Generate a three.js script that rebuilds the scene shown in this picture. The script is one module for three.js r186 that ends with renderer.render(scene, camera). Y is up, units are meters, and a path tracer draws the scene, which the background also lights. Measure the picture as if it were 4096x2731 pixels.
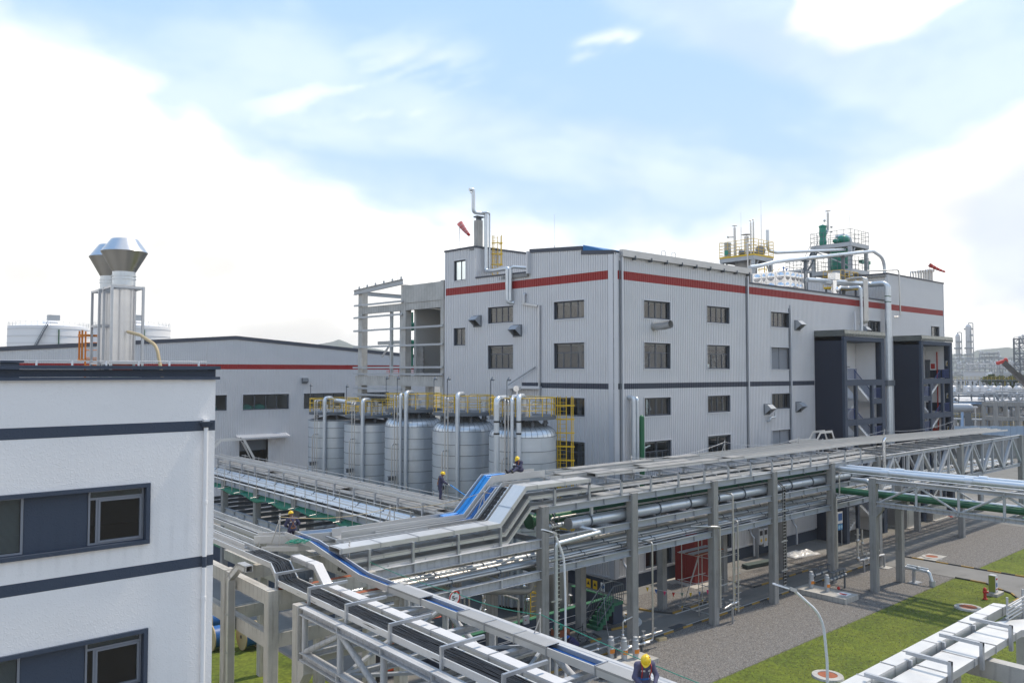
import * as THREE from 'three';
import { MarchingCubes } from 'three/addons/objects/MarchingCubes.js';
import { FontLoader } from 'three/addons/loaders/FontLoader.js';
import { TextGeometry } from 'three/addons/geometries/TextGeometry.js';

// ---------------------------------------------------------------- camera, sky, sun, exposure
// plan coordinates: u runs along the pipe rack (right and away), v across it (left and away), h up; three.js x = u, y = h, z = -v
const scene = new THREE.Scene();
const camera = new THREE.PerspectiveCamera(46.4, 1024 / 682, 0.2, 12000);
{
  const yaw = 49.2 * Math.PI / 180, pitch = 2.18 * Math.PI / 180;
  camera.position.set(0, 16, 0);
  camera.lookAt(Math.cos(yaw) * Math.cos(pitch), 16 + Math.sin(pitch), -Math.sin(yaw) * Math.cos(pitch));
}
const renderer = new THREE.WebGLRenderer({ antialias: true });
renderer.setSize(1024, 682);
renderer.toneMapping = THREE.LinearToneMapping;
renderer.toneMappingExposure = 1.24;
renderer.shadowMap.enabled = true;
renderer.shadowMap.type = THREE.PCFSoftShadowMap;
const SUN = new THREE.Vector3(0.49, 0.87, 0.045).normalize();
const sun = new THREE.DirectionalLight(0xfff1dc, 3.3);
sun.position.set(45 + SUN.x * 260, SUN.y * 260, -40 + SUN.z * 260);
sun.target.position.set(45, 0, -40);
sun.castShadow = true;
sun.shadow.radius = 5;
sun.shadow.mapSize.set(4096, 4096);
Object.assign(sun.shadow.camera, { left: -110, right: 110, top: 110, bottom: -110, near: 20, far: 600 });
sun.shadow.camera.updateProjectionMatrix();
scene.add(sun, sun.target);

// seeded noise
let _s = 1234567;
function rnd() { _s = (_s * 1664525 + 1013904223) >>> 0; return _s / 4294967296; }
const rr = (a, b) => a + (b - a) * rnd();
function hash(x, y, z) { let h = Math.imul(x, 374761393) ^ Math.imul(y, 668265263) ^ Math.imul(z, 2147483647 - 58); h = Math.imul(h ^ (h >>> 13), 1274126177); h ^= h >>> 16; return (h >>> 0) / 4294967296; }
const sm = t => t * t * (3 - 2 * t), mix = (a, b, t) => a + (b - a) * t, cl = (x, a = 0, b = 1) => Math.min(b, Math.max(a, x)), sst = (a, b, x) => sm(cl((x - a) / (b - a)));
function vn2(x, y, per, seed) { const xi = Math.floor(x), yi = Math.floor(y), fx = sm(x - xi), fy = sm(y - yi), m = k => ((k % per) + per) % per; const a = hash(m(xi), m(yi), seed), b = hash(m(xi + 1), m(yi), seed), c = hash(m(xi), m(yi + 1), seed), d = hash(m(xi + 1), m(yi + 1), seed); return mix(mix(a, b, fx), mix(c, d, fx), fy); }
function fbm2(x, y, per, oct, seed) { let s = 0, a = 0.5, n = 0; for (let i = 0; i < oct; i++) { s += a * vn2(x, y, per, seed + i * 17); n += a; a *= 0.5; x *= 2; y *= 2; per *= 2; } return s / n; }
function vn3(x, y, z, seed) { const xi = Math.floor(x), yi = Math.floor(y), zi = Math.floor(z), fx = sm(x - xi), fy = sm(y - yi), fz = sm(z - zi); const H = (i, j, k) => hash(xi + i + seed * 131, yi + j, zi + k); return mix(mix(mix(H(0, 0, 0), H(1, 0, 0), fx), mix(H(0, 1, 0), H(1, 1, 0), fx), fy), mix(mix(H(0, 0, 1), H(1, 0, 1), fx), mix(H(0, 1, 1), H(1, 1, 1), fx), fy), fz); }
function fbm3(x, y, z, oct, seed) { let s = 0, a = 0.5, n = 0; for (let i = 0; i < oct; i++) { s += a * vn3(x, y, z, seed + i); n += a; a *= 0.5; x *= 2.03; y *= 2.03; z *= 2.03; } return s / n; }
{ // sky: blue air with high thin cloud, added to overhead for whiter light, and bright cumulus banks towards the horizon
  const TOP = [[-180, 19], [-60, 24], [-34, 23], [-26, 22.3], [-22, 20.6], [-19, 17.6], [-14.6, 15.4], [-4, 13.8], [7, 11.8], [14, 12], [22, 13.5], [33, 17.5], [60, 19], [180, 19]], W = 2048, Hh = 1024, data = new Float32Array(W * Hh * 4), az0 = -49.2 * Math.PI / 180;
  for (let j = 0; j < Hh; j++) {
    const el = ((j + 0.5) / Hh - 0.5) * Math.PI, e = el * 180 / Math.PI, ce = Math.cos(el), se = Math.sin(el);
    for (let i = 0; i < W; i++) {
      const phi = ((i + 0.5) / W - 0.5) * 2 * Math.PI, x = Math.cos(phi) * ce, z = Math.sin(phi) * ce;
      let az = (phi - az0) * 180 / Math.PI; if (az > 180) az -= 360; if (az < -180) az += 360;
      if (e < -9) { const o = (j * W + i) * 4; data[o] = 0.32; data[o + 1] = 0.33; data[o + 2] = 0.33; data[o + 3] = 1; continue; }
      const k = Math.pow(cl(e / 80), 0.5);
      let r = mix(0.70, 0.17, k), g = mix(0.82, 0.43, k), b = mix(0.93, 0.86, k);
      const q = 1 / (Math.max(se, 0) + 0.2), px = x * q, pz = z * q;
      const n1 = fbm3(x * 5, se * 8, z * 5, 5, 11), n2 = fbm3(x * 2.2, se * 3.4, z * 2.2, 4, 23), st = fbm3(px * 1.1 + pz * 0.5, pz * 2.6 - px * 0.9, 3.1, 5, 5);
      const n3 = fbm3(x * 13 + n1 * 2, se * 24 + n2 * 2, z * 13, 5, 61), nn = (n1 - 0.5) * 12 + (n2 - 0.5) * 8 + (n3 - 0.5) * 9;
      // upper limit of the bright bank (degrees): high on the left, stepping down to the right
      let top = TOP[TOP.length - 1][1]; for (let q2 = 0; q2 < TOP.length - 1; q2++) if (az >= TOP[q2][0] && az < TOP[q2 + 1][0]) { top = mix(TOP[q2][1], TOP[q2 + 1][1], (az - TOP[q2][0]) / (TOP[q2 + 1][0] - TOP[q2][0])); break; }
      let c = 0.55 * sst(2.2, -6.5, e - top + nn * 0.5) + 0.45 * sst(0.5, -4.5, e - top + nn * 0.75);
      c = Math.max(c, mix(0.25, 0.62, sst(32, 55, e)) * sst(0.42, 0.72, st + (n3 - 0.5) * 0.22) * sst(9, 14, e));  // thin cloud thickened overhead, out of view, to whiten the light on walls
      // combed wisps left of the middle and a small one near the top
      const wx = (az + 11) * 0.93 + (e - 19) * 1.1, wy = (e - 19) - (az + 11) * 0.28, wn = fbm3(az * 0.2 + e * 0.1 + n3, e * 0.9 - az * 0.25 + n1 * 2, 2.2, 5, 40);
      c = Math.max(c, 0.5 * sst(15, 4, Math.abs(wx)) * sst(5.2, 0.2, Math.abs(wy)) * sst(0.34, 0.74, wn));
      c = Math.max(c, 0.6 * sst(3.4, 1.2, Math.abs(az - 7)) * sst(1.1, 0.2, Math.abs(e - 22.6 - (az - 7) * 0.22)) * sst(0.35, 0.6, wn));
      // separate cumulus high on the right
      const dx = (az - 29.5) / 9, dy = (e - 27.3 - (az - 29.5) * 0.3) / 5.4;
      c = Math.max(c, 1.1 * sst(1.15, 0.8, Math.sqrt(dx * dx + dy * dy) + (n1 - 0.5) * 0.9 + (n2 - 0.5) * 0.4 + (n3 - 0.5) * 0.5));
      // grey-blue shaded cloud bellies low on the right
      const gx = (az - 34) / 5.5, gy = (e - 8) / 5.5;
      const gr = sst(1.1, 0.5, Math.sqrt(gx * gx + gy * gy) + (n1 - 0.5) * 1.5) * 0.8;
      c = cl(c);
      const lum = mix(0.86, 1.3, sst(0.3, 0.62, n1 * 0.6 + n3 * 0.4)) * (1 + 0.25 * sst(50, 0, Math.hypot(az - 40, e - 60)));
      r = mix(r, lum, c); g = mix(g, lum * 0.985, c); b = mix(b, lum * 0.95, c);
      r = mix(r, 0.66, gr); g = mix(g, 0.74, gr); b = mix(b, 0.86, gr);
      if (e < 0) { const d = sst(0, -8, e); r = mix(r, 0.32, d); g = mix(g, 0.33, d); b = mix(b, 0.33, d); }
      const o = (j * W + i) * 4; data[o] = r; data[o + 1] = g; data[o + 2] = b; data[o + 3] = 1;
    }
  }
  const t = new THREE.DataTexture(data, W, Hh, THREE.RGBAFormat, THREE.FloatType);
  t.mapping = THREE.EquirectangularReflectionMapping; t.magFilter = THREE.LinearFilter; t.minFilter = THREE.LinearFilter; t.wrapS = THREE.RepeatWrapping; t.needsUpdate = true;
  scene.background = t; scene.environment = t; scene.environmentIntensity = 1;
}
scene.fog = new THREE.FogExp2(0xffffff, 0.00022);

// ---------------------------------------------------------------- geometry helpers, all in [u, v, h]
const A3 = (a, b) => [a[0] + b[0], a[1] + b[1], a[2] + b[2]], S3 = (a, b) => [a[0] - b[0], a[1] - b[1], a[2] - b[2]], M3 = (a, k) => [a[0] * k, a[1] * k, a[2] * k];
const D3 = (a, b) => a[0] * b[0] + a[1] * b[1] + a[2] * b[2], X3 = (a, b) => [a[1] * b[2] - a[2] * b[1], a[2] * b[0] - a[0] * b[2], a[0] * b[1] - a[1] * b[0]];
const L3 = a => Math.hypot(a[0], a[1], a[2]), N3 = a => { const l = L3(a) || 1; return [a[0] / l, a[1] / l, a[2] / l]; };
const lerp3 = (a, b, t) => [mix(a[0], b[0], t), mix(a[1], b[1], t), mix(a[2], b[2], t)];
class GB {
  constructor() { this.p = []; this.n = []; }
  tri(a, b, c, na, nb, nc) { if (!na) { na = nb = nc = N3(X3(S3(b, a), S3(c, a))); } this.p.push(...a, ...b, ...c); this.n.push(...na, ...nb, ...nc); return this; }
  quad(a, b, c, d, n) { if (n) { this.tri(a, b, c, n[0], n[1], n[2]); this.tri(a, c, d, n[0], n[2], n[3]); } else { this.tri(a, b, c); this.tri(a, c, d); } return this; }
  hexa(c) { // 8 corners: 0-3 bottom ccw from above, 4-7 top
    this.quad(c[4], c[5], c[6], c[7]); this.quad(c[3], c[2], c[1], c[0]);
    for (let i = 0; i < 4; i++) { const j = (i + 1) % 4; this.quad(c[i], c[j], c[j + 4], c[i + 4]); } return this;
  }
  box(u0, u1, v0, v1, h0, h1) { return this.hexa([[u0, v0, h0], [u1, v0, h0], [u1, v1, h0], [u0, v1, h0], [u0, v0, h1], [u1, v0, h1], [u1, v1, h1], [u0, v1, h1]]); }
  // box in a wall frame: s along, d outwards, h up
  wbox(f, s0, s1, d0, d1, h0, h1) { const q = (s, d, h) => f.p(s, d, h); return this.hexa([q(s0, d1, h0), q(s1, d1, h0), q(s1, d0, h0), q(s0, d0, h0), q(s0, d1, h1), q(s1, d1, h1), q(s1, d0, h1), q(s0, d0, h1)]); }
  sweep(prof, pts, o = {}) {
    const n = pts.length, hint = o.up || [0, 0, 1], T = [];
    for (let i = 0; i < n - 1; i++) T.push(N3(S3(pts[i + 1], pts[i])));
    const m = prof.length;
    for (let i = 0; i < n - 1; i++) {
      const t = T[i]; let hu = hint; if (Math.abs(D3(t, hu)) > 0.985) hu = o.up2 || [0, 1, 0];
      const l = N3(X3(t, hu)), nn = X3(l, t), ma = i > 0 ? N3(A3(T[i - 1], t)) : t, mb = i < n - 2 ? N3(A3(t, T[i + 1])) : t;
      const ring = (V, mm) => prof.map(([a, b]) => { const p = A3(V, A3(M3(l, a), M3(nn, b))); return A3(p, M3(t, D3(S3(V, p), mm) / Math.max(0.3, D3(t, mm)))); });
      const r0 = ring(pts[i], ma), r1 = ring(pts[i + 1], mb), nr = o.smooth ? prof.map(([a, b]) => N3(A3(M3(l, a), M3(nn, b)))) : null;
      for (let k = 0; k < m; k++) { const j = (k + 1) % m; this.quad(r0[k], r1[k], r1[j], r0[j], nr && [nr[k], nr[k], nr[j], nr[j]]); }
      if (!o.open) {
        const cap = (r, f) => { if (o.fan === false) return; for (let k = 1; k < m - 1; k++) f ? this.tri(r[0], r[k + 1], r[k]) : this.tri(r[0], r[k], r[k + 1]); };
        if (i === 0) cap(r0, false); if (i === n - 2) cap(r1, true);
      }
    }
    return this;
  }
  bar(a, b, w, d, up) { const x = w / 2, y = d / 2; return this.sweep([[-x, -y], [x, -y], [x, y], [-x, y]], [a, b], { up }); }
  path(pts, w, d, up) { const x = w / 2, y = d / 2; return this.sweep([[-x, -y], [x, -y], [x, y], [-x, y]], pts, { up }); }
  ibeam(a, b, w, d, tf = 0.03, tw = 0.02, up) { const x = w / 2, y = d / 2; for (const q of [[[-x, -y], [x, -y], [x, -y + tf], [-x, -y + tf]], [[-x, y - tf], [x, y - tf], [x, y], [-x, y]], [[-tw / 2, -y + tf], [tw / 2, -y + tf], [tw / 2, y - tf], [-tw / 2, y - tf]]]) this.sweep(q, [a, b], { up }); return this; }
  pipe(pts, r, o = {}) { const k = o.seg || 10, c = []; for (let i = 0; i < k; i++) { const a = i / k * 2 * Math.PI; c.push([Math.cos(a) * r, Math.sin(a) * r]); } return this.sweep(c, o.bend ? bend(pts, o.bend, o.bk || 5) : pts, { smooth: true, open: o.open }); }
  // solid of revolution about a vertical axis: prof [[r, h], ...] from bottom to top
  lathe(cu, cv, prof, k = 24, o = {}) {
    const a0 = o.a0 || 0, a1 = o.a1 === undefined ? 2 * Math.PI : o.a1, P = (r, h, a) => [cu + r * Math.cos(a), cv + r * Math.sin(a), h];
    const pn = []; for (let i = 0; i < prof.length - 1; i++) { const dr = prof[i + 1][0] - prof[i][0], dh = prof[i + 1][1] - prof[i][1], l = Math.hypot(dr, dh) || 1; pn.push([dh / l, -dr / l]); }
    const vnm = (i, e) => { if (!o.smooth) return pn[i]; const q = e ? Math.min(i + 1, pn.length - 1) : Math.max(i - 1, 0), s = [pn[i][0] + pn[q][0], pn[i][1] + pn[q][1]], l = Math.hypot(...s) || 1; return [s[0] / l, s[1] / l]; };
    for (let i = 0; i < prof.length - 1; i++) {
      const n0 = vnm(i, 0), n1 = vnm(i, 1);
      for (let j = 0; j < k; j++) {
        const a = mix(a0, a1, j / k), b = mix(a0, a1, (j + 1) / k), nv = (n, t) => [n[0] * Math.cos(t), n[0] * Math.sin(t), n[1]];
        this.quad(P(...prof[i], a), P(...prof[i], b), P(...prof[i + 1], b), P(...prof[i + 1], a), o.flat ? null : [nv(n0, a), nv(n0, b), nv(n1, b), nv(n1, a)]);
      }
    }
    return this;
  }
  ball(c, r, k = 10, sc = [1, 1, 1]) { const f = (i, j) => { const a = i / k * 2 * Math.PI, e = (j / (k / 2 | 0) - 0.5) * Math.PI; return [Math.cos(a) * Math.cos(e), Math.sin(a) * Math.cos(e), Math.sin(e)]; }, q = d => A3(c, [d[0] * r * sc[0], d[1] * r * sc[1], d[2] * r * sc[2]]); for (let j = 0; j < (k / 2 | 0); j++) for (let i = 0; i < k; i++) { const d = [f(i, j), f(i + 1, j), f(i + 1, j + 1), f(i, j + 1)]; this.quad(q(d[0]), q(d[1]), q(d[2]), q(d[3]), d); } return this; }
  poly(pts, h0, h1) { // horizontal polygon (ccw) with thickness
    const tr = THREE.ShapeUtils.triangulateShape(pts.map(p => new THREE.Vector2(p[0], p[1])), []);
    for (const [a, b, c] of tr) { this.tri([...pts[a], h1], [...pts[b], h1], [...pts[c], h1]); }
    if (h0 < h1) for (let i = 0; i < pts.length; i++) { const j = (i + 1) % pts.length; this.quad([...pts[i], h0], [...pts[j], h0], [...pts[j], h1], [...pts[i], h1]); }
    return this;
  }
  geo(base = [0, 0, 0]) {
    const k = this.p.length / 3, P = new Float32Array(k * 3), N = new Float32Array(k * 3), U = new Float32Array(k * 2), p = this.p, n = this.n;
    for (let i = 0; i < k; i++) {
      const o = i * 3, u = p[o], v = p[o + 1], h = p[o + 2];
      P[o] = u - base[0]; P[o + 1] = h - base[2]; P[o + 2] = -(v - base[1]); N[o] = n[o]; N[o + 1] = n[o + 2]; N[o + 2] = -n[o + 1];
    }
    for (let i = 0; i < k; i += 3) {
      const o = i * 3, a = [p[o + 3] - p[o], p[o + 4] - p[o + 1], p[o + 5] - p[o + 2]], b = [p[o + 6] - p[o], p[o + 7] - p[o + 1], p[o + 8] - p[o + 2]], f = X3(a, b), x = Math.abs(f[0]), y = Math.abs(f[1]), z = Math.abs(f[2]);
      for (let j = 0; j < 3; j++) { const q = (i + j) * 3, w = (i + j) * 2; if (z >= x && z >= y) { U[w] = p[q]; U[w + 1] = p[q + 1]; } else if (x >= y) { U[w] = p[q + 1]; U[w + 1] = p[q + 2]; } else { U[w] = p[q]; U[w + 1] = p[q + 2]; } }
    }
    const g = new THREE.BufferGeometry(); g.setAttribute('position', new THREE.BufferAttribute(P, 3)); g.setAttribute('normal', new THREE.BufferAttribute(N, 3)); g.setAttribute('uv', new THREE.BufferAttribute(U, 2)); return g;
  }
}
const gb = () => new GB();
function bend(pts, r, k = 5) { // round the corners of a polyline
  const out = [pts[0]];
  for (let i = 1; i < pts.length - 1; i++) {
    const a = N3(S3(pts[i - 1], pts[i])), b = N3(S3(pts[i + 1], pts[i])), ang = Math.acos(cl(D3(a, b), -1, 1)); if (ang > 3.1) { out.push(pts[i]); continue; }
    const la = L3(S3(pts[i - 1], pts[i])), lb = L3(S3(pts[i + 1], pts[i])), d = Math.min(r / Math.tan(ang / 2), la * 0.48, lb * 0.48), p0 = A3(pts[i], M3(a, d)), p1 = A3(pts[i], M3(b, d));
    for (let j = 0; j <= k; j++) { const t = j / k; out.push(lerp3(lerp3(p0, pts[i], t), lerp3(pts[i], p1, t), t)); }
  }
  out.push(pts[pts.length - 1]); return out;
}
function wf(A, B) { const L = Math.hypot(B[0] - A[0], B[1] - A[1]), d = [(B[0] - A[0]) / L, (B[1] - A[1]) / L], n = [d[1], -d[0]]; return { L, d, n, p: (s, o, h) => [A[0] + d[0] * s + n[0] * o, A[1] + d[1] * s + n[1] * o, h] }; }

// ---------------------------------------------------------------- objects
const used = {};
function numbered(name) { if (used[name] === undefined) { used[name] = 0; return name; } used[name]++; return name + '_' + String(used[name]).padStart(3, '0'); }
function meta(o, label, category, group, kind) { if (label) o.userData.label = label; if (category) o.userData.category = category; if (group) o.userData.group = group; if (kind) o.userData.kind = kind; return o; }
function thing(name, label, category, base, group) { const o = new THREE.Group(); o.name = numbered(name); o.position.set(base[0], base[2], -base[1]); o.base = base; scene.add(o); return meta(o, label, category, group); }
function part(parent, name, g, mat, ud) { const m = new THREE.Mesh(g.isBufferGeometry ? g : g.geo(parent.base), mat); m.name = name; m.castShadow = m.receiveShadow = true; m.base = parent.base; parent.add(m); if (ud) Object.assign(m.userData, ud); return m; }
function solo(name, label, category, g, mat, base, group, kind) { base = base || [g.p[0], g.p[1], g.p[2]]; const m = new THREE.Mesh(g.geo(base), mat); m.name = numbered(name); m.position.set(base[0], base[2], -base[1]); m.base = base; m.castShadow = m.receiveShadow = true; scene.add(m); return meta(m, label, category, group, kind); }
function ground(name, g, mat) { const m = new THREE.Mesh(g.geo(), mat); m.name = numbered(name); m.castShadow = m.receiveShadow = true; m.base = [0, 0, 0]; m.userData.kind = 'structure'; scene.add(m); return m; }
function copy(o, base, label) { const c = o.clone(); c.name = numbered(o.name.replace(/_\d{3}$/, '')); c.position.set(base[0], base[2], -base[1]); c.base = base; scene.add(c); if (label) c.userData.label = label; return c; }

// ---------------------------------------------------------------- materials
function tex(size, metres, fn, srgb = false) {
  const d = new Uint8Array(size * size * 4);
  for (let j = 0; j < size; j++) for (let i = 0; i < size; i++) { const c = fn(i / size, j / size), o = (j * size + i) * 4; for (let k = 0; k < 3; k++) d[o + k] = cl(typeof c === 'number' ? c : c[k]) * 255; d[o + 3] = 255; }
  const t = new THREE.DataTexture(d, size, size, THREE.RGBAFormat); t.wrapS = t.wrapT = THREE.RepeatWrapping; t.magFilter = THREE.LinearFilter; t.minFilter = THREE.LinearMipmapLinearFilter; t.generateMipmaps = true; t.repeat.set(1 / metres, 1 / metres); if (srgb) t.colorSpace = THREE.SRGBColorSpace; t.needsUpdate = true; return t;
}
const lin = (r, g, b) => new THREE.Color().setRGB(r, g === undefined ? r : g, b === undefined ? r : b);
const T = {};
T.conc = tex(512, 3.2, (x, y) => { const n = fbm2(x * 4, y * 4, 4, 5, 1), s = fbm2(x * 24, y * 3, 3, 3, 9), f = vn2(x * 128, y * 128, 128, 4); return 0.62 + 0.42 * n - 0.16 * sst(0.55, 0.75, s) + 0.07 * (f - 0.5); });
T.concB = tex(256, 1.6, (x, y) => 0.5 * fbm2(x * 16, y * 16, 16, 4, 3) + 0.5 * vn2(x * 64, y * 64, 64, 5));
T.plasterB = tex(512, 1.6, (x, y) => 0.45 * fbm2(x * 20, y * 20, 20, 3, 31) + 0.55 * sst(0.62, 0.9, vn2(x * 52, y * 52, 52, 33)));
T.plaster = tex(512, 5, (x, y) => 0.91 + 0.09 * fbm2(x * 3, y * 6, 3, 5, 14) - 0.06 * sst(0.5, 0.8, fbm2(x * 24, y * 2, 2, 3, 15)));
T.metal = tex(512, 2.3, (x, y) => 0.88 + 0.12 * fbm2(x * 3, y * 9, 3, 5, 21) + 0.03 * (vn2(x * 90, y * 90, 90, 25) - 0.5));
T.metalR = tex(256, 1.7, (x, y) => [0, 0.78 + 0.3 * (fbm2(x * 5, y * 5, 5, 5, 27) - 0.35), 1]);
T.roughB = tex(256, 0.9, (x, y) => fbm2(x * 12, y * 12, 12, 4, 41));
T.rust = tex(256, 1.3, (x, y) => { const n = fbm2(x * 6, y * 6, 6, 5, 51); return [0.75 + 0.35 * n, 0.6 + 0.5 * n, 0.5 + 0.6 * n]; });
T.road = tex(512, 6, (x, y) => 0.80 + 0.22 * fbm2(x * 5, y * 5, 5, 5, 61) + 0.10 * (vn2(x * 200, y * 200, 200, 62) - 0.5) - 0.10 * sst(0.6, 0.8, fbm2(x * 3, y * 9, 3, 4, 63)));
{ // crushed stone: one cell per pebble
  const N = 130, cells = []; for (let i = 0; i < N * N; i++) { const g = Math.pow(hash(i, 3, 7), 1.3); const w = hash(i, 5, 7) - 0.5; cells.push([hash(i, 1, 7), hash(i, 2, 7), 0.34 + 0.6 * g, w]); }
  const f = (x, y) => { const X = x * N, Y = y * N, xi = Math.floor(X), yi = Math.floor(Y); let b = 9, c = null, b2 = 9; for (let j = -1; j <= 1; j++) for (let i = -1; i <= 1; i++) { const k = cells[((yi + j + N) % N) * N + (xi + i + N) % N], dx = xi + i + k[0] - X, dy = yi + j + k[1] - Y, d = dx * dx + dy * dy; if (d < b) { b2 = b; b = d; c = k; } else if (d < b2) b2 = d; } return [c, Math.sqrt(b), Math.sqrt(b2)]; };
  T.gravel = tex(1024, 6.5, (x, y) => { const [c, d, d2] = f(x, y), e = sst(0.0, 0.16, d2 - d), g = c[2] * (0.45 + 0.55 * e); return [g * (1 + 0.10 * c[3]), g, g * (1 - 0.10 * c[3])]; });
  T.gravelB = tex(512, 6.5, (x, y) => { const [c, d, d2] = f(x, y); return cl((d2 - d) * 1.6) * (0.5 + 0.5 * c[2]); });
}
T.grass = tex(1024, 9, (x, y) => { const n = fbm2(x * 6, y * 6, 6, 4, 71), s = fbm2(x * 60, y * 60, 60, 4, 72), d = sst(0.62, 0.75, fbm2(x * 4, y * 4, 4, 4, 75)); const g = 0.45 + 0.75 * (s - 0.2) + 0.35 * (n - 0.5); return [g * mix(0.62, 0.80, n) + d * 0.12, g * mix(0.80, 0.84, n) + d * 0.02, g * 0.25 + d * 0.05]; });
function mat(c, o = {}) { const { phys, ...q } = o; return new (phys ? THREE.MeshPhysicalMaterial : THREE.MeshStandardMaterial)(Object.assign({ color: c, roughness: 0.7, metalness: 0, side: THREE.DoubleSide }, q)); }
const MT = {
  clad: mat(lin(0.60, 0.605, 0.625), { roughness: 0.42, metalness: 0.15, map: T.plaster }), cladRed: mat(lin(0.30, 0.014, 0.014), { roughness: 0.45 }), cladNavy: mat(lin(0.035, 0.045, 0.07), { roughness: 0.5 }),
  trim: mat(lin(0.52, 0.54, 0.58), { roughness: 0.4, metalness: 0.3 }), coping: mat(lin(0.05, 0.058, 0.08), { roughness: 0.55 }), gutter: mat(lin(0.5, 0.5, 0.5), { metalness: 0.7, roughness: 0.45, map: T.metal }),
  jamb: mat(lin(0.055, 0.065, 0.085), { roughness: 0.5 }), frame: mat(lin(0.10, 0.115, 0.14), { roughness: 0.45, metalness: 0.3 }),
  glass: mat(lin(0.72, 0.82, 0.86), { phys: 1, roughness: 0.03, transmission: 1, thickness: 0, ior: 1.9, specularIntensity: 1 }),
  inside: mat(lin(0.42, 0.42, 0.41), { roughness: 0.9 }), insideDark: mat(lin(0.10, 0.10, 0.11), { roughness: 0.9 }),
  white: mat(lin(0.78, 0.775, 0.78), { roughness: 0.8, map: T.plaster, bumpMap: T.plasterB, bumpScale: 0.005 }), whiteFlat: mat(lin(0.74, 0.74, 0.75), { roughness: 0.7 }),
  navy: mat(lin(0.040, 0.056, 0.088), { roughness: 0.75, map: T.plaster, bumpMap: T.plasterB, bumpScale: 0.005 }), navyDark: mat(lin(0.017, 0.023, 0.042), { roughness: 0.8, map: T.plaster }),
  conc: mat(lin(0.46, 0.445, 0.415), { roughness: 0.9, map: T.conc, bumpMap: T.concB, bumpScale: 0.004 }), concGrey: mat(lin(0.29, 0.287, 0.28), { roughness: 0.9, map: T.conc, bumpMap: T.concB, bumpScale: 0.004 }),
  steel: mat(lin(0.36, 0.385, 0.42), { roughness: 0.5, metalness: 0.2, map: T.metal }), steelDark: mat(lin(0.13, 0.15, 0.175), { roughness: 0.5, metalness: 0.3, map: T.metal }), fireproof: mat(lin(0.47, 0.48, 0.50), { roughness: 0.75, map: T.conc, bumpMap: T.roughB, bumpScale: 0.012 }),
  galv: mat(lin(0.50, 0.52, 0.55), { metalness: 0.75, roughness: 0.5, map: T.metal, roughnessMap: T.metalR }), alu: mat(lin(0.74, 0.75, 0.77), { metalness: 0.85, roughness: 0.42, map: T.metal, roughnessMap: T.metalR }), tray: mat(lin(0.66, 0.655, 0.645), { metalness: 0.55, roughness: 0.5, map: T.metal, roughnessMap: T.metalR }),
  jacket: mat(lin(0.60, 0.645, 0.69), { metalness: 0.55, roughness: 0.42, map: T.metal, roughnessMap: T.metalR }), steelPipe: mat(lin(0.58, 0.57, 0.555), { metalness: 0.8, roughness: 0.42, map: T.metal }),
  stain: mat(lin(0.78, 0.78, 0.79), { metalness: 0.95, roughness: 0.2 }),
  green: mat(lin(0.008, 0.085, 0.035), { roughness: 0.35 }), yellow: mat(lin(0.62, 0.40, 0.012), { roughness: 0.45 }), orange: mat(lin(0.62, 0.20, 0.02), { roughness: 0.5 }), red: mat(lin(0.42, 0.02, 0.015), { roughness: 0.55 }), black: mat(lin(0.012, 0.012, 0.014), { roughness: 0.45 }), dark: mat(lin(0.03, 0.032, 0.036), { roughness: 0.8 }),
  blue: mat(lin(0.02, 0.24, 0.62), { roughness: 0.35 }), blueD: mat(lin(0.015, 0.10, 0.32), { roughness: 0.4 }), net: mat(lin(0.01, 0.17, 0.11), { roughness: 0.6 }), tarp: mat(lin(0.012, 0.22, 0.15), { roughness: 0.4 }), rust: mat(lin(0.30, 0.10, 0.05), { roughness: 0.9, map: T.rust }), beige: mat(lin(0.42, 0.33, 0.19), { roughness: 0.6 }), pit: mat(lin(0.03, 0.15, 0.08), { roughness: 0.6, map: T.plaster }),
  road: mat(lin(0.20, 0.196, 0.188), { roughness: 0.95, map: T.road }), gravel: mat(lin(0.30, 0.283, 0.268), { roughness: 1, map: T.gravel, bumpMap: T.gravelB, bumpScale: 0.03, vertexColors: false }), grass: mat(lin(0.20, 0.225, 0.055), { roughness: 1, map: T.grass }), earth: mat(lin(0.17, 0.165, 0.15), { roughness: 1, map: T.road }), kerbY: mat(lin(0.32, 0.20, 0.05), { roughness: 0.85 }), kerbB: mat(lin(0.06, 0.06, 0.06), { roughness: 0.85 }), paint: mat(lin(0.55, 0.55, 0.54), { roughness: 0.9 })
};
MT.jacketB = mat(lin(0.57, 0.62, 0.665), { metalness: 0.55, roughness: 0.46, map: T.metal, roughnessMap: T.metalR }); MT.jacketC = mat(lin(0.625, 0.665, 0.70), { metalness: 0.55, roughness: 0.4, map: T.metal, roughnessMap: T.metalR }); MT.jacketD = mat(lin(0.36, 0.36, 0.36), { metalness: 0.5, roughness: 0.6, map: T.metal });
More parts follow.
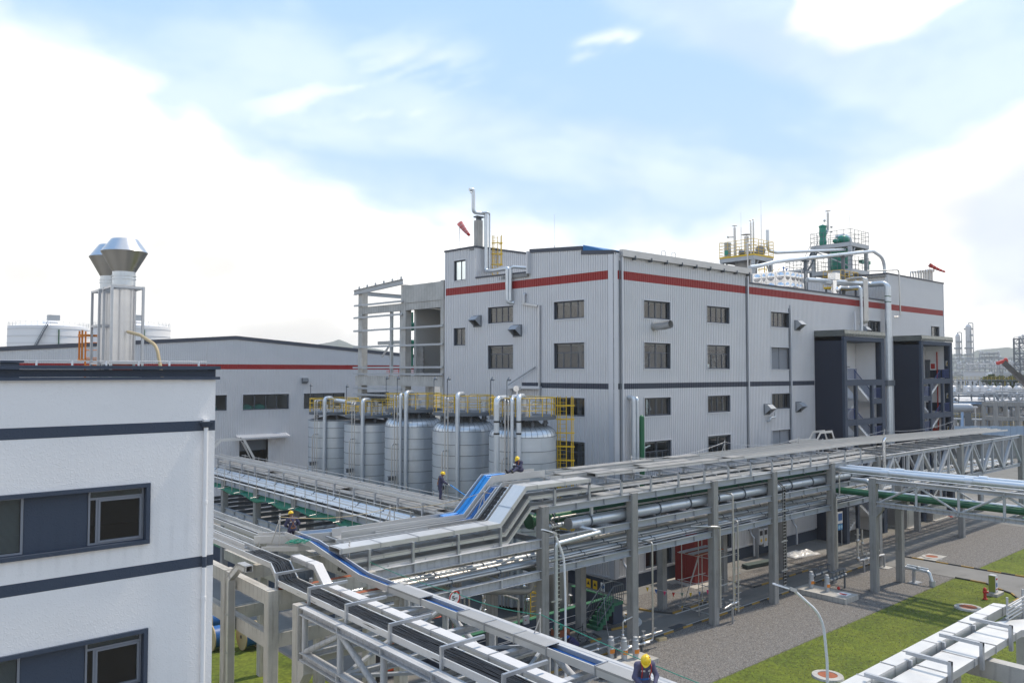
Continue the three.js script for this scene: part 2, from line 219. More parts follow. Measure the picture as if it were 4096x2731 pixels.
Object.assign(MT, { winGrey: mat(lin(0.20, 0.22, 0.26), { roughness: 0.45, metalness: 0.2 }), glassGrey: mat(lin(0.45, 0.5, 0.52), { phys: 1, roughness: 0.03, transmission: 1, thickness: 0, ior: 1.55 }), blind: mat(lin(0.35, 0.37, 0.36), { roughness: 0.7 }), stackA: mat(lin(0.62, 0.62, 0.63), { metalness: 0.9, roughness: 0.38, map: T.metal, roughnessMap: T.metalR }), stackB: mat(lin(0.42, 0.40, 0.36), { metalness: 0.85, roughness: 0.42, map: T.metal, roughnessMap: T.metalR }), sleeve: mat(lin(0.36, 0.09, 0.06), { roughness: 0.8 }), fanGreen: mat(lin(0.3, 0.36, 0.33), { roughness: 0.5 }), frameC: mat(lin(0.50, 0.49, 0.465), { roughness: 0.9, map: T.conc, bumpMap: T.concB, bumpScale: 0.006 }), steelPale: mat(lin(0.42, 0.44, 0.46), { roughness: 0.5, metalness: 0.2, map: T.metal }) });
Object.assign(MT, { railBlue: mat(lin(0.02, 0.045, 0.16), { roughness: 0.5 }), flash: mat(lin(0.16, 0.175, 0.17), { roughness: 0.25, metalness: 0.6 }) });
Object.assign(MT, { galvThin: mat(lin(0.34, 0.36, 0.38), { roughness: 0.6, metalness: 0.3 }), pale: mat(lin(0.58, 0.58, 0.59), { roughness: 0.55, metalness: 0.2, map: T.metal }), yellowPale: mat(lin(0.45, 0.34, 0.08), { roughness: 0.6 }) });
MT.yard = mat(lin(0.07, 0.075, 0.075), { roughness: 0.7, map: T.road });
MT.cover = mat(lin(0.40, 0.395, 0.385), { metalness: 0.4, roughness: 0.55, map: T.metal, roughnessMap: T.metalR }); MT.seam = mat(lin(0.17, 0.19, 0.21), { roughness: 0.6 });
MT.lidDull = mat(lin(0.56, 0.56, 0.57), { metalness: 0.15, roughness: 0.75, map: T.metal });

// ---------------------------------------------------------------- ground, roads, grass
ground('ground', gb().poly([[-4000, -3000], [6000, -3000], [6000, 6000], [-4000, 6000]], -0.016, -0.016), MT.earth);
ground('gravel', gb().poly([[25, 24.85], [66.85, 24.85], [66.85, 31.1], [25, 31.1]], 0, 0), MT.gravel);
ground('gravel', gb().poly([[71.2, 24.8], [94, 24.8], [94, 31.1], [71.2, 31.1]], 0, 0), MT.gravel);
ground('gravel', gb().poly([[71, 33.6], [94, 33.6], [94, 35.6], [71, 35.6]], 0, 0), MT.gravel);
ground('gravel', gb().poly([[42.9, 33.45], [48.6, 33.45], [49.2, 37.9], [42.3, 37.5], [41.9, 36]], 0.05, 0.05), MT.gravel);
ground('gravel', gb().poly([[52.6, 33.5], [60.5, 33.5], [60.5, 36.4], [52.6, 36.4]], 0.05, 0.05), MT.gravel);
ground('gravel', gb().poly([[61.6, 33.6], [66.7, 33.6], [66.9, 36], [61.6, 36.4]], 0.05, 0.05), MT.gravel);
ground('gravel', gb().poly([[36.9, 34.8], [37.3, 33.9], [38.6, 33.7], [39.8, 34.2], [40.3, 35.3], [39.2, 35.4]], 0.05, 0.05), MT.gravel);
ground('gravel', gb().poly([[27, 33], [33.9, 33.2], [35.6, 33.2], [35.8, 34], [33, 35.3], [27, 35.3]], 0.05, 0.05), MT.gravel);
ground('path', gb().poly([[25, 31.15], [98, 31.15], [98, 33.4], [25, 33.4]], 0.004, 0.004), MT.road);
ground('path', gb().poly([[35.9, 33.4], [71, 33.4], [71, 39.2], [35.9, 39.2]], 0, 0), MT.road);
ground('road', gb().poly([[66.95, 10], [71.1, 10], [71.1, 33.4], [66.95, 33.4]], 0.008, 0.008), MT.road);
ground('road', gb().poly([[60.5, 5], [66.95, 5], [66.95, 22.4], [66.2, 21.8], [65.3, 20.4], [64.1, 19.6], [60.5, 19.6]], 0.008, 0.008), MT.road);
ground('road', gb().poly([[94.05, 10], [112, 10], [112, 39], [94.05, 39]], 0.0, 0.0), MT.road);
ground('road', gb().poly([[20.2, -10], [24.9, -10], [24.9, 90], [20.2, 90]], 0.0, 0.0), MT.road);
ground('road', gb().poly([[24.9, 52], [42, 52], [42, 87], [24.9, 87]], -0.004, -0.004), MT.road);
ground('lawn', gb().poly([[25, 3], [60.4, 3], [60.4, 19.7], [64.0, 19.7], [65.2, 20.5], [66.1, 21.9], [66.85, 22.6], [66.85, 24.8], [25, 24.8]], -0.004, -0.004), MT.grass);
ground('lawn', gb().poly([[71.3, 8], [94, 8], [94, 24.75], [71.3, 24.75]], -0.004, -0.004), MT.grass);
ground('lawn', gb().poly([[5, 20], [20.1, 20], [20.1, 60], [5, 60]], -0.004, -0.004), MT.grass);
{ // grass blades that give the turf its nap
  const g = new THREE.BufferGeometry(); g.setAttribute('position', new THREE.BufferAttribute(new Float32Array([-.012, 0, 0, .012, 0, 0, .02, .075, .02, -.012, 0, .03, .012, 0, .03, -.03, .06, 0]), 3)); g.setAttribute('normal', new THREE.BufferAttribute(new Float32Array([0, 1, .3, 0, 1, .3, 0, 1, .3, 0, 1, .3, 0, 1, .3, 0, 1, .3]), 3)); g.setAttribute('uv', new THREE.BufferAttribute(new Float32Array(12), 2));
  const N = 70000, im = new THREE.InstancedMesh(g, mat(lin(0.15, 0.19, 0.025), { roughness: 1, phys: 1, transmission: 0.3, thickness: 0 }), N), m = new THREE.Matrix4(), q = new THREE.Quaternion(), e = new THREE.Euler(), c = new THREE.Color(); let k = 0;
  while (k < N) {
    const far = rnd() < 0.1, u = far ? rr(71.4, 90) : rr(28, 66.6), v = far ? rr(15, 24.9) : rr(8.5, 24.9); if (!far && u > 60.4 && v < 19.8 + cl(u - 64, 0, 3)) continue;
    const d = fbm2(u * 0.5, v * 0.5, 512, 4, 88), s = mix(0.35, 0.8, rnd()) * mix(0.75, 1.25, d);
    e.set(rr(-.3, .3), rr(0, 6.3), rr(-.3, .3)); q.setFromEuler(e); m.compose(new THREE.Vector3(u, -0.006, -v + rr(-.05, .05)), q, new THREE.Vector3(s * 1.5, s, s * 1.5)); im.setMatrixAt(k, m);
    const w = rnd(); c.setRGB(mix(0.55, 1.35, w) * mix(0.8, 1.25, d), mix(0.6, 1.15, w) * mix(0.85, 1.1, d), 0.8); im.setColorAt(k, c); k++;
  }
  im.name = 'grass'; im.receiveShadow = true; scene.add(im); meta(im, 'short green grass blades covering the lawns beside the gravel', 'grass', null, 'stuff');
}
{ // striped kerbs
  const run = (label, pts, w = 0.13) => {
    const t = thing('kerb', label, 'kerb', [...pts[0], 0], 'black and yellow striped kerbs'); let y = 0;
    for (let i = 0; i < pts.length - 1; i++) { const L = Math.hypot(pts[i + 1][0] - pts[i][0], pts[i + 1][1] - pts[i][1]), k = Math.max(1, Math.round(L / 0.95)); for (let j = 0; j < k; j++) { const a = lerp3([...pts[i], 0.05], [...pts[i + 1], 0.05], (j + 0.008) / k), b = lerp3([...pts[i], 0.05], [...pts[i + 1], 0.05], (j + 0.992) / k); part(t, 'kerb_stone', gb().bar(a, b, w, 0.1 + 0.012 * rnd()), y++ % 2 ? MT.kerbY : MT.kerbB); } }
  };
  run('black and yellow kerb between the wide gravel strip and the concrete path', [[28.5, 31.12], [66.8, 31.12]], 0.09);
  run('black and yellow kerb round the gravel bed by the building corner', [[41.7, 36.3], [42.2, 34.6], [42.9, 33.42], [48.5, 33.42]]);
  run('black and yellow kerb of the triangular gravel bed below the green steps', [[36.8, 34.8], [37.3, 33.8], [38.6, 33.6], [39.9, 34.1], [40.4, 35.3]]);
  run('black and yellow kerb in front of the parked tricycle', [[29.5, 33.05], [33.7, 33.1], [35.6, 33.1], [35.9, 34]]);
  run('black and yellow kerb along the far side of the side road', [[71.15, 30.8], [71.2, 21], [71, 12]]);
  run('kerb along the curved lawn corner by the hydrant', [[66.9, 24.8], [66.85, 22.6], [66.1, 21.8], [65.2, 20.4], [64, 19.6], [61, 19.55]], 0.1);
  run('striped kerb beside the gravel beds behind the rack columns', [[52.6, 33.45], [60.4, 33.45]], 0.09);
}
// ---------------------------------------------------------------- the main plant building
const COL = { clad: MT.clad, cladRed: MT.cladRed, cladNavy: MT.cladNavy };
// trapezoid sheet cladding on a wall frame, cut round openings; bands: [h0, h1, key]
function cladding(out, f, s0, s1, h0, top, holes, bands, pitch = 0.235, dep = 0.044) {
  const prof = [[0, 0], [0.22, 0], [0.30, 1], [0.78, 1], [0.86, 0], [1, 0]], n = Math.round((s1 - s0) / pitch), tp = typeof top === 'function' ? top : () => top;
  for (let i = 0; i < n; i++) for (let k = 0; k < 5; k++) {
    const a = s0 + (i + prof[k][0]) * (s1 - s0) / n, b = s0 + (i + prof[k + 1][0]) * (s1 - s0) / n, da = prof[k][1] * dep, db = prof[k + 1][1] * dep, m = (a + b) / 2, ta = tp(a), tb = tp(b);
    let iv = [[h0, Math.min(ta, tb)]];
    for (const o of holes) if (m > o[0] && m < o[1]) iv = iv.flatMap(([x, y]) => (o[3] <= x || o[2] >= y) ? [[x, y]] : [[x, o[2]], [o[3], y]].filter(z => z[1] - z[0] > 0.01));
    for (const [x, y] of iv) {
      const cuts = [x, y]; for (const q of bands) { if (q[0] > x && q[0] < y) cuts.push(q[0]); if (q[1] > x && q[1] < y) cuts.push(q[1]); } cuts.sort((p, q) => p - q);
      for (let c = 0; c < cuts.length - 1; c++) { const c0 = cuts[c], c1 = cuts[c + 1], mm = (c0 + c1) / 2; let key = 'clad'; for (const q of bands) if (mm > q[0] && mm < q[1]) key = q[2]; const last = c === cuts.length - 2 && y >= Math.min(ta, tb) - 1e-6; (out[key] = out[key] || gb()).quad(f.p(a, da, c0), f.p(b, db, c0), f.p(b, db, last ? tb : c1), f.p(a, da, last ? ta : c1)); }
    }
  }
}
// window in a wall frame; kinds: strip (upright lights), grid (two over four), two (pair), louvre
function addWindow(t, f, s0, s1, h0, h1, kind, rec = 0.22) {
  const fr = gb(), w = 0.07;
  for (const b of [[s0 - w, s1 + w, h1, h1 + w], [s0 - w, s1 + w, h0 - w, h0], [s0 - w, s0, h0, h1], [s1, s1 + w, h0, h1]]) fr.wbox(f, b[0], b[1], -0.02, 0.075, b[2], b[3]);
  const W = part(t, 'window', fr, MT.trim), j = gb(), g = 0.035;
  j.wbox(f, s0, s0 + 0.03, -rec - 0.02, -0.022, h0, h1).wbox(f, s1 - 0.03, s1, -rec - 0.02, -0.022, h0, h1).wbox(f, s0 + 0.03, s1 - 0.03, -rec - 0.02, -0.022, h1 - 0.03, h1).wbox(f, s0 + 0.03, s1 - 0.03, -rec - 0.02, -0.022, h0, h0 + 0.03);
  part(W, 'jamb', j, MT.jamb);
  const a = s0 + 0.03, b = s1 - 0.03, lo = h0 + 0.03, hi = h1 - 0.03, fm = gb(), panes = [];
  if (kind === 'louvre') {
    const mid = (a + b) / 2, k = 22; fm.wbox(f, mid - 0.04, mid + 0.04, -rec, -rec + 0.09, lo, hi); part(W, 'sash', fm, MT.frame);
    for (let i = 0; i < k; i++) { const y = mix(lo, hi, (i + 0.5) / k); for (const [x0, x1] of [[a, mid - 0.04], [mid + 0.04, b]]) { const p = gb(); p.hexa([f.p(x0, -rec + 0.1, y - 0.045), f.p(x1, -rec + 0.1, y - 0.045), f.p(x1, -rec, y + 0.03), f.p(x0, -rec, y + 0.03), f.p(x0, -rec + 0.1, y - 0.035), f.p(x1, -rec + 0.1, y - 0.035), f.p(x1, -rec, y + 0.04), f.p(x0, -rec, y + 0.04)]); part(W, 'louvre_blade', p, MT.trim); } }
    return W;
  }
  const vb = (x, y0, y1) => fm.wbox(f, x - g, x + g, -rec, -rec + 0.07, y0, y1), hb = (y, x0, x1) => fm.wbox(f, x0, x1, -rec, -rec + 0.07, y - g, y + g);
  hb(lo + g, a, b); hb(hi - g, a, b); vb(a + g, lo + 2 * g, hi - 2 * g); vb(b - g, lo + 2 * g, hi - 2 * g);
  const split = (x0, x1, y0, y1, k) => { for (let i = 1; i < k; i++) vb(mix(x0, x1, i / k), y0, y1); for (let i = 0; i < k; i++) panes.push([mix(x0, x1, i / k) + (i ? g : 0), mix(x0, x1, (i + 1) / k) - (i < k - 1 ? g : 0), y0, y1]); };
  if (kind === 'strip') split(a + 2 * g, b - 2 * g, lo + 2 * g, hi - 2 * g, 4); else if (kind === 'two') split(a + 2 * g, b - 2 * g, lo + 2 * g, hi - 2 * g, 2); else if (kind === 'three') split(a + 2 * g, b - 2 * g, lo + 2 * g, hi - 2 * g, 3);
  else { const y = mix(lo, hi, 0.63); hb(y, a + 2 * g, b - 2 * g); split(a + 2 * g, b - 2 * g, y + g, hi - 2 * g, 2); split(a + 2 * g, b - 2 * g, lo + 2 * g, y - g, 4); }
  part(W, 'sash', fm, MT.frame);
  for (const p of panes) part(W, 'pane', gb().quad(f.p(p[0], -rec + 0.03, p[2]), f.p(p[1], -rec + 0.03, p[2]), f.p(p[1], -rec + 0.03, p[3]), f.p(p[0], -rec + 0.03, p[3])), MT.glass);
  return W;
}
{
  const t = thing('factory_building', 'large grey corrugated factory building with a red and a navy stripe', 'building', [43.6, 39.17, 0]);
  const uL = v => 43.61 - 0.075 * (v - 39.17);
  const fR = wf([43.61, 39.17], [103.8, 39.17]), fL = wf([uL(58.07), 58.07], [43.61, 39.17]), sL = v => (58.07 - v) * fL.L / 18.9, R = u => u - 43.61;
  const fU = wf([uL(58) + 45, 58], [88.6, 39.17]); // left wall of the tall end block
  const wr = [], wl = [];
  const rows = [[20.07, 21.45, 'strip'], [16.23, 18.22, 'grid'], [12.62, 14.02, 'strip'], [8.55, 10.7, 'grid'], [1.2, 3.7, "grid"]];
  for (const [a, b] of [[47, 50.22], [55.02, 58.26], [64.72, 67.9]]) for (const r of rows) { let k = r[2], lo = r[0], hi = r[1]; if (a > 60 && (lo > 16 && lo < 17)) k = 'louvre'; if (a > 60 && lo > 8 && lo < 9) { k = 'louvre'; lo = 8.93; } if (a > 60 && lo < 4) continue; wr.push([R(a), R(b), lo, hi, k]); }
  wr.push([R(83.5), R(86.6), 20.07, 21.45, 'strip'], [R(99.8), R(102.3), 20.07, 21.45, 'three']);
  for (const [a, b] of [[52.45, 49.42], [44.95, 41.86]]) for (const r of rows.slice(0, 4)) { if (a > 50 && r[0] < 13) continue; wl.push([sL(a), sL(b), r[0], r[1], r[2]]); }
  wl.push([sL(56.87), sL(55.3), 24.06, 25.85, 'two'], [sL(56.87), sL(55.3), 18.31, 19.86, 'two']);
  const redB = [22.82, 23.47, 'cladRed'], nav = [14.72, 15.14, 'cladNavy'];
  const out = {}; cladding(out, fR, 0.02, R(61.1), 1.05, 24.75, wr, [redB, nav]);
  cladding(out, fR, R(61.1), R(72.4), 1.05, 23.75, wr, [redB, nav]); cladding(out, fR, R(72.4), R(88.5), 1.05, 23.75, wr, [redB]); cladding(out, fR, R(88.5), R(103.8), 1.05, 26.8, wr, [redB]);
  cladding(out, fL, 0, sL(54.1), 1.05, 26.75, wl, [redB]); cladding(out, fL, sL(54.1), sL(48.5), 1.05, 24.05, wl, [redB]); cladding(out, fL, sL(48.5), sL(47.5), 1.05, 24.05, wl, [redB, nav]);
  cladding(out, fL, sL(47.5), sL(42.12), 1.05, s => mix(25.75, 25.35, (s - sL(47.5)) / (sL(42.12) - sL(47.5))), wl, [redB, nav]); cladding(out, fL, sL(42.12), fL.L - 0.02, 1.05, s => mix(25.05, 24.75, (s - sL(42.12)) / 2.9), wl, [redB, nav]);
  cladding(out, fU, 0, fU.L, 23.3, 26.75, [], [], 0.33, 0.05);
  const fP = wf([42.5, 54.1], [61, 54.1]); cladding(out, fP, 0, 18.5, 24, 26.75, [], []);
  part(t, 'cladding', out.clad, MT.clad); part(t, 'red_stripe', out.cladRed, MT.cladRed); part(t, 'navy_stripe', out.cladNavy, MT.cladNavy);
  // plinth, rear and end walls
  part(t, 'plinth', gb().box(43.62, 103.8, 39.2, 39.45, 0, 1.0).wbox(fL, 0.3, fL.L - 0.3, -0.25, 0, 0, 1.0), MT.navy);
  part(t, 'rear_wall', gb().box(42.3, 103.7, 57.8, 58, 0, 23.7).box(103.55, 103.75, 39.3, 57.8, 0, 26.7).box(61.1, 61.3, 39.3, 57.8, 23.5, 24.7).box(42.6, 61, 47.45, 47.6, 23.9, 25.7), MT.clad);
  // roofs
  const rf = gb(); rf.hexa([[43.1, 47.4, 25.6], [43.65, 39.3, 24.7], [61, 39.3, 24.7], [61, 47.4, 25.6], [43.1, 47.4, 25.75], [43.65, 39.3, 24.85], [61, 39.3, 24.85], [61, 47.4, 25.75]].map(p => p));
  rf.box(42.7, 61, 47.6, 54, 23.7, 23.95).box(42.4, 61, 54.2, 57.9, 26.55, 26.72).box(61.2, 88.5, 39.3, 57.8, 23.2, 23.4).box(88.2, 103.6, 39.3, 57.8, 26.5, 26.68); part(t, 'roof', rf, MT.concGrey);
  // inside floors and partitions seen through the glass
  const fl = gb(); for (const h of [7.4, 11.5, 15.4, 19.1, 22.4]) fl.box(44, 103.4, 39.6, 57.6, h - 0.2, h).box(44, 103.4, 39.6, 57.6, h - 1.0, h - 0.9); part(t, 'floor_slab', fl, MT.inside);
  const iw = gb(); for (const u of [49.5, 53, 59.5, 63, 70]) iw.box(u, u + 0.4, 40.2, 40.6, 0.2, 23); for (const v of [43, 47.5, 51]) iw.box(44.2, 44.6, v, v + 0.4, 0.2, 23); iw.box(44.5, 103, 46, 46.2, 0.2, 23).box(50.6, 50.8, 40, 57, 0.2, 23); part(t, 'inner_wall', iw, MT.insideDark);
  const ip = gb(); for (let i = 0; i < 46; i++) { const u = rr(45, 68), fz = [7.4, 11.5, 15.4][i % 3], v = rr(40.3, 43); ip.pipe([[u, v, fz], [u, v, fz + rr(0.8, 3)], [u + rr(-1, 1), v, fz + rr(1, 3)]], rr(0.05, 0.3), { seg: 8 }); } part(t, 'process_pipes', ip, MT.stain);
  for (const w of wr) addWindow(t, fR, ...w); for (const w of wl) addWindow(t, fL, ...w);
  // copings, gutter, corner trims, downpipes
  const cp = gb(); const cap = (f, a, b, ha, hb, dh = 0.16, th = 0.3) => cp.hexa([f.p(a, 0.09, ha - th), f.p(b, 0.09, hb - th), f.p(b, -0.3, hb - th), f.p(a, -0.3, ha - th), f.p(a, 0.09, ha), f.p(b, 0.09, hb), f.p(b, -0.3, hb), f.p(a, -0.3, ha)]);
  cap(fL, -0.1, sL(54.1) + 0.05, 26.92, 26.92, 0, 0.17); cap(fL, sL(54.0), sL(47.55), 24.2, 24.12, 0, 0.13); cap(fL, sL(47.55), sL(42.1), 25.9, 25.55); cap(fL, sL(42.15), fL.L + 0.05, 25.2, 24.93);
  cap(fP, 0.1, 18.4, 26.92, 26.92, 0, 0.17); cap(fR, R(61.2), R(88.4), 23.87, 23.87, 0, 0.15); cap(fR, R(88.4), R(103.95), 26.93, 26.93, 0, 0.16); cap(fU, 0, fU.L - 0.02, 26.93, 26.93, 0, 0.16);
  part(t, 'coping', cp, MT.coping);
  part(t, 'gutter', gb().wbox(fR, 0.7, R(61.35), 0, 0.34, 24.52, 25.02), MT.gutter);
  for (let i = 0; i < 9; i++) { const s = 2.1 + i * 1.9; part(t, 'gutter_bracket', gb().wbox(fR, s - 0.03, s + 0.03, 0.0, 0.4, 24.36, 24.66), MT.steelDark); }
  const tr = gb(); tr.wbox(fL, fL.L - 0.42, fL.L + 0.02, 0.03, 0.06, 1.05, 24.75).wbox(fR, 0, 0.42, 0.03, 0.06, 1.05, 24.6).wbox(fL, -0.02, 0.12, -0.1, 0.06, 12.5, 26.75).wbox(fR, R(103.62), R(103.82), -0.1, 0.06, 1.05, 26.78).wbox(fU, fU.L - 0.25, fU.L + 0.03, 0.02, 0.07, 23.9, 26.78).wbox(fL, sL(47.62), sL(47.4), 0.02, 0.07, 24.1, 25.7).wbox(fL, 0, fL.L, 0, 0.08, 1.0, 1.12).wbox(fR, 0, R(72), 0, 0.08, 1.0, 1.12); part(t, 'corner_trim', tr, MT.trim);
  for (const [u, top] of [[44.45, 24.5], [60.95, 24.5], [67.98, 22.2]]) { const s = R(u); part(t, 'downpipe', gb().wbox(fR, s - 0.07, s + 0.07, 0.08, 0.2, 2.1, top).pipe([[u, 39, 2.1], [u, 38.95, 2.0], [u, 38.7, 1.7], [u, 38.7, 0.2]], 0.09, { seg: 8 }), MT.trim); part(t, 'cable_duct', gb().wbox(fR, s - 0.24, s - 0.17, 0.05, 0.1, 2.3, top - 0.3), MT.steelDark); }
  part(t, 'blue_tarpaulin', gb().hexa([[43.4, 42.05, 25.2], [43.7, 39.6, 25.0], [47, 39.6, 25.0], [47, 42.05, 25.2], [43.4, 42.0, 25.62], [43.7, 40.2, 25.1], [47, 40.4, 25.1], [47, 42.0, 25.6]]), mat(lin(0.01, 0.14, 0.36), { roughness: 0.5 }));
  // hooded fan outlets and wall penetrations
  const hood = (f, s, h, lab) => { const w = 0.43, q = (a, b, c) => f.p(s + a * w, b, h + c * 0.72), g = gb(); g.wbox(f, s - 0.52, s + 0.52, 0, 0.08, h - 0.5, h + 0.5); const H = part(t, 'fan_hood', g, MT.steelDark), k = gb(); const P = [[0.08, 0.55], [0.36, 0.55], [0.76, 0.1], [0.08, -0.55]]; const x0 = P.map(([d, y]) => f.p(s - w, d, h + y * 0.78)), x1 = P.map(([d, y]) => f.p(s + w, d, h + y * 0.78)); k.quad(x0[0], x1[0], x1[1], x0[1]).quad(x0[1], x1[1], x1[2], x0[2]); for (const x of [x0, x1]) k.quad(x[0], x[1], x[2], x[3]); part(H, 'cowl', k, MT.steel); part(H, 'fan', gb().wbox(f, s - 0.38, s + 0.38, 0.085, 0.11, h - 0.4, h + 0.4), MT.dark); };
  hood(fL, sL(53.75), 20.35); hood(fL, sL(48.95), 19.35); hood(fR, R(69.3), 20.35); hood(fR, R(63.9), 12.65); hood(fR, R(69.3), 12.7); hood(fR, R(82.6), 20.3);
  { const c = [48.25, 39.17, 19.48]; part(t, 'exhaust_duct', gb().pipe([c, [48.25, 38.1, 19.5], [48.25, 37.55, 19.6]], 0.3, { seg: 18, open: true }).pipe([[48.25, 38.12, 19.5], [48.25, 38.06, 19.5]], 0.32, { seg: 18 }).pipe([[48.25, 39.16, 19.48], [48.25, 39.08, 19.48]], 0.4, { seg: 18 }), MT.gutter); }
}

// ---------------------------------------------------------------- insulated storage tanks in a row
function railRing(t, cu, cv, r, h0, top, a0, a1, n, m = MT.yellow, bars = 3) { // guard rail round a platform
  const P = (a, h) => [cu + r * Math.cos(a), cv + r * Math.sin(a), h], k = 28, g = gb();
  for (let b = 1; b <= bars; b++) { const h = mix(h0, top, b / bars), pts = []; for (let i = 0; i <= k; i++) pts.push(P(mix(a0, a1, i / k), h)); g.pipe(pts, b === bars ? 0.032 : 0.024, { seg: 5 }); }
  part(t, 'hand_rail', g, m);
  for (let i = 0; i <= n; i++) { const a = mix(a0, a1, i / n); part(t, 'rail_post', gb().pipe([P(a, h0), P(a, top)], 0.032, { seg: 5 }), m); }
  
}
function cageLadder(t, p, dir, out, h0, h1, m = MT.yellow, hoop0 = 2.3) { // p: foot [u,v]; dir: sideways; out: away from the wall
  const q = (s, d, h) => [p[0] + dir[0] * s + out[0] * d, p[1] + dir[1] * s + out[1] * d, h], w = 0.3, g = gb();
  for (const s of [-w, w]) part(t, 'ladder_rail', gb().pipe([q(s, 0, h0), q(s, 0, h1)], 0.035, { seg: 5 }), m);
  for (let h = h0 + 0.25; h < h1 - 0.1; h += 0.3) g.pipe([q(-w, 0, h), q(w, 0, h)], 0.016, { seg: 4 }); part(t, 'rungs', g, m);
  for (let h = h0 + hoop0; h < h1 + 0.05; h += 0.95) { const pts = []; for (let i = 0; i <= 10; i++) { const a = i / 10 * Math.PI; pts.push(q(-Math.cos(a) * 0.42, Math.sin(a) * 0.8, h)); } part(t, 'cage_hoop', gb().path(pts, 0.014, 0.09, [0, 0, 1]), m); }
  for (const a of [0.35, Math.PI / 2, Math.PI - 0.35]) part(t, 'cage_strap', gb().path([q(-Math.cos(a) * 0.42, Math.sin(a) * 0.8, h0 + hoop0), q(-Math.cos(a) * 0.42, Math.sin(a) * 0.8, h1)], 0.07, 0.014, [0, 1, 0]), m);
}
function flange(g, c, r) { g.lathe(c[0], c[1], [[0, c[2] - 0.05], [r, c[2] - 0.05], [r, c[2] + 0.05], [0, c[2] + 0.05]], 10); return g; }
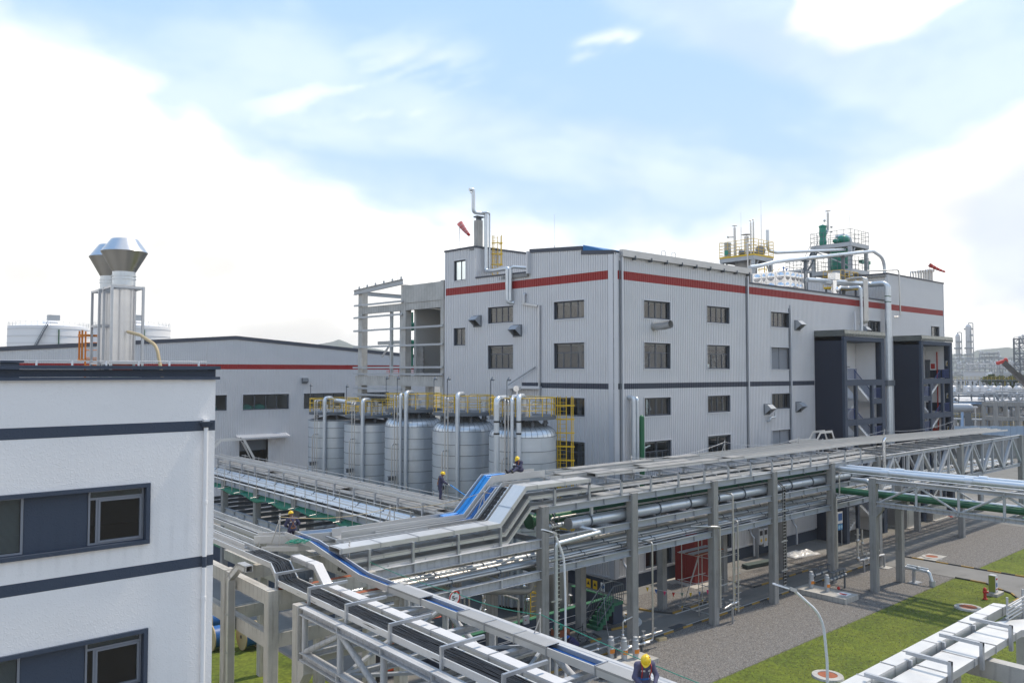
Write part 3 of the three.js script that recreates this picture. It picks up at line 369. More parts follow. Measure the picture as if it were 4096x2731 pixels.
{
  const R = 2.4, mk = (v, label, domed, idx) => {
    const cu = 37.2, t = thing('storage_tank', label, 'tank', [cu, v, 0], 'insulated storage tanks in a row'), sh = domed ? 11.55 : 11.4, pf = domed ? 12.95 : 12.2;
    // cladding sheets: courses of rolled aluminium with lapped seams
    const courses = domed ? [0.3, 1.6, 2.55, 3.5, 4.4, 5.3, 6.2, 7.1, 8.0, 8.9, 9.8, 10.6, sh] : [0.3, 1.3, 2.25, 3.2, 4.15, 5.1, 6.05, 7.0, 7.95, 8.9, 9.85, 10.75, sh], tint = [MT.jacket, MT.jacketB, MT.jacketC];
    for (let c = 0; c < courses.length - 1; c++) { const ph = (c % 2) * 0.35 + idx * 0.13, K = 9, r = R - c * 0.0035; for (let i = 0; i < K; i++) { const a0 = ph + i / K * 2 * Math.PI, a1 = ph + (i + 1) / K * 2 * Math.PI; part(t, 'cladding_sheet', gb().lathe(cu, v, [[r, courses[c] + 0.02], [r, courses[c + 1] - 0.02]], 7, { a0, a1 }).pipe([[cu + (r + 0.002) * Math.cos(a0), v + (r + 0.002) * Math.sin(a0), courses[c]], [cu + (r + 0.002) * Math.cos(a0), v + (r + 0.002) * Math.sin(a0), courses[c + 1]]], 0.009, { seg: 4 }), tint[(i * 7 + c * 5 + idx) % 3]); } }
    { const g = gb(); for (let c = 1; c < courses.length; c++) g.lathe(cu, v, [[R - 0.05, courses[c] - 0.02], [R - 0.002, courses[c] - 0.02], [R - 0.002, courses[c] + 0.02], [R - 0.05, courses[c] + 0.02]], 48); part(t, 'seam_ring', g, MT.seam); }
    if (domed) { // dome of raised gores
      const K = 34, g = gb(), rb = gb(); for (let i = 0; i < K; i++) { const a0 = i / K * 2 * Math.PI, a1 = (i + 1) / K * 2 * Math.PI, pr = [[R - 0.04, sh - 0.02]]; for (let k = 1; k <= 8; k++) { const e = k / 8 * Math.PI / 2; pr.push([R - 0.04 - 0.95 * (1 - Math.cos(e)), sh + 0.72 * Math.sin(e)]); } pr.push([0.9, sh + 1.1], [0.05, sh + 1.22]); g.lathe(cu, v, pr, 2, { a0: a0 + 0.006, a1: a1 - 0.006, smooth: true }); const rib = pr.map(([r, h]) => [cu + (r + 0.004) * Math.cos(a0), v + (r + 0.004) * Math.sin(a0), h]); rb.pipe(rib, 0.016, { seg: 4 }); }
      part(t, 'dome', g, MT.jacket); part(t, 'dome_seams', rb, MT.seam);
    } else part(t, 'roof', gb().lathe(cu, v, [[R - 0.03, sh], [R - 0.03, sh + 0.05], [0.05, sh + 0.5]], 36, {}), MT.jacketD);
    // platform, its legs and rail
    const pr = R - 0.12, dk = gb(); dk.lathe(cu, v, [[0, pf - 0.06], [pr, pf - 0.06], [pr, pf + 0.02], [0, pf + 0.02]], 30); part(t, 'platform', dk, MT.steelDark);
    const bm = gb(); bm.lathe(cu, v, [[pr + 0.01, pf - 0.24], [pr + 0.06, pf - 0.24], [pr + 0.06, pf], [pr + 0.01, pf]], 30); part(t, 'edge_beam', bm, MT.steelDark);
    for (let i = 0; i < 9; i++) { const a = i / 9 * 2 * Math.PI + 0.2, r = 1.7; const p = [cu + r * Math.cos(a), v + r * Math.sin(a)]; part(t, 'platform_leg', flange(gb().pipe([[...p, sh], [...p, pf - 0.06]], 0.09, { seg: 8 }), [...p, sh + (domed ? 0.85 : 0.35)], 0.17), MT.steelDark); }
    railRing(t, cu, v, pr + 0.02, pf, pf + 1.25, 0, Math.PI * 2, 15);
    // nozzles, valves and small pipework on the platform
    for (let i = 0; i < 6; i++) { const a = rr(0, 6.28), r = rr(0.3, 1.7), p = [cu + r * Math.cos(a), v + r * Math.sin(a)], hh = rr(0.35, 1.3); const g = gb().pipe([[...p, pf - 0.3], [...p, pf + hh]], rr(0.06, 0.2), { seg: 9 }); flange(g, [...p, pf + hh], 0.2); flange(g, [...p, pf + 0.3], 0.18); part(t, 'nozzle', g, i % 2 ? MT.jacket : MT.steelPipe); }
    for (let i = 0; i < 3; i++) { const a = rr(0, 6.28), p = [cu + 1.5 * Math.cos(a), v + 1.5 * Math.sin(a)]; part(t, 'valve', gb().ball([...p, pf + 0.75], 0.13, 8).pipe([[...p, pf], [...p, pf + 1.1]], 0.04, { seg: 6 }).lathe(p[0], p[1], [[0, pf + 1.06], [0.17, pf + 1.06], [0.17, pf + 1.09], [0, pf + 1.09]], 12), MT.steelPipe); }
    // flood lamps on bent poles
    for (const a of domed ? [3.5, 2.6] : [2.9]) { const p = [cu + pr * Math.cos(a), v + pr * Math.sin(a)]; const L = part(t, 'lamp_pole', gb().pipe([[...p, pf], [...p, pf + 2.45], [p[0] - 0.1, p[1] - 0.28, pf + 2.62]], 0.035, { seg: 6, bend: 0.2 }), MT.steelDark); part(L, 'lamp_head', gb().lathe(p[0] - 0.12, p[1] - 0.36, [[0.03, pf + 2.7], [0.15, pf + 2.52], [0.12, pf + 2.44], [0, pf + 2.44]], 12), MT.steelDark); }
    // side bracket with a pipe support
    part(t, 'pipe_bracket', gb().box(cu - R - 0.45, cu - R + 0.05, v - 0.75, v - 0.62, 7.3, 7.6).box(cu - R - 0.45, cu - R + 0.05, v - 1.0, v - 0.5, 7.6, 7.65), MT.steelDark);
    // tall pipes that climb the shell and turn over the rail
    const top = domed ? 14.35 : 13.55;
    const d1 = [cu - 1.9, v - 1.75]; part(t, 'riser_pipe', gb().pipe([[...d1, 0.4], [...d1, top], [cu - 0.7, v - 0.9, top], [cu - 0.7, v - 0.9, pf + 0.2]], 0.17, { seg: 12, bend: 0.35 }), MT.jacket);
    if (domed && idx !== 1) part(t, 'riser_pipe', gb().pipe([[d1[0] - 0.34, d1[1] + 0.3, 0.4], [d1[0] - 0.34, d1[1] + 0.3, top - 0.15], [cu - 0.4, v + 0.4, top - 0.15], [cu - 0.4, v + 0.4, pf + 0.2]], 0.12, { seg: 10, bend: 0.3 }), MT.jacket);
    for (const o of [0.55, 0.72]) part(t, 'thin_pipe', gb().pipe([[d1[0] - o, d1[1] + o * 0.8, 0.4], [d1[0] - o, d1[1] + o * 0.8, top - 0.5 + o * 0.4], [cu - 1.2, v + 0.5, top - 0.5 + o * 0.4]], 0.045, { seg: 6, bend: 0.2 }), MT.steelPipe);
    part(t, 'thin_pipe', gb().pipe([[cu - 2.2, v - 1.0, 10.2], [cu - 2.75, v - 1.0, 10.2], [cu - 2.75, v - 1.0, 0.4]], 0.055, { seg: 6, bend: 0.2 }), MT.steelPipe);
    return t;
  };
  const L = 'insulated storage tank with yellow railed platform';
  const tk = [mk(41.95, 'nearest domed ' + L + ', with the yellow caged ladder', true, 0), mk(48.77, 'domed ' + L + ', behind the standing worker', true, 1), mk(55.62, 'middle domed ' + L + ' of the row of five', true, 2), mk(62.4, 'flat-topped ' + L + ', nearer of the two flat ones', false, 3), mk(69.3, 'farthest flat-topped ' + L + ' by the low hall', false, 4)];
  cageLadder(tk[0], [39.1, 39.95], [0.72, -0.69], [0.69, -0.72].map((x, i) => [0.5, -0.86][i]), 1, 14.3, MT.yellow, 2.2);
  // overhead pipes joining the two far tanks, black bands round the near risers
  part(tk[3], 'cross_pipe', gb().pipe([[36.2, 63, 13.2], [36.2, 66.4, 13.3], [36.6, 68.6, 13.3], [36.6, 68.6, 12.4]], 0.2, { seg: 12, bend: 0.4 }), MT.jacket);
  part(tk[0], 'riser_pipe', gb().pipe([[34.2, 41.2, 0.4], [34.2, 41.2, 14.2], [35.9, 42.0, 14.2], [35.9, 42.0, 13]], 0.2, { seg: 12, bend: 0.4 }), MT.jacket);
  part(tk[0], 'marker_band', gb().lathe(35.3, 40.2, [[0.178, 12.6], [0.178, 12.72]], 14).lathe(35.3, 40.2, [[0.178, 11.8], [0.178, 11.92]], 14).lathe(34.2, 41.2, [[0.208, 12.6], [0.208, 12.72]], 14).lathe(34.2, 41.2, [[0.208, 11.8], [0.208, 11.92]], 14), MT.black);
  part(tk[0], 'actuated_valve', gb().pipe([[36.2, 41.4, 14.2], [36.2, 41.4, 14.75]], 0.06, { seg: 8 }).pipe([[35.85, 41.1, 14.85], [36.55, 41.7, 14.85]], 0.2, { seg: 12 }).box(35.95, 36.45, 41.15, 41.65, 14.0, 14.45), MT.stain);
}
{ // pump pad steel around the tank feet, bund wall
  const t = thing('bund_wall', 'green painted bund wall with white lines around the tank yard', 'wall', [25.5, 35.4, 0]);
  part(t, 'wall', gb().box(25.5, 39.2, 35.3, 35.55, 0, 1.35).box(38.95, 39.2, 35.55, 38.9, 0, 1.35).box(25.5, 25.75, 35.55, 72, 0, 1.2), MT.navy);
  part(t, 'wall_cap', gb().box(25.45, 39.25, 35.25, 35.6, 1.36, 1.42).box(38.9, 39.25, 35.61, 38.95, 1.36, 1.42).box(25.45, 25.8, 35.61, 72, 1.22, 1.28), MT.pit);
  for (const h of [0.42, 0.5, 0.9]) part(t, 'white_line', gb().box(25.6, 39.22, 35.288, 35.296, h, h + 0.035), MT.whiteFlat);
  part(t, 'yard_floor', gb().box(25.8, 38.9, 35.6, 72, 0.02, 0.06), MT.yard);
  part(t, 'inner_lining', gb().box(25.8, 38.9, 35.56, 35.62, 0.1, 1.3), MT.pit);
}

// ---------------------------------------------------------------- pipe racks and cable trays
function subpath(pts, d0, d1) { const out = []; let d = 0; for (let i = 0; i < pts.length - 1; i++) { const L = L3(S3(pts[i + 1], pts[i])), a = d, b = d + L; if (b > d0 && a < d1) { const s = Math.max(d0, a), e = Math.min(d1, b); if (!out.length) out.push(lerp3(pts[i], pts[i + 1], (s - a) / L)); out.push(lerp3(pts[i], pts[i + 1], (e - a) / L)); } d = b; } return out; }
const pat = (pts, at) => { let d = 0; for (let i = 0; i < pts.length - 1; i++) { const L = L3(S3(pts[i + 1], pts[i])); if (at <= d + L || i === pts.length - 2) return lerp3(pts[i], pts[i + 1], cl((at - d) / L)); d += L; } };
const plen = pts => { let d = 0; for (let i = 0; i < pts.length - 1; i++) d += L3(S3(pts[i + 1], pts[i])); return d; };
// cable tray: pts = middle of the tray floor; cover: list of [from, to] metres along it (or true)
function tray(label, pts, w, d, o = {}) {
  const t = thing(o.name || 'cable_tray', label, 'cable tray', pts[0], o.group), m = o.mat || MT.tray, L = plen(pts), th = 0.022;
  for (const s of [-1, 1]) { const x = s * w / 2, a = Math.min(x, x - s * th), b = Math.max(x, x - s * th), lip = s * 0.05; part(t, 'side_rail', gb().sweep([[a, 0], [b, 0], [b, d], [a, d]], pts).sweep(s > 0 ? [[x - lip, d - th], [a, d - th], [a, d], [x - lip, d]] : [[b, d - th], [x - lip, d - th], [x - lip, d], [b, d]], pts), m); }
  if (o.rungs) { const n = Math.round(L / o.rungs), g = gb(); for (let i = 0; i < n; i++) { const [p, q] = subpath(pts, (i + 0.5) / n * L - 0.04, (i + 0.5) / n * L + 0.04); g.sweep([[-w / 2 + th, 0.01], [w / 2 - th, 0.01], [w / 2 - th, 0.04], [-w / 2 + th, 0.04]], [p, q]); } part(t, 'rungs', g, MT.alu); }
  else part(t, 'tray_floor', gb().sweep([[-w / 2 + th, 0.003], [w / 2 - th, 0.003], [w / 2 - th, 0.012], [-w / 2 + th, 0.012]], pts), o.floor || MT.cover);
  for (const c of (o.cover === true ? [[0, L]] : o.cover || [])) {
    const n = Math.max(1, Math.round((c[1] - c[0]) / (o.lid || 1.95)));
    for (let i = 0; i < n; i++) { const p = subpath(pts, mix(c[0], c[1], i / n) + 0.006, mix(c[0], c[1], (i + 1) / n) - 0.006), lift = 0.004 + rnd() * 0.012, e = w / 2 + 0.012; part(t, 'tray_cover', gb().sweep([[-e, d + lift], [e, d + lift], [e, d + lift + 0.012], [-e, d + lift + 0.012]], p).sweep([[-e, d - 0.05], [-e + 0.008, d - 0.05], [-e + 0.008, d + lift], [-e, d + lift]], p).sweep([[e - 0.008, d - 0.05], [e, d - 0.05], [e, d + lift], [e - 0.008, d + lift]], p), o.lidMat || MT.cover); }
    if (o.bands !== false) { const g = gb(); for (let i = 0; i <= n; i++) { const at = cl(mix(c[0], c[1], i / n), 0.1, L - 0.1), p = subpath(pts, at - 0.02, at + 0.02), e = w / 2 + 0.02; if (p.length > 1) g.sweep([[-e, -0.02], [-e + 0.012, -0.02], [-e + 0.012, d + 0.03], [e - 0.012, d + 0.03], [e - 0.012, -0.02], [e, -0.02], [e, d + 0.04], [-e, d + 0.04]], p, { fan: false }); } part(t, 'strap', g, MT.galv, { kind: 'stuff' }); }
  }
  if (o.cables) { const [k, r, cm, fill] = o.cables, g = gb(), step = 0.35, n = Math.ceil(L / step), W = w - 2 * th - 2 * r; for (let j = 0; j < k; j++) { const layer = Math.floor(j / (W / (r * 2.1))), x0 = ((j * r * 2.1) % W) - W / 2, cp = []; const c0 = o.crange ? o.crange[0] : 0, c1 = o.crange ? o.crange[1] : L; const mm = Math.ceil((Math.min(c1, L) - c0) / step), sub = []; for (let i = 0; i <= mm; i++) sub.push(pat(pts, c0 + (Math.min(c1, L) - c0) * i / mm)); const l = o.lat; for (let i = 0; i < sub.length; i++) { const wob = (fbm2(i * 0.35 + j * 3.7, j * 1.3, 4096, 2, 7) - 0.5) * r * (o.wob || 4); const z = 0.03 + r + layer * r * 1.75 + (fbm2(i * 0.3 + j * 5.1, 2.2, 4096, 2, 9) - 0.4) * r * 1.4 + (fill || 0); sub[i] = [sub[i][0] + l[0] * (x0 + wob), sub[i][1] + l[1] * (x0 + wob), sub[i][2] + z]; } g.pipe(sub, r, { seg: 5 }); } part(t, 'cable_bundle', g, cm, { kind: 'stuff' }); }
  return t;
}
const rackR = thing('pipe_rack', 'long grey steel and concrete pipe rack running in front of the factory building', 'pipe rack', [28.3, 30.3, 0]);
const ibm = (t, a, b, d = 0.37, m = MT.steel, w = 0.24, stiff = 2.4) => { const B = part(t, 'beam', gb().ibeam([a[0], a[1], a[2] - d / 2], [b[0], b[1], b[2] - d / 2], w, d, 0.028, 0.02), m); if (stiff) { const L = L3(S3(b, a)), n = Math.floor(L / stiff), g = gb(), dir = N3(S3(b, a)), l = [dir[1], -dir[0], 0]; for (let i = 1; i <= n; i++) { const c = A3(lerp3(a, b, i / (n + 1)), [0, 0, -d / 2]); g.bar(A3(c, M3(l, w / 2)), A3(c, M3(l, -w / 2)), 0.02, d - 0.058); } if (n > 0) part(B, 'stiffener', g, m); } return B; };
const colm = (t, u, v, h0, h1, s = 0.5, m = MT.concGrey) => { const c = 0.03, x = s / 2, q = [[-x + c, -x], [x - c, -x], [x, -x + c], [x, x - c], [x - c, x], [-x + c, x], [-x, x - c], [-x, -x + c]].map(([a, b]) => [u + a, v + b]); return part(t, 'column', gb().poly(q, h0, h1), m); };
const RU = [28.3, 35.33, 43.17, 50.2, 58.4, 66.1];
{
  const t = rackR, vf = 30.36, vb = 34.5;
  for (const u of RU) { colm(t, u, vf, 0, 9.06); colm(t, u, vb, 0, 9.06); }
  for (const h of [9.0, 7.42, 5.87]) {
    for (let i = 0; i < RU.length - 1; i++) { ibm(t, [RU[i] + 0.25, vf, h], [RU[i + 1] - 0.25, vf, h]); ibm(t, [RU[i] + 0.25, vb, h], [RU[i + 1] - 0.25, vb, h], 0.37, MT.steel, 0.24, 0); for (const k of [0, 1 / 3, 2 / 3]) { const u = mix(RU[i], RU[i + 1], k); ibm(t, [u, vf + 0.25, h - 0.03], [u, vb - 0.25, h - 0.03], 0.3, MT.steelDark, 0.2, 0); } }
    ibm(t, [RU[5], vf + 0.25, h - 0.03], [RU[5], vb - 0.25, h - 0.03], 0.3, MT.steelDark, 0.2, 0);
    const g = gb(); for (const u of RU) for (const s of [-1, 1]) for (let k = 0; k < 4; k++) g.box(u + s * 0.27 - 0.012, u + s * 0.27 + 0.012, vf - 0.07, vf - 0.04, h - 0.31 + k * 0.08, h - 0.29 + k * 0.08); part(t, 'bolts', g, MT.steelDark);
  }
  // far span: lattice girders to the distant columns
  for (const [a, b] of [[66.1, 83.8], [83.8, 101.0]]) for (const v of [vf, vb]) {
    ibm(t, [a + 0.25, v, 9.0], [b - 0.25, v, 9.0], 0.3, a < 70 ? MT.fireproof : MT.steel, 0.24, 0); ibm(t, [a + 0.25, v, 5.9], [b - 0.25, v, 5.9], 0.3, a < 70 ? MT.fireproof : MT.steel, 0.24, 0);
    const n = 6; for (let i = 0; i < n; i++) { const u0 = mix(a, b, (i + 0.0) / n), u1 = mix(a, b, (i + 1) / n); const m = a < 70 ? MT.fireproof : MT.steel; part(t, 'brace', gb().bar([i % 2 ? u0 : u0 + 0.15, v, i % 2 ? 8.75 : 5.8], [u1, v, i % 2 ? 5.8 : 8.75], 0.28, 0.24), m); if (i) part(t, 'post', gb().bar([u0, v, 5.85], [u0, v, 8.75], 0.2, 0.2), m); if (v === vf) ibm(t, [u0, vf, 9.0], [u0, vb, 9.0], 0.24, m, 0.18, 0), ibm(t, [u0, vf, 5.9], [u0, vb, 5.9], 0.24, m, 0.18, 0); }
    colm(t, b, v, 0, 9.0, 0.5);
  }
}
{ // west part of the rack (fire-proofed beams) and the cross bridge with its concrete portals
  const t = thing('pipe_rack', 'pale fire-proofed pipe rack section with stacked covered trays left of the height sign', 'pipe rack', [13.5, 30.3, 0]), f = MT.fireproof;
  for (const v of [30.3, 34.5]) for (const h of [7.42, 5.82]) { const B = ibm(t, [18.1, v, h], [28.05, v, h], 0.45, f, 0.3, 0); const g = gb(); for (const u of [20.3, 22.85, 25.4]) g.box(u - 0.05, u + 0.05, v - 0.15, v + 0.15, h - 0.42, h - 0.03); part(B, 'stiffener', g, f); }
  for (const u of [20.3, 22.85, 25.4]) for (const h of [7.36, 5.76]) ibm(t, [u, 30.45, h], [u, 34.35, h], 0.36, f, 0.24, 0);
  for (const [u, v] of [[13.5, 30.1], [13.5, 34.6], [13.5, 27.6], [17.9, 30.1], [17.9, 34.6], [17.9, 27.6]]) colm(t, u, v, 0, 7.45, 0.44, MT.conc);
  const cb = (u0, u1, v0, v1, h) => part(t, 'concrete_beam', gb().box(u0, u1, v0, v1, h - 0.55, h), MT.conc);
  for (const h of [7.42, 5.75]) { cb(13.33, 13.67, 30.32, 34.38, h); cb(13.33, 13.67, 34.82, 46, h); cb(17.73, 18.07, 30.32, 34.38, h); cb(17.73, 18.07, 34.82, 46, h); for (const v of [30.1, 34.6, 27.6]) cb(13.72, 17.68, v - 0.17, v + 0.17, h); }
  for (const v of [30.1, 27.6]) part(t, 'rusty_plate', gb().box(13.75, 17.6, v - 0.13, v + 0.13, 7.424, 7.436), MT.rust);
  for (const u of [13.5, 17.9]) { colm(t, u, 41, 0, 7.4, 0.44, MT.conc); part(t, 'corbel', gb().hexa([[u - 0.2, 26.9, 5.1], [u + 0.2, 26.9, 5.1], [u + 0.2, 27.37, 4.5], [u - 0.2, 27.37, 4.5], [u - 0.2, 26.9, 5.5], [u + 0.2, 26.9, 5.5], [u + 0.2, 27.37, 5.5], [u - 0.2, 27.37, 5.5]]), MT.conc); }
  // lattice bridge that comes towards the camera
  const b = thing('truss_bridge', 'fire-proofed lattice bridge carrying black and blue cables towards the camera', 'truss bridge', [15.7, 27.4, 5.5]);
  const V0 = 27.35, step = 2.78, n = 7, Ve = V0 - n * step;
  for (const u of [13.5, 17.9]) {
    const chord = (h, w) => { const C = part(b, 'chord', gb().ibeam([u, V0, h - 0.15], [u, Ve, h - 0.15], w, 0.3, 0.05, 0.05), f); const g = gb(); for (let i = 1; i < n; i++) g.box(u - w / 2, u + w / 2, V0 - i * step - 0.03, V0 - i * step + 0.03, h - 0.26, h - 0.04); part(C, 'stiffener', g, f); };
    chord(7.42, 0.32); chord(5.8, 0.32);
    for (let i = 0; i <= n; i++) { const v = V0 - i * step - (i === 0 ? 0.15 : 0); part(b, 'post', gb().pipe([[u, v, 5.78], [u, v, 7.14]], 0.12, { seg: 8 }), f); if (i < n) { const a = i % 2 === 0; part(b, 'brace', gb().pipe([[u, v - 0.1, a ? 5.85 : 7.05], [u, v - step + 0.15, a ? 7.05 : 5.85]], 0.11, { seg: 8 }), f); } }
  }
  for (let i = 0; i <= n; i++) { const v = V0 - i * step; for (const h of [7.36, 5.74]) part(b, 'cross_beam', gb().ibeam([13.66, v, h - 0.12], [17.74, v, h - 0.12], 0.22, 0.24, 0.04, 0.04), f); if (i < n) { part(b, 'wind_brace', gb().bar([i % 2 ? 13.6 : 17.8, v, 5.66], [i % 2 ? 17.8 : 13.6, v - step, 5.66], 0.14, 0.1), MT.steel); part(b, 'wind_brace', gb().bar([i % 2 ? 17.8 : 13.6, v, 7.2], [i % 2 ? 13.6 : 17.8, v - step, 7.2], 0.1, 0.08), MT.steel); } }
  // tray support frames on the bridge
  for (let i = -1; i <= n; i++) { const v = V0 - i * step; part(b, 'tray_frame', gb().bar([13.72, v, 7.42], [13.72, v, 8.05], 0.1, 0.1, [0, 1, 0]).bar([13.68, v, 8.02], [15.3, v, 8.02], 0.09, 0.1), MT.galv); part(b, 'tray_post', gb().bar([15.2, v, 7.42], [15.2, v, 7.62], 0.12, 0.12, [0, 1, 0]), MT.galv); }
}
{ // trays on the west rack section, climbing to the long rack
  const G = 'covered cable trays stacked on the west rack';
  const st = (v, h0, h1, w, d, u0, us, ue, u1) => [[u0, v, h0], [us, v, h0], [ue, v, h1], [u1, v, h1]];
  const lat = [0, -1];
  tray('top covered tray of the front stack, with a bright sloping lid', st(30.82, 8.32, 9.97, 0, 0, 16.6, 25.5, 27.2, 31.9), 0.95, 0.19, { cover: true, lidMat: MT.tray });
  tray('middle covered tray of the front stack under the bright lid', st(30.82, 7.84, 9.46, 0, 0, 16.9, 25.8, 27.42, 33), 0.95, 0.17, { cover: true });
  tray('lowest covered tray of the front stack, resting just above the rack beam', st(30.82, 7.42, 8.96, 0, 0, 17, 25.95, 27.55, 66), 0.9, 0.16, { cover: [[0, 30], [34, 50]] });
  tray('narrow ladder tray full of thin black cables beside the blue cable slope', st(32.0, 8.3, 9.95, 0, 0, 17.5, 25.6, 27.3, 29.2), 0.75, 0.2, { rungs: 0.3, cables: [9, 0.022, MT.black], lat, crange: [5, 13.4] });
  tray('ladder tray with dark blue cables between the two wide slopes', st(32.85, 8.2, 9.7, 0, 0, 20, 25.5, 27.1, 28.3), 0.6, 0.22, { rungs: 0.3, cables: [12, 0.03, MT.blueD], lat, crange: [5, 8.4] });
  tray('wide tray filled with bright blue cables climbing to the seated worker', st(33.75, 8.24, 10.05, 0, 0, 18.3, 25.55, 27.45, 31.2), 0.95, 0.36, { cables: [26, 0.036, MT.blue, 0.08], lat, crange: [6.2, 11.2] });
  // long trays on the main rack
  tray('covered upper tray along the rack, nearest the front', [[33.6, 31.95, 9.98], [46, 31.95, 9.94], [66, 31.95, 9.9], [101, 31.95, 9.35]], 0.75, 0.17, { cover: [[0, 3.2], [4.6, 12], [13.5, 15]] });
  tray('dark half-empty middle tray below the upper tray of the rack', [[33.5, 31.75, 9.25], [66, 31.75, 9.25]], 0.8, 0.16, { cover: [[0.5, 11], [14, 22]] });
  tray('open ladder tray in the middle of the rack top', [[31, 33.0, 9.95], [66, 33.0, 9.93], [101, 33.0, 9.4]], 0.75, 0.17, { rungs: 0.35, cover: [[1, 5], [8, 13]] });
  tray('rearmost covered tray along the rack top', [[32.4, 34.1, 10.0], [66, 34.1, 9.97], [101, 34.1, 9.4]], 0.8, 0.2, { rungs: 0.5, cover: [[1.5, 9], [11, 14]] });
  for (let i = 0; i < 14; i++) { const u = 29.1 + i * 2.62, tp = u < 33.4 ? 9.95 : 9.88; part(rackR, 'tray_frame', gb().bar([u, 30.3, 9.0], [u, 30.3, tp], 0.12, 0.1, [0, 1, 0]).bar([u, 30.25, tp - 0.05], [u, 34.5, tp - 0.05], 0.1, 0.1).bar([u, 31.2, 9.2], [u, 33.6, 9.2], 0.08, 0.08).bar([u, 33.9, 9.0], [u, 33.9, tp], 0.1, 0.1, [0, 1, 0]), MT.galv); }
  const w = scene.children.find(o => o.userData.label && o.userData.label.startsWith('pale fire')); for (const u of [18.0, 20.25, 22.8, 25.4]) part(w, 'tray_frame', gb().bar([u, 30.28, 7.42], [u, 30.28, 8.34], 0.11, 0.1, [0, 1, 0]).bar([u, 30.25, 7.82], [u, 32.6, 7.82], 0.08, 0.05).bar([u, 30.25, 8.29], [u, 34.2, 8.29], 0.08, 0.06).bar([u, 33.1, 7.42], [u, 33.1, 8.2], 0.1, 0.1, [0, 1, 0]), MT.galv);
  // trays across the bridge and behind
  tray('wide open tray packed with black cables on the lattice bridge', [[14.55, 45.5, 7.9], [14.55, 31.6, 7.9], [14.15, 30.0, 7.55], [14.15, 8, 7.5]], 0.82, 0.22, { cables: [66, 0.022, MT.black], lat: [1, 0], crange: [11, 37], wob: 6 });
  tray('narrow covered tray with clear lids in the middle of the bridge', [[15.1, 31.4, 8.15], [15.1, 29.4, 8.12], [15.1, 28.6, 7.52], [15.1, 8, 7.5]], 0.36, 0.2, { cover: true, lid: 1.5, lidMat: MT.lidDull });
  tray('narrow tray with blue cables showing between lids on the right of the bridge', [[16.6, 35.1, 8.35], [16.6, 32.6, 8.3], [16.75, 28.6, 7.6], [16.75, 8, 7.5]], 0.5, 0.24, { cover: [[8.8, 11], [13.2, 17.6], [19.6, 21]], lid: 1.6, cables: [14, 0.024, MT.blueD, 0.03], lat: [1, 0], crange: [0.6, 21] });
  tray('ladder tray with white rungs running back behind the office', [[16.5, 46, 7.95], [16.5, 36.2, 7.95]], 0.95, 0.2, { rungs: 0.3, cables: [6, 0.03, MT.dark], lat: [0.5, 0] });
  tray('ladder tray nearest the office wall, with pale rungs', [[15.0, 47, 7.98], [15.0, 35.6, 7.98]], 0.75, 0.2, { rungs: 0.32 });
  tray('angled ladder tray with a black cable loop beside the crouched worker', [[15.4, 35.2, 7.9], [16.6, 34.2, 7.9], [18.2, 33.85, 7.9], [20.5, 33.85, 7.9]], 0.8, 0.2, { rungs: 0.3, cables: [8, 0.025, MT.black], lat: [0.4, -0.6] });
  tray('short angled tray with blue cables where the harnessed worker stands', [[15.4, 36.1, 8.1], [16.7, 35.2, 8.1], [18.3, 34.75, 8.1], [19.6, 34.75, 8.1]], 0.85, 0.34, { cables: [14, 0.03, MT.blue], lat: [0.4, -0.8], crange: [1.9, 5] });
  tray('covered cable duct dropping down the concrete column by the office', [[13.22, 31.6, 7.9], [13.22, 32.4, 7.9], [13.1, 33.1, 7.3], [13.1, 33.1, 1.2]], 0.3, 0.22, { cover: true, lid: 1.5 });
}
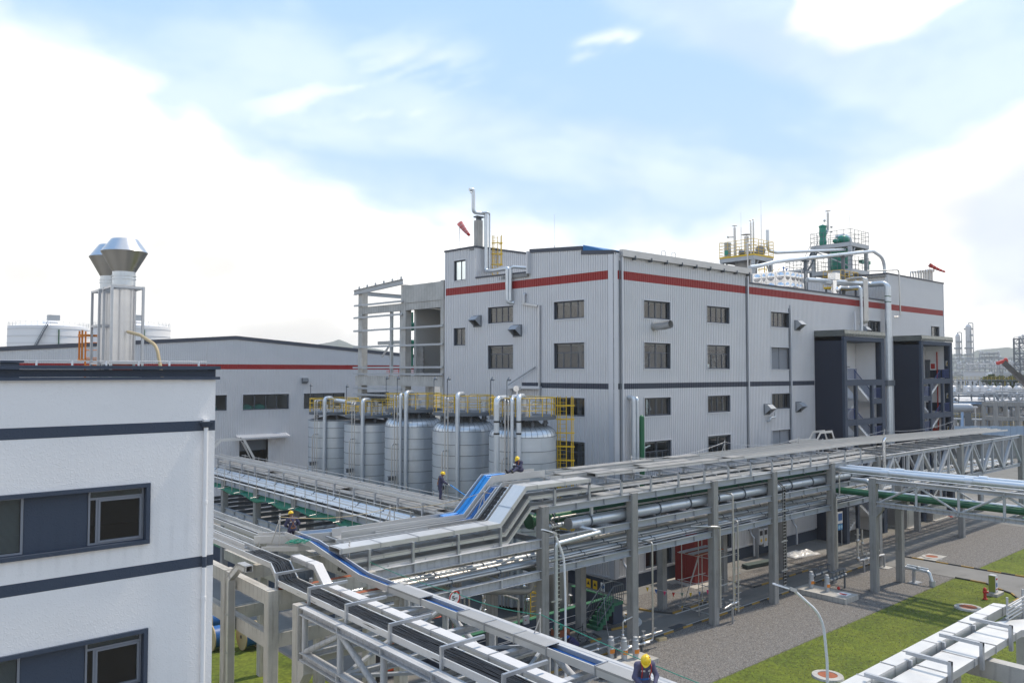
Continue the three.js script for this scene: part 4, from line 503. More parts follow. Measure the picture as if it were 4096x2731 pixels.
{ // rack running away beside the tanks
  const t = thing('pipe_rack', 'steel pipe rack beside the tanks with scaffold rail and green netting', 'pipe rack', [24.4, 38, 0]), vs = [38.3, 44.6, 50.9, 57.2, 63.5, 70.5];
  for (const u of [24.45, 28.7]) { for (const v of vs) colm(t, u, v, 0, 7.4, 0.45, MT.concGrey); for (const h of [7.4, 5.2]) for (let i = 0; i < vs.length - 1; i++) ibm(t, [u, vs[i] + 0.23, h], [u, vs[i + 1] - 0.23, h], 0.4, MT.steel, 0.24); ibm(t, [u, 34.7, 7.4], [u, 38.07, 7.4], 0.4); }
  for (let v = 36.2; v < 71; v += 2.1) for (const h of [7.36, 5.16]) part(t, 'cross_beam', gb().ibeam([24.57, v, h - 0.13], [28.58, v, h - 0.13], 0.18, 0.26), MT.steelDark);
  const rail = (u, label) => { const s = thing('scaffold_rail', label, 'scaffold rail', [u, 36, 7.0]); for (const h of [8.45, 7.95]) part(s, 'rail', gb().pipe([[u, 36, h], [u + 0.02, 50, h + 0.03], [u - 0.02, 71, h]], 0.026, { seg: 5 }), MT.steelPipe); for (let v = 36.3, i = 0; v < 71; v += 1.55, i++) { part(s, 'standard', gb().pipe([[u + rr(-.03, .03), v, 6.75], [u + rr(-.05, .05), v, 8.45 + rr(0.05, 0.3)]], 0.026, { seg: 5 }), MT.steelPipe); if (i % 2) part(s, 'putlog', gb().pipe([[u - 0.5, v - 0.05, 6.85], [u + 0.3, v, 6.9]], 0.026, { seg: 5 }), MT.steelPipe); } };
  rail(24.1, 'scaffold tube guard rail along the near edge of the tank rack'); rail(28.9, 'scaffold tube guard rail between the rack and the tanks');
  tray('ladder tray with bright rungs on top of the rack beside the tanks', [[26.5, 71, 8.5], [26.5, 36, 8.5]], 0.75, 0.2, { rungs: 0.33 });
  tray('flat tray behind the ladder tray beside the tanks', [[27.5, 71, 8.05], [27.5, 38.5, 8.05]], 0.6, 0.2, {});
  tray('lower covered tray beneath the ladder tray beside the tanks', [[26.6, 70, 8.0], [26.6, 36, 8.0]], 0.75, 0.18, { cover: [[0, 10], [12, 22], [23.5, 33]] });
  tray('lowest covered tray of the rack beside the tanks', [[26.75, 68, 7.5], [26.75, 37, 7.5]], 0.7, 0.16, { cover: true, bands: false });
  tray('worn wide tray at the tank side of the rack', [[27.6, 70, 8.3], [27.6, 35.5, 8.3]], 0.9, 0.2, {});
  for (let v = 38; v < 70; v += 2.6) part(t, 'tray_frame', gb().bar([26.05, v, 7.4], [26.05, v, 8.52], 0.12, 0.12, [0, 1, 0]).bar([26.0, v, 8.46], [28.2, v, 8.46], 0.08, 0.06).bar([26.0, v, 7.96], [28, v, 7.96], 0.08, 0.06), MT.galv);
  // sagging net
  const g = gb(), nv = 60, P = (i, j) => { const v = mix(36.2, 70, i / nv), s = j / 5, sag = 0.5 * (0.5 + 0.5 * Math.sin(v * 1.35)) + 0.3 * fbm2(v * 0.6, 1, 512, 3, 4); return [24.62 - 0.5 * Math.sin(s * Math.PI * 0.6), v, 6.96 - 0.12 * s - sag * 0.62 * Math.sin(s * Math.PI) - 0.1 * s]; };
  for (let i = 0; i < nv; i++) for (let j = 0; j < 5; j++) g.quad(P(i, j), P(i + 1, j), P(i + 1, j + 1), P(i, j + 1)); solo('safety_net', 'green safety netting sagging along the rack beside the tanks', 'net', g, MT.net, [24.3, 50, 6.5]);
  const pr = (label, pts, r, m = MT.jacket, sup = true) => { const q = thing('pipe', label, 'pipe', pts[0]); part(q, 'pipe_run', gb().pipe(pts, r, { seg: 10, bend: r * 2.5 }), m); if (sup) { const L = plen(pts), g2 = gb(); for (let d = 1.5; d < L - 1; d += 3) { const [a, b] = subpath(pts, d, d + 0.05); g2.pipe([a, b], r * 1.22, { seg: 10 }); g2.box(a[0] - 0.05, a[0] + 0.05, a[1] - 0.05, a[1] + 0.05, a[2] - r - 0.12, a[2] - r * 0.9); } part(q, 'pipe_clamp', g2, MT.steelDark, { kind: 'stuff' }); } return q; };
  const names = ['nearest thin pipe', 'second thin pipe', 'third thin pipe', 'fourth thin pipe'];
  [24.75, 24.95, 25.12, 25.3].forEach((u, i) => pr(names[i] + ' on the deck of the rack beside the tanks', [[u, 70, 7.52], [u, 36.2, 7.52]], 0.055));
  pr('thick silver pipe on the deck of the rack beside the tanks', [[25.72, 70, 7.62], [25.72, 36, 7.62]], 0.15);
  pr('medium silver pipe behind the thick one beside the tanks', [[25.5, 70, 7.56], [25.5, 36, 7.56]], 0.08);
  [27.0, 27.5, 28.0].forEach((u, i) => pr(['left', 'middle', 'right'][i] + ' pipe at the tank side of the rack deck', [[u, 70, 7.55], [u, 36, 7.55]], 0.09, MT.steelPipe));
  // ---- pipes of the long rack
  const P7 = 7.42, P5 = 5.87;
  { const q = pr('thick silver insulated pipe with a flat end cap along the rack', [[30.8, 30.98, 7.76], [66, 30.98, 7.76]], 0.31); const g3 = gb(); for (let u = 31.6; u < 65; u += 1.55) g3.pipe([[u, 30.98, 7.76], [u + 0.03, 30.98, 7.76]], 0.317, { seg: 16 }); part(q, 'joint_band', g3, MT.jacketC); part(q, 'end_cap', gb().pipe([[30.76, 30.98, 7.76], [30.8, 30.98, 7.76]], 0.325, { seg: 20 }), MT.jacketD); part(q, 'vent_stub', gb().pipe([[32.6, 30.98, 8.0], [32.6, 30.98, 8.75]], 0.11, { seg: 12 }).ball([32.6, 30.98, 8.75], 0.11, 10), MT.jacket); part(q, 'drain_pipe', gb().pipe([[31.6, 30.9, 7.5], [32.2, 30.1, 7.3], [32.1, 29.9, 7.3], [29.1, 29.9, 7.15], [28.85, 29.95, 7.1], [28.85, 29.95, 0.3]], 0.11, { seg: 12, bend: 0.25 }), MT.jacket); }
  { const q = pr('dark green pipe with a blind flange along the rack', [[29.4, 32.55, 7.84], [66, 32.55, 7.84]], 0.32, MT.green); part(q, 'blind_flange', gb().pipe([[29.3, 32.55, 7.84], [29.42, 32.55, 7.84]], 0.42, { seg: 22 }), MT.green); const g3 = gb(); for (let i = 0; i < 16; i++) { const a = i / 16 * 6.283; g3.pipe([[29.27, 32.55 + 0.37 * Math.cos(a), 7.84 + 0.37 * Math.sin(a)], [29.45, 32.55 + 0.37 * Math.cos(a), 7.84 + 0.37 * Math.sin(a)]], 0.018, { seg: 5 }); } part(q, 'flange_bolts', g3, MT.dark); }
  pr('medium silver pipe between the thick silver and the green pipe', [[29.0, 31.65, 7.6], [66, 31.65, 7.6]], 0.14);
  pr('thin steel pipe against the green pipe', [[30.4, 31.95, 7.0], [30.4, 31.95, 7.95], [66, 31.95, 7.95]], 0.06, MT.steelPipe);
  pr('pipe behind the green one on the middle level', [[28.6, 33.5, 7.65], [66, 33.5, 7.65]], 0.16);
  [[30.75, 0.1], [31.05, 0.13], [31.4, 0.08], [31.75, 0.1], [32.15, 0.14], [32.6, 0.09], [33.1, 0.16], [33.7, 0.12]].forEach(([v, r], i) => pr(['first', 'second', 'third', 'fourth', 'fifth', 'sixth', 'seventh', 'eighth'][i] + ' bright pipe from the front on the lowest rack level', [[18.2, v, P5 + r + 0.08], [66, v, P5 + r + 0.08], [100, v, P5 + r + 0.08]], r, i % 3 === 1 ? MT.jacket : MT.steelPipe));
  pr('small conduit along the front edge of the lowest level', [[28.6, 30.62, 5.93], [66, 30.62, 5.93]], 0.03, MT.galv, false);
  // drops on the columns
  pr('thin steel pipe dropping down the second column', [[36.6, 31.2, 6.1], [36.6, 29.95, 6.1], [36.6, 29.95, 0.55], [34.3, 29.95, 0.55]], 0.055, MT.steelPipe, false);
  pr('thin steel pipe dropping beside the third column', [[44.6, 31.2, 8.1], [44.6, 29.85, 8.1], [44.6, 29.85, 1.2], [43.6, 29.85, 1.0]], 0.06, MT.steelPipe, false);
  pr('second thin pipe dropping beside the third column', [[45.2, 31.4, 6.3], [45.2, 29.9, 6.3], [45.2, 29.9, 0.5]], 0.05, MT.steelPipe, false);
  pr('short bent pipe hanging in front of the third column', [[41.5, 30.9, 6.3], [43.0, 29.95, 6.2], [43.3, 29.95, 6.15], [43.3, 29.95, 1.1]], 0.06, MT.steelPipe, false);
  pr('thin steel pipe dropping down the fifth column', [[60.2, 30.2, 8.2], [58.9, 29.95, 8.2], [58.9, 29.95, 6.6], [58.3, 29.9, 6.5], [58.3, 29.9, 0.6]], 0.06, MT.steelPipe, false);
  for (const [u, lab] of [[28.75, 'first'], [50.75, 'fourth']]) { const q = thing('cable_ladder', 'vertical black cable ladder fixed to the ' + lab + ' rack column', 'cable ladder', [u, 29.95, 0.5]); const g4 = gb(), g5 = gb(); for (const x of [0.02, 0.2, 0.3]) g4.path([[u + x, 29.93, 0.9], [u + x, 29.93, 7.9], [u + x - 0.15, 30.3, 8.3]], 0.05, 0.03, [0, 1, 0]); for (let h = 1.2; h < 7.9; h += 0.22) g5.box(u + 0.0, u + 0.33, 29.9, 29.93, h, h + 0.04); part(q, 'cable_run', g4, MT.black); part(q, 'rungs', g5, MT.galv); for (const h of [2.2, 4.2, 6.3, 8.0]) part(q, 'bracket', gb().box(u - 0.3, u + 0.45, 29.86, 29.9, h, h + 0.07), MT.galv); }
}
{ // bridge to the right of the long rack, with two fat pipes on top and green pipes inside
  const t = thing('truss_bridge', 'pale lattice pipe bridge with two fat silver pipes leaving the rack to the right', 'truss bridge', [60.5, 27.1, 0]), f = MT.fireproof;
  for (const u of [58.35, 62.6]) { colm(t, u, 27.1, 0, u < 60 ? 8.25 : 8.25, 0.5); part(t, 'corbel', gb().hexa([[u - 0.22, 26.4, 6.0], [u + 0.22, 26.4, 6.0], [u + 0.22, 26.85, 5.4], [u - 0.22, 26.85, 5.4], [u - 0.22, 26.4, 6.25], [u + 0.22, 26.4, 6.25], [u + 0.22, 26.85, 6.25], [u - 0.22, 26.85, 6.25]]), MT.concGrey); for (const h of [8.2, 6.55]) { const C = part(t, 'chord', gb().ibeam([u, 26.85, h - 0.16], [u, 2, h - 0.16], 0.3, 0.32, 0.06, 0.05), f); const g = gb(); for (let i = 1; i < 9; i++) g.box(u - 0.15, u + 0.15, 26.85 - i * 2.77 - 0.04, 26.85 - i * 2.77 + 0.04, h - 0.3, h - 0.02); part(C, 'stiffener', g, f); } for (let i = 0; i < 9; i++) { const v = 26.85 - i * 2.77; if (i) part(t, 'post', gb().pipe([[u, v, 6.55], [u, v, 7.9]], 0.09, { seg: 8 }), f); const a = i % 2 === 0; part(t, 'brace', gb().pipe([[u, v - 0.25, a ? 6.55 : 7.85], [u, v - 2.6, a ? 7.85 : 6.55]], 0.08, { seg: 8 }), f); } }
  for (let i = 0; i < 10; i++) { const v = 26.7 - i * 2.77; for (const h of [8.12, 6.5]) part(t, 'cross_beam', gb().ibeam([58.5, v, h - 0.12], [62.45, v, h - 0.12], 0.2, 0.24), f); part(t, 'wind_brace', gb().bar([i % 2 ? 58.4 : 62.5, v, 7.95], [i % 2 ? 62.5 : 58.4, v - 2.77, 7.95], 0.12, 0.1), f); }
  colm(t, 58.35, 10, 0, 6.2); colm(t, 62.6, 10, 0, 6.2);
  const pr = (label, pts, r, m, collars) => { const q = thing('pipe', label, 'pipe', pts[0]); part(q, 'pipe_run', gb().pipe(pts, r, { seg: 16, bend: r * 2.6, bk: 8 }), m); if (collars) for (const v of collars) part(q, 'collar', gb().pipe([[pts[0][0], v, pts[0][2]], [pts[0][0], v - 0.55, pts[0][2]]], r * 1.32, { seg: 16 }), m); };
  pr('nearer fat silver pipe on top of the right bridge', [[59.55, 33, 8.52], [59.55, 2, 8.52]], 0.21, MT.jacket, [27.0, 21.3]);
  pr('farther fat silver pipe on top of the right bridge', [[60.7, 33, 8.56], [60.7, 2, 8.56]], 0.21, MT.jacket, [26.4, 20.8]);
  pr('thin steel pipe beside the fat pipes of the right bridge', [[59.0, 31, 8.32], [59.0, 2, 8.32]], 0.05, MT.steelPipe);
  pr('nearer dark green pipe inside the right bridge', [[59.1, 30.5, 6.9], [59.1, 2, 6.9]], 0.2, MT.green);
  pr('farther dark green pipe inside the right bridge', [[59.62, 30.5, 6.92], [59.62, 2, 6.92]], 0.2, MT.green);
  pr('grey insulated pipe dipping inside the right bridge', [[60.9, 30, 7.6], [60.9, 28.5, 7.6], [60.9, 28.5, 6.85], [60.9, 2, 6.85]], 0.2, MT.jacket);
  pr('thin pipe inside the right bridge', [[61.5, 30, 6.75], [61.5, 2, 6.75]], 0.06, MT.steelPipe);
  pr('second thin pipe inside the right bridge', [[61.75, 30, 6.75], [61.75, 2, 6.75]], 0.06, MT.steelPipe);
  pr('pair of polished vent pipes standing on the rack by the stair tower', [[66.4, 29.9, 7.0], [66.4, 29.9, 10.3], [66.55, 29.8, 10.55]], 0.13, MT.stain);
}
{ // foreground rack at the lower right corner
  const t = thing('pipe_rack', 'foreground concrete rack with pale covered trays in the lower right corner', 'pipe rack', [28, 9.7, 0]);
  for (const u of [20.5, 27.6, 34.5]) { for (const v of [10.4, 6.4]) colm(t, u, v, 0, 7.1, 0.44, MT.conc); part(t, 'concrete_beam', gb().box(u - 0.2, u + 0.2, 6.65, 10.15, 6.55, 7.1), MT.conc); }
  for (const v of [10.4, 6.4]) for (const [a, b] of [[20.75, 27.35], [27.85, 34.25]]) ibm(t, [a, v, 7.05], [b, v, 7.05], 0.4, MT.fireproof, 0.24, 0);
  tray('narrow pale covered tray at the lawn edge of the foreground rack', [[19, 10.5, 7.3], [32.3, 10.5, 7.3], [33.2, 10.3, 7.1], [42, 10.3, 7.1]], 0.4, 0.3, { cover: true, lid: 1.45, lidMat: MT.tray });
  tray('wide pale covered tray of the foreground rack', [[19, 9.68, 7.2], [30.4, 9.68, 7.2], [31.4, 9.2, 7.2], [31.9, 7.5, 7.2], [31.9, 2, 7.2]], 0.9, 0.22, { cover: true, lid: 1.8, lidMat: MT.tray });
  for (const u of [21.6, 24.2, 26.6, 29.1]) part(t, 'tray_frame', gb().bar([u, 9.15, 7.05], [u, 9.15, 7.85], 0.14, 0.1, [0, 1, 0]).bar([u, 9.1, 7.8], [u, 10.35, 7.8], 0.1, 0.1).bar([u, 10.24, 7.05], [u, 10.24, 7.6], 0.1, 0.1, [0, 1, 0]), MT.galv);
  for (let i = 0; i < 5; i++) part(t, 'guard_rail', gb().pipe([[31, 9.9 - i * 0.02, 7.4 + i * 0.14], [44, 10, 7.4 + i * 0.14]], 0.03, { seg: 6 }), MT.steelPipe); for (const u of [31.2, 32.8, 34.6]) part(t, 'guard_post', gb().pipe([[u, 9.9, 7.0], [u, 9.9, 8.2]], 0.04, { seg: 6 }), MT.galv);
  { const q = thing('pipe', 'short thick silver pipe end under the foreground rack', 'pipe', [28.9, 9.3, 6.2]); part(q, 'pipe_run', gb().pipe([[27.6, 8.6, 6.1], [33, 8.9, 6.1]], 0.28, { seg: 18 }), MT.jacket); part(q, 'end_cap', gb().pipe([[27.55, 8.597, 6.1], [27.6, 8.6, 6.1]], 0.3, { seg: 18 }), MT.jacketD); }
}

// ---------------------------------------------------------------- white office block on the left
{
  const t = thing('office_building', 'white plastered office block with navy bands and window strips at the left edge', 'building', [8.92, 24, 0]), F = wf([-8, 24], [8.92, 24]), R = u => u + 8;
  const strips = [[11.15, 12.85], [7.15, 8.78], [3.15, 4.78]], bands = [[14.25, 14.55], [10.25, 10.56], [6.25, 6.56]], w = gb(), n = gb();
  let y = 0; // wall pieces around the recessed window strips; the strips stop at u = 7.07
  const cuts = [[0, 3.15]]; const seg = (a, b, s0, s1) => { let lo = a; for (const [p, q] of bands.slice().reverse()) if (p >= a && q <= b) { if (p > lo) w.wbox(F, s0, s1, -0.25, 0, lo, p); n.wbox(F, s0, s1, -0.25, 0.004, p, q); lo = q; } if (b > lo) w.wbox(F, s0, s1, -0.25, 0, lo, b); };
  seg(0, 15.76, R(7.07), F.L); const hs = [0, 3.15, 4.78, 7.15, 8.78, 11.15, 12.85, 15.76]; for (let i = 0; i < hs.length; i += 2) seg(hs[i], hs[i + 1], 0, R(7.07));
  part(t, 'wall', w.box(8.67, 8.92, 24.26, 37, 0, 15.76).box(-8, 8.92, 36.8, 37, 0, 15.7), MT.white); part(t, 'navy_band', n, MT.navy);
  part(t, 'cornice', gb().wbox(F, -1, F.L + 0.1, -0.3, 0.1, 15.77, 15.85).wbox(F, -1, F.L - 0.05, -0.3, -0.06, 15.86, 16.06).wbox(F, -1, F.L + 0.11, -0.3, 0.11, 16.07, 16.17).box(8.8, 9.03, 24.3, 37, 15.77, 16.17), MT.navy);
  part(t, 'roof', gb().box(-8, 8.7, 24.3, 36.8, 15.6, 15.75), MT.concGrey);
  for (const [lo, hi] of strips) {
    const fr = gb(); fr.wbox(F, R(-3), R(7.09), 0, 0.09, hi, hi + 0.0 + 0.001).wbox(F, R(-3), R(7.09), -0.2, 0.09, hi - 0.11, hi).wbox(F, R(-3), R(7.09), -0.2, 0.09, lo, lo + 0.11).wbox(F, R(6.98), R(7.09), -0.2, 0.09, lo + 0.112, hi - 0.112); const S = part(t, 'window_strip', fr, MT.navy);
    part(S, 'spandrel_panel', gb().wbox(F, R(4.02), R(5.53), -0.24, -0.16, lo + 0.112, hi - 0.112), MT.navy);
    const win = (a, b, op) => { const g = gb(), q = 0.03, y0 = lo + 0.115, y1 = hi - 0.115, ty = y1 - 0.22, B = (x0, x1, h0, h1) => g.wbox(F, R(x0), R(x1), -0.2, -0.13, h0, h1); B(a, b, y0, y0 + 0.05); B(a, b, y1 - 0.04, y1); B(a, a + 0.05, y0 + 0.05, y1 - 0.04); B(b - 0.06, b, y0 + 0.05, y1 - 0.04); const ps = []; if (op) { B(a + 0.05, b - 0.06, ty - q, ty + q); const x = a + 0.22; B(x - q, x + q, y0 + 0.05, ty - q); ps.push([a + 0.05, b - 0.06, ty + q, y1 - 0.04], [a + 0.05, x - q, y0 + 0.05, ty - q], [x + q, b - 0.06, y0 + 0.05, ty - q]); g.wbox(F, R(x + q), R(x + q + 0.05), -0.19, -0.1, y0 + 0.05, ty - q).wbox(F, R(b - 0.11), R(b - 0.06), -0.19, -0.1, y0 + 0.05, ty - q).wbox(F, R(x + q + 0.05), R(b - 0.11), -0.19, -0.1, y0 + 0.05, y0 + 0.1).wbox(F, R(x + q + 0.05), R(b - 0.11), -0.19, -0.1, ty - q - 0.05, ty - q); } else ps.push([a + 0.05, b - 0.06, y0 + 0.05, y1 - 0.04]); const W = t; part(S, 'window_frame', g, MT.winGrey); for (const p of ps) part(S, 'pane', gb().quad(F.p(R(p[0]), -0.165, p[2]), F.p(R(p[1]), -0.165, p[2]), F.p(R(p[1]), -0.165, p[3]), F.p(R(p[0]), -0.165, p[3])), MT.glassGrey);
      const bl = gb(); if (op) { for (let h = ty + 0.03; h < y1; h += 0.028) bl.wbox(F, R(a + 0.06), R(b - 0.07), -0.23, -0.222, h, h + 0.016); } else for (let h = y0 + 0.06; h < y1 - 0.04; h += 0.028) bl.wbox(F, R(a + 0.06), R(b - 0.07), -0.23, -0.222, h, h + 0.018); part(S, 'blind', bl, MT.blind); };
    win(5.54, 6.97, true); win(2.5, 4.01, false); win(1.0, 2.49, false);
  }
  part(t, 'room', gb().box(-7.8, 8.5, 30, 30.1, 0.2, 15.5).box(-7.8, 8.6, 24.3, 30, 10.6, 10.75).box(-7.8, 8.6, 24.3, 30, 14.4, 14.5).box(-7.8, 8.6, 24.3, 30, 6.6, 6.75), MT.insideDark);
  const pp = part(t, 'rain_pipe', gb().pipe([[8.62, 23.9, 14.35], [8.62, 23.9, 0]], 0.065, { seg: 14 }), MT.whiteFlat); part(pp, 'pipe_collar', gb().pipe([[8.62, 23.9, 12.2], [8.62, 23.9, 12.1]], 0.075, { seg: 14 }).pipe([[8.62, 23.9, 9.4], [8.62, 23.9, 9.3]], 0.075, { seg: 14 }), MT.whiteFlat); part(pp, 'navy_section', gb().pipe([[8.62, 23.9, 10.56], [8.62, 23.9, 10.25]], 0.068, { seg: 14, open: true }), MT.navy); part(pp, 'rain_hopper', gb().hexa([[8.5, 23.8, 14.38], [8.74, 23.8, 14.38], [8.74, 23.98, 14.38], [8.5, 23.98, 14.38], [8.44, 23.74, 14.52], [8.8, 23.74, 14.52], [8.8, 23.98, 14.52], [8.44, 23.98, 14.52]]), MT.navy); part(pp, 'outlet', gb().box(8.53, 8.7, 23.82, 23.98, 14.53, 14.6), MT.whiteFlat);
  // lightning conductor rail along the parapet
  const lg = gb(); lg.pipe([[-6, 24.25, 16.3], [8.75, 24.25, 16.3]], 0.012, { seg: 5 }); for (let u = 0; u < 8.9; u += 0.85) { const hh = part(t, 'rail_stud', gb().box(u - 0.02, u + 0.02, 24.22, 24.28, 16.17, 16.31), MT.whiteFlat); } part(t, 'lightning_rail', lg.pipe([[8.75, 24.3, 16.2], [8.78, 24.3, 16.85]], 0.008, { seg: 4 }), MT.galv);
}
{ // two exhaust stacks with conical caps in steel frames
  const mk = (u, v, s, h0, label, red) => {
    const t = thing('exhaust_stack', label, 'exhaust stack', [u, v, 15.75], 'exhaust stacks on the office roof'), H = h => 16 + (h - 16) * s;
    part(t, 'duct', gb().lathe(u, v, [[0.42 * s, H(16.35)], [0.42 * s, H(18.0)], [0.44 * s, H(18.0)], [0.44 * s, H(18.04)], [0.42 * s, H(18.04)], [0.42 * s, H(19.45)]], 30), MT.stackA);
    part(t, 'collar', gb().lathe(u, v, [[0.43 * s, H(19.45)], [0.43 * s, H(19.7)], [0.455 * s, H(19.7)], [0.455 * s, H(19.74)], [0.43 * s, H(19.74)], [0.43 * s, H(19.82)], [0.455 * s, H(19.82)], [0.455 * s, H(19.86)], [0.43 * s, H(19.86)], [0.43 * s, H(20.0)]], 30), MT.jacketC);
    part(t, 'lower_cone', gb().lathe(u, v, [[0.43 * s, H(20.0)], [0.86 * s, H(20.78)], [0.87 * s, H(20.8)]], 36), MT.stackB); part(t, 'upper_cone', gb().lathe(u, v, [[0.87 * s, H(20.8)], [0.5 * s, H(21.32)], [0.42 * s, H(21.33)]], 36), MT.stackA);
    const q = 0.58 * s; for (const [a, b] of [[-q, -q], [q, -q], [q, q], [-q, q]]) part(t, 'frame_leg', gb().bar([u + a, v + b, 15.75], [u + a, v + b, H(19.4)], 0.085, 0.085, [0, 1, 0]), MT.galv);
    for (const h of [19.35, 17.9, 16.35]) { const g = gb(); for (const [a, b, c, d] of [[-q, -q, q, -q], [q, -q, q, q], [q, q, -q, q], [-q, q, -q, -q]]) g.bar([u + a, v + b, H(h)], [u + c, v + d, H(h)], 0.07, 0.08); if (h !== 17.9 || !red) part(t, 'frame_ring', g, MT.galv); }
    part(t, 'flexible_sleeve', gb().lathe(u, v, [[0.34 * s, H(16.02)], [0.36 * s, H(16.1)], [0.33 * s, H(16.18)], [0.37 * s, H(16.3)], [0.4 * s, H(16.35)]], 20), red ? MT.sleeve : MT.steelDark); part(t, 'fan_base', gb().box(u - 0.5 * s, u + 0.5 * s, v - 0.5 * s, v + 0.5 * s, 15.75, H(16.02)), MT.fanGreen);
  };
  mk(8.3, 31.6, 0.92, 0, 'front stainless exhaust stack with conical cap and red sleeve', true); mk(8.32, 33.4, 0.92, 0, 'rear stainless exhaust stack half hidden by the front one', false);
  solo('vent_pipe', 'beige curved pipe bending down to the office roof', 'pipe', gb().pipe([[8.3, 31, 17.45], [8.42, 29.9, 17.3], [8.62, 28.7, 16.9], [8.7, 28.2, 15.7]], 0.055, { seg: 10, bend: 0.7, bk: 8 }), MT.beige, [8.7, 28.2, 15.7]);
  { const t = thing('cage_ladder', 'orange caged ladder behind the exhaust stacks', 'ladder', [8, 34.6, 15.7]); cageLadder(t, [8.0, 34.6], [0.757, -0.653], [-0.653, -0.757], 15.7, 17.6, MT.orange, 0.75); }
  solo('roof_upstand', 'low navy roof upstand at the far left of the office roof', 'roof upstand', gb().box(1, 4.3, 27, 29, 15.7, 16.26).box(0.9, 4.4, 26.9, 29.1, 16.27, 16.34), MT.navy, [3, 28, 15.7]);
}
Object.assign(MT, {});
{ // ---------------------------------------------------------------- low gabled hall behind
  const t = thing('low_hall', 'low gabled corrugated hall with a red stripe behind the office', 'building', [34.9, 88, 0]), F = wf([5, 88], [62, 88]), top = s => { const u = s + 5; return u < 34.9 ? mix(17.45, 19.7, (u - 5) / 29.9) : mix(19.7, 17.7, (u - 34.9) / 27.1); }, S = u => u - 5;
  const wins = [[31.2, 33.97, 11.7, 13.42, 'two'], [35.8, 41.33, 11.66, 13.42, 'strip'], [43.2, 48.65, 11.6, 13.42, 'strip'], [50.6, 55, 11.6, 13.42, 'strip']].map(w => [S(w[0]), S(w[1]), w[2], w[3], w[4]]), out = {}, holes = wins.concat([[S(35.5), S(38.85), 0, 8.25]]);
  cladding(out, F, 0, F.L, 1, top, holes, [[16.28, 16.84, 'cladRed']], 0.2, 0.035); part(t, 'cladding', out.clad, MT.clad); part(t, 'red_stripe', out.cladRed, MT.cladRed);
  for (const w of wins) addWindow(t, F, ...w);
  const c = gb(); for (const [a, b] of [[0, S(34.9)], [S(34.9), F.L]]) c.hexa([F.p(a, 0.12, top(a) - 0.06), F.p(b, 0.12, top(b) - 0.06), F.p(b, -0.4, top(b) - 0.06), F.p(a, -0.4, top(a) - 0.06), F.p(a, 0.12, top(a) + 0.34), F.p(b, 0.12, top(b) + 0.34), F.p(b, -0.4, top(b) + 0.34), F.p(a, -0.4, top(a) + 0.34)]); part(t, 'verge_coping', c, MT.coping);
  const rf = gb(); for (const [a, b] of [[5, 34.9], [34.9, 62]]) rf.quad([a, 88.3, top(a - 5)], [b, 88.3, top(b - 5)], [b, 135, top(b - 5)], [a, 135, top(a - 5)]); part(t, 'roof', rf, MT.trim);
  part(t, 'side_wall', gb().box(5, 5.2, 88.1, 135, 0, 17.4).box(61.8, 62, 88.1, 135, 0, 17.6).box(5, 62, 134.8, 135, 0, 17.4).box(5, 62, 88.01, 88.2, 0, 0.98), MT.clad);
  part(t, 'inner_floor', gb().box(6, 61, 88.6, 100, 10.9, 11.1).box(6, 61, 97, 97.2, 8.3, 16).box(6, 61, 88.6, 97, 14.6, 14.8), MT.inside);
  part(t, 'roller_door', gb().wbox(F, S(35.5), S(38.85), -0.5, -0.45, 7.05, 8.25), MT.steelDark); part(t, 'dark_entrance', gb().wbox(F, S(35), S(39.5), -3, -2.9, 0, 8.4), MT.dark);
  const cn = part(t, 'canopy', gb().hexa([F.p(S(35.0), 1.1, 8.45), F.p(S(41.1), 1.1, 8.45), F.p(S(41.1), 0, 8.6), F.p(S(35.0), 0, 8.6), F.p(S(35.0), 1.1, 8.6), F.p(S(41.1), 1.1, 8.6), F.p(S(41.1), 0, 8.88), F.p(S(35.0), 0, 8.88)]), MT.trim); const cr = gb(); for (let u = 35.1; u < 41; u += 0.22) cr.bar([u, 86.9, 8.63], [u, 87.98, 8.9], 0.09, 0.04); part(cn, 'canopy_sheet', cr, MT.trim);
  { const s = S(43.25), k = gb(); k.wbox(F, s - 0.5, s + 0.5, 0, 0.08, 14.55, 15.4); const H = part(t, 'fan_hood', k, MT.trim); part(H, 'cowl', gb().hexa([F.p(s - 0.35, 0.5, 14.85), F.p(s + 0.35, 0.5, 14.85), F.p(s + 0.35, 0.08, 14.6), F.p(s - 0.35, 0.08, 14.6), F.p(s - 0.35, 0.42, 15.25), F.p(s + 0.35, 0.42, 15.25), F.p(s + 0.35, 0.08, 15.3), F.p(s - 0.35, 0.08, 15.3)]), MT.steelDark); }
  for (const [u, w, lab] of [[32.7, 1.2, 'leftmost'], [36.8, 1.3, 'middle'], [38.4, 1.3, 'rightmost']]) { const g = gb(); g.ball([u, 89.6, 11.6], w * 0.6, 14, [1.2, 1, 0.9]); solo('covered_machine', lab + ' machine under a green cover seen through the hall window', 'covered machine', g, MT.tarp, [u, 89.6, 11.1], 'covered machines in the hall'); }
}
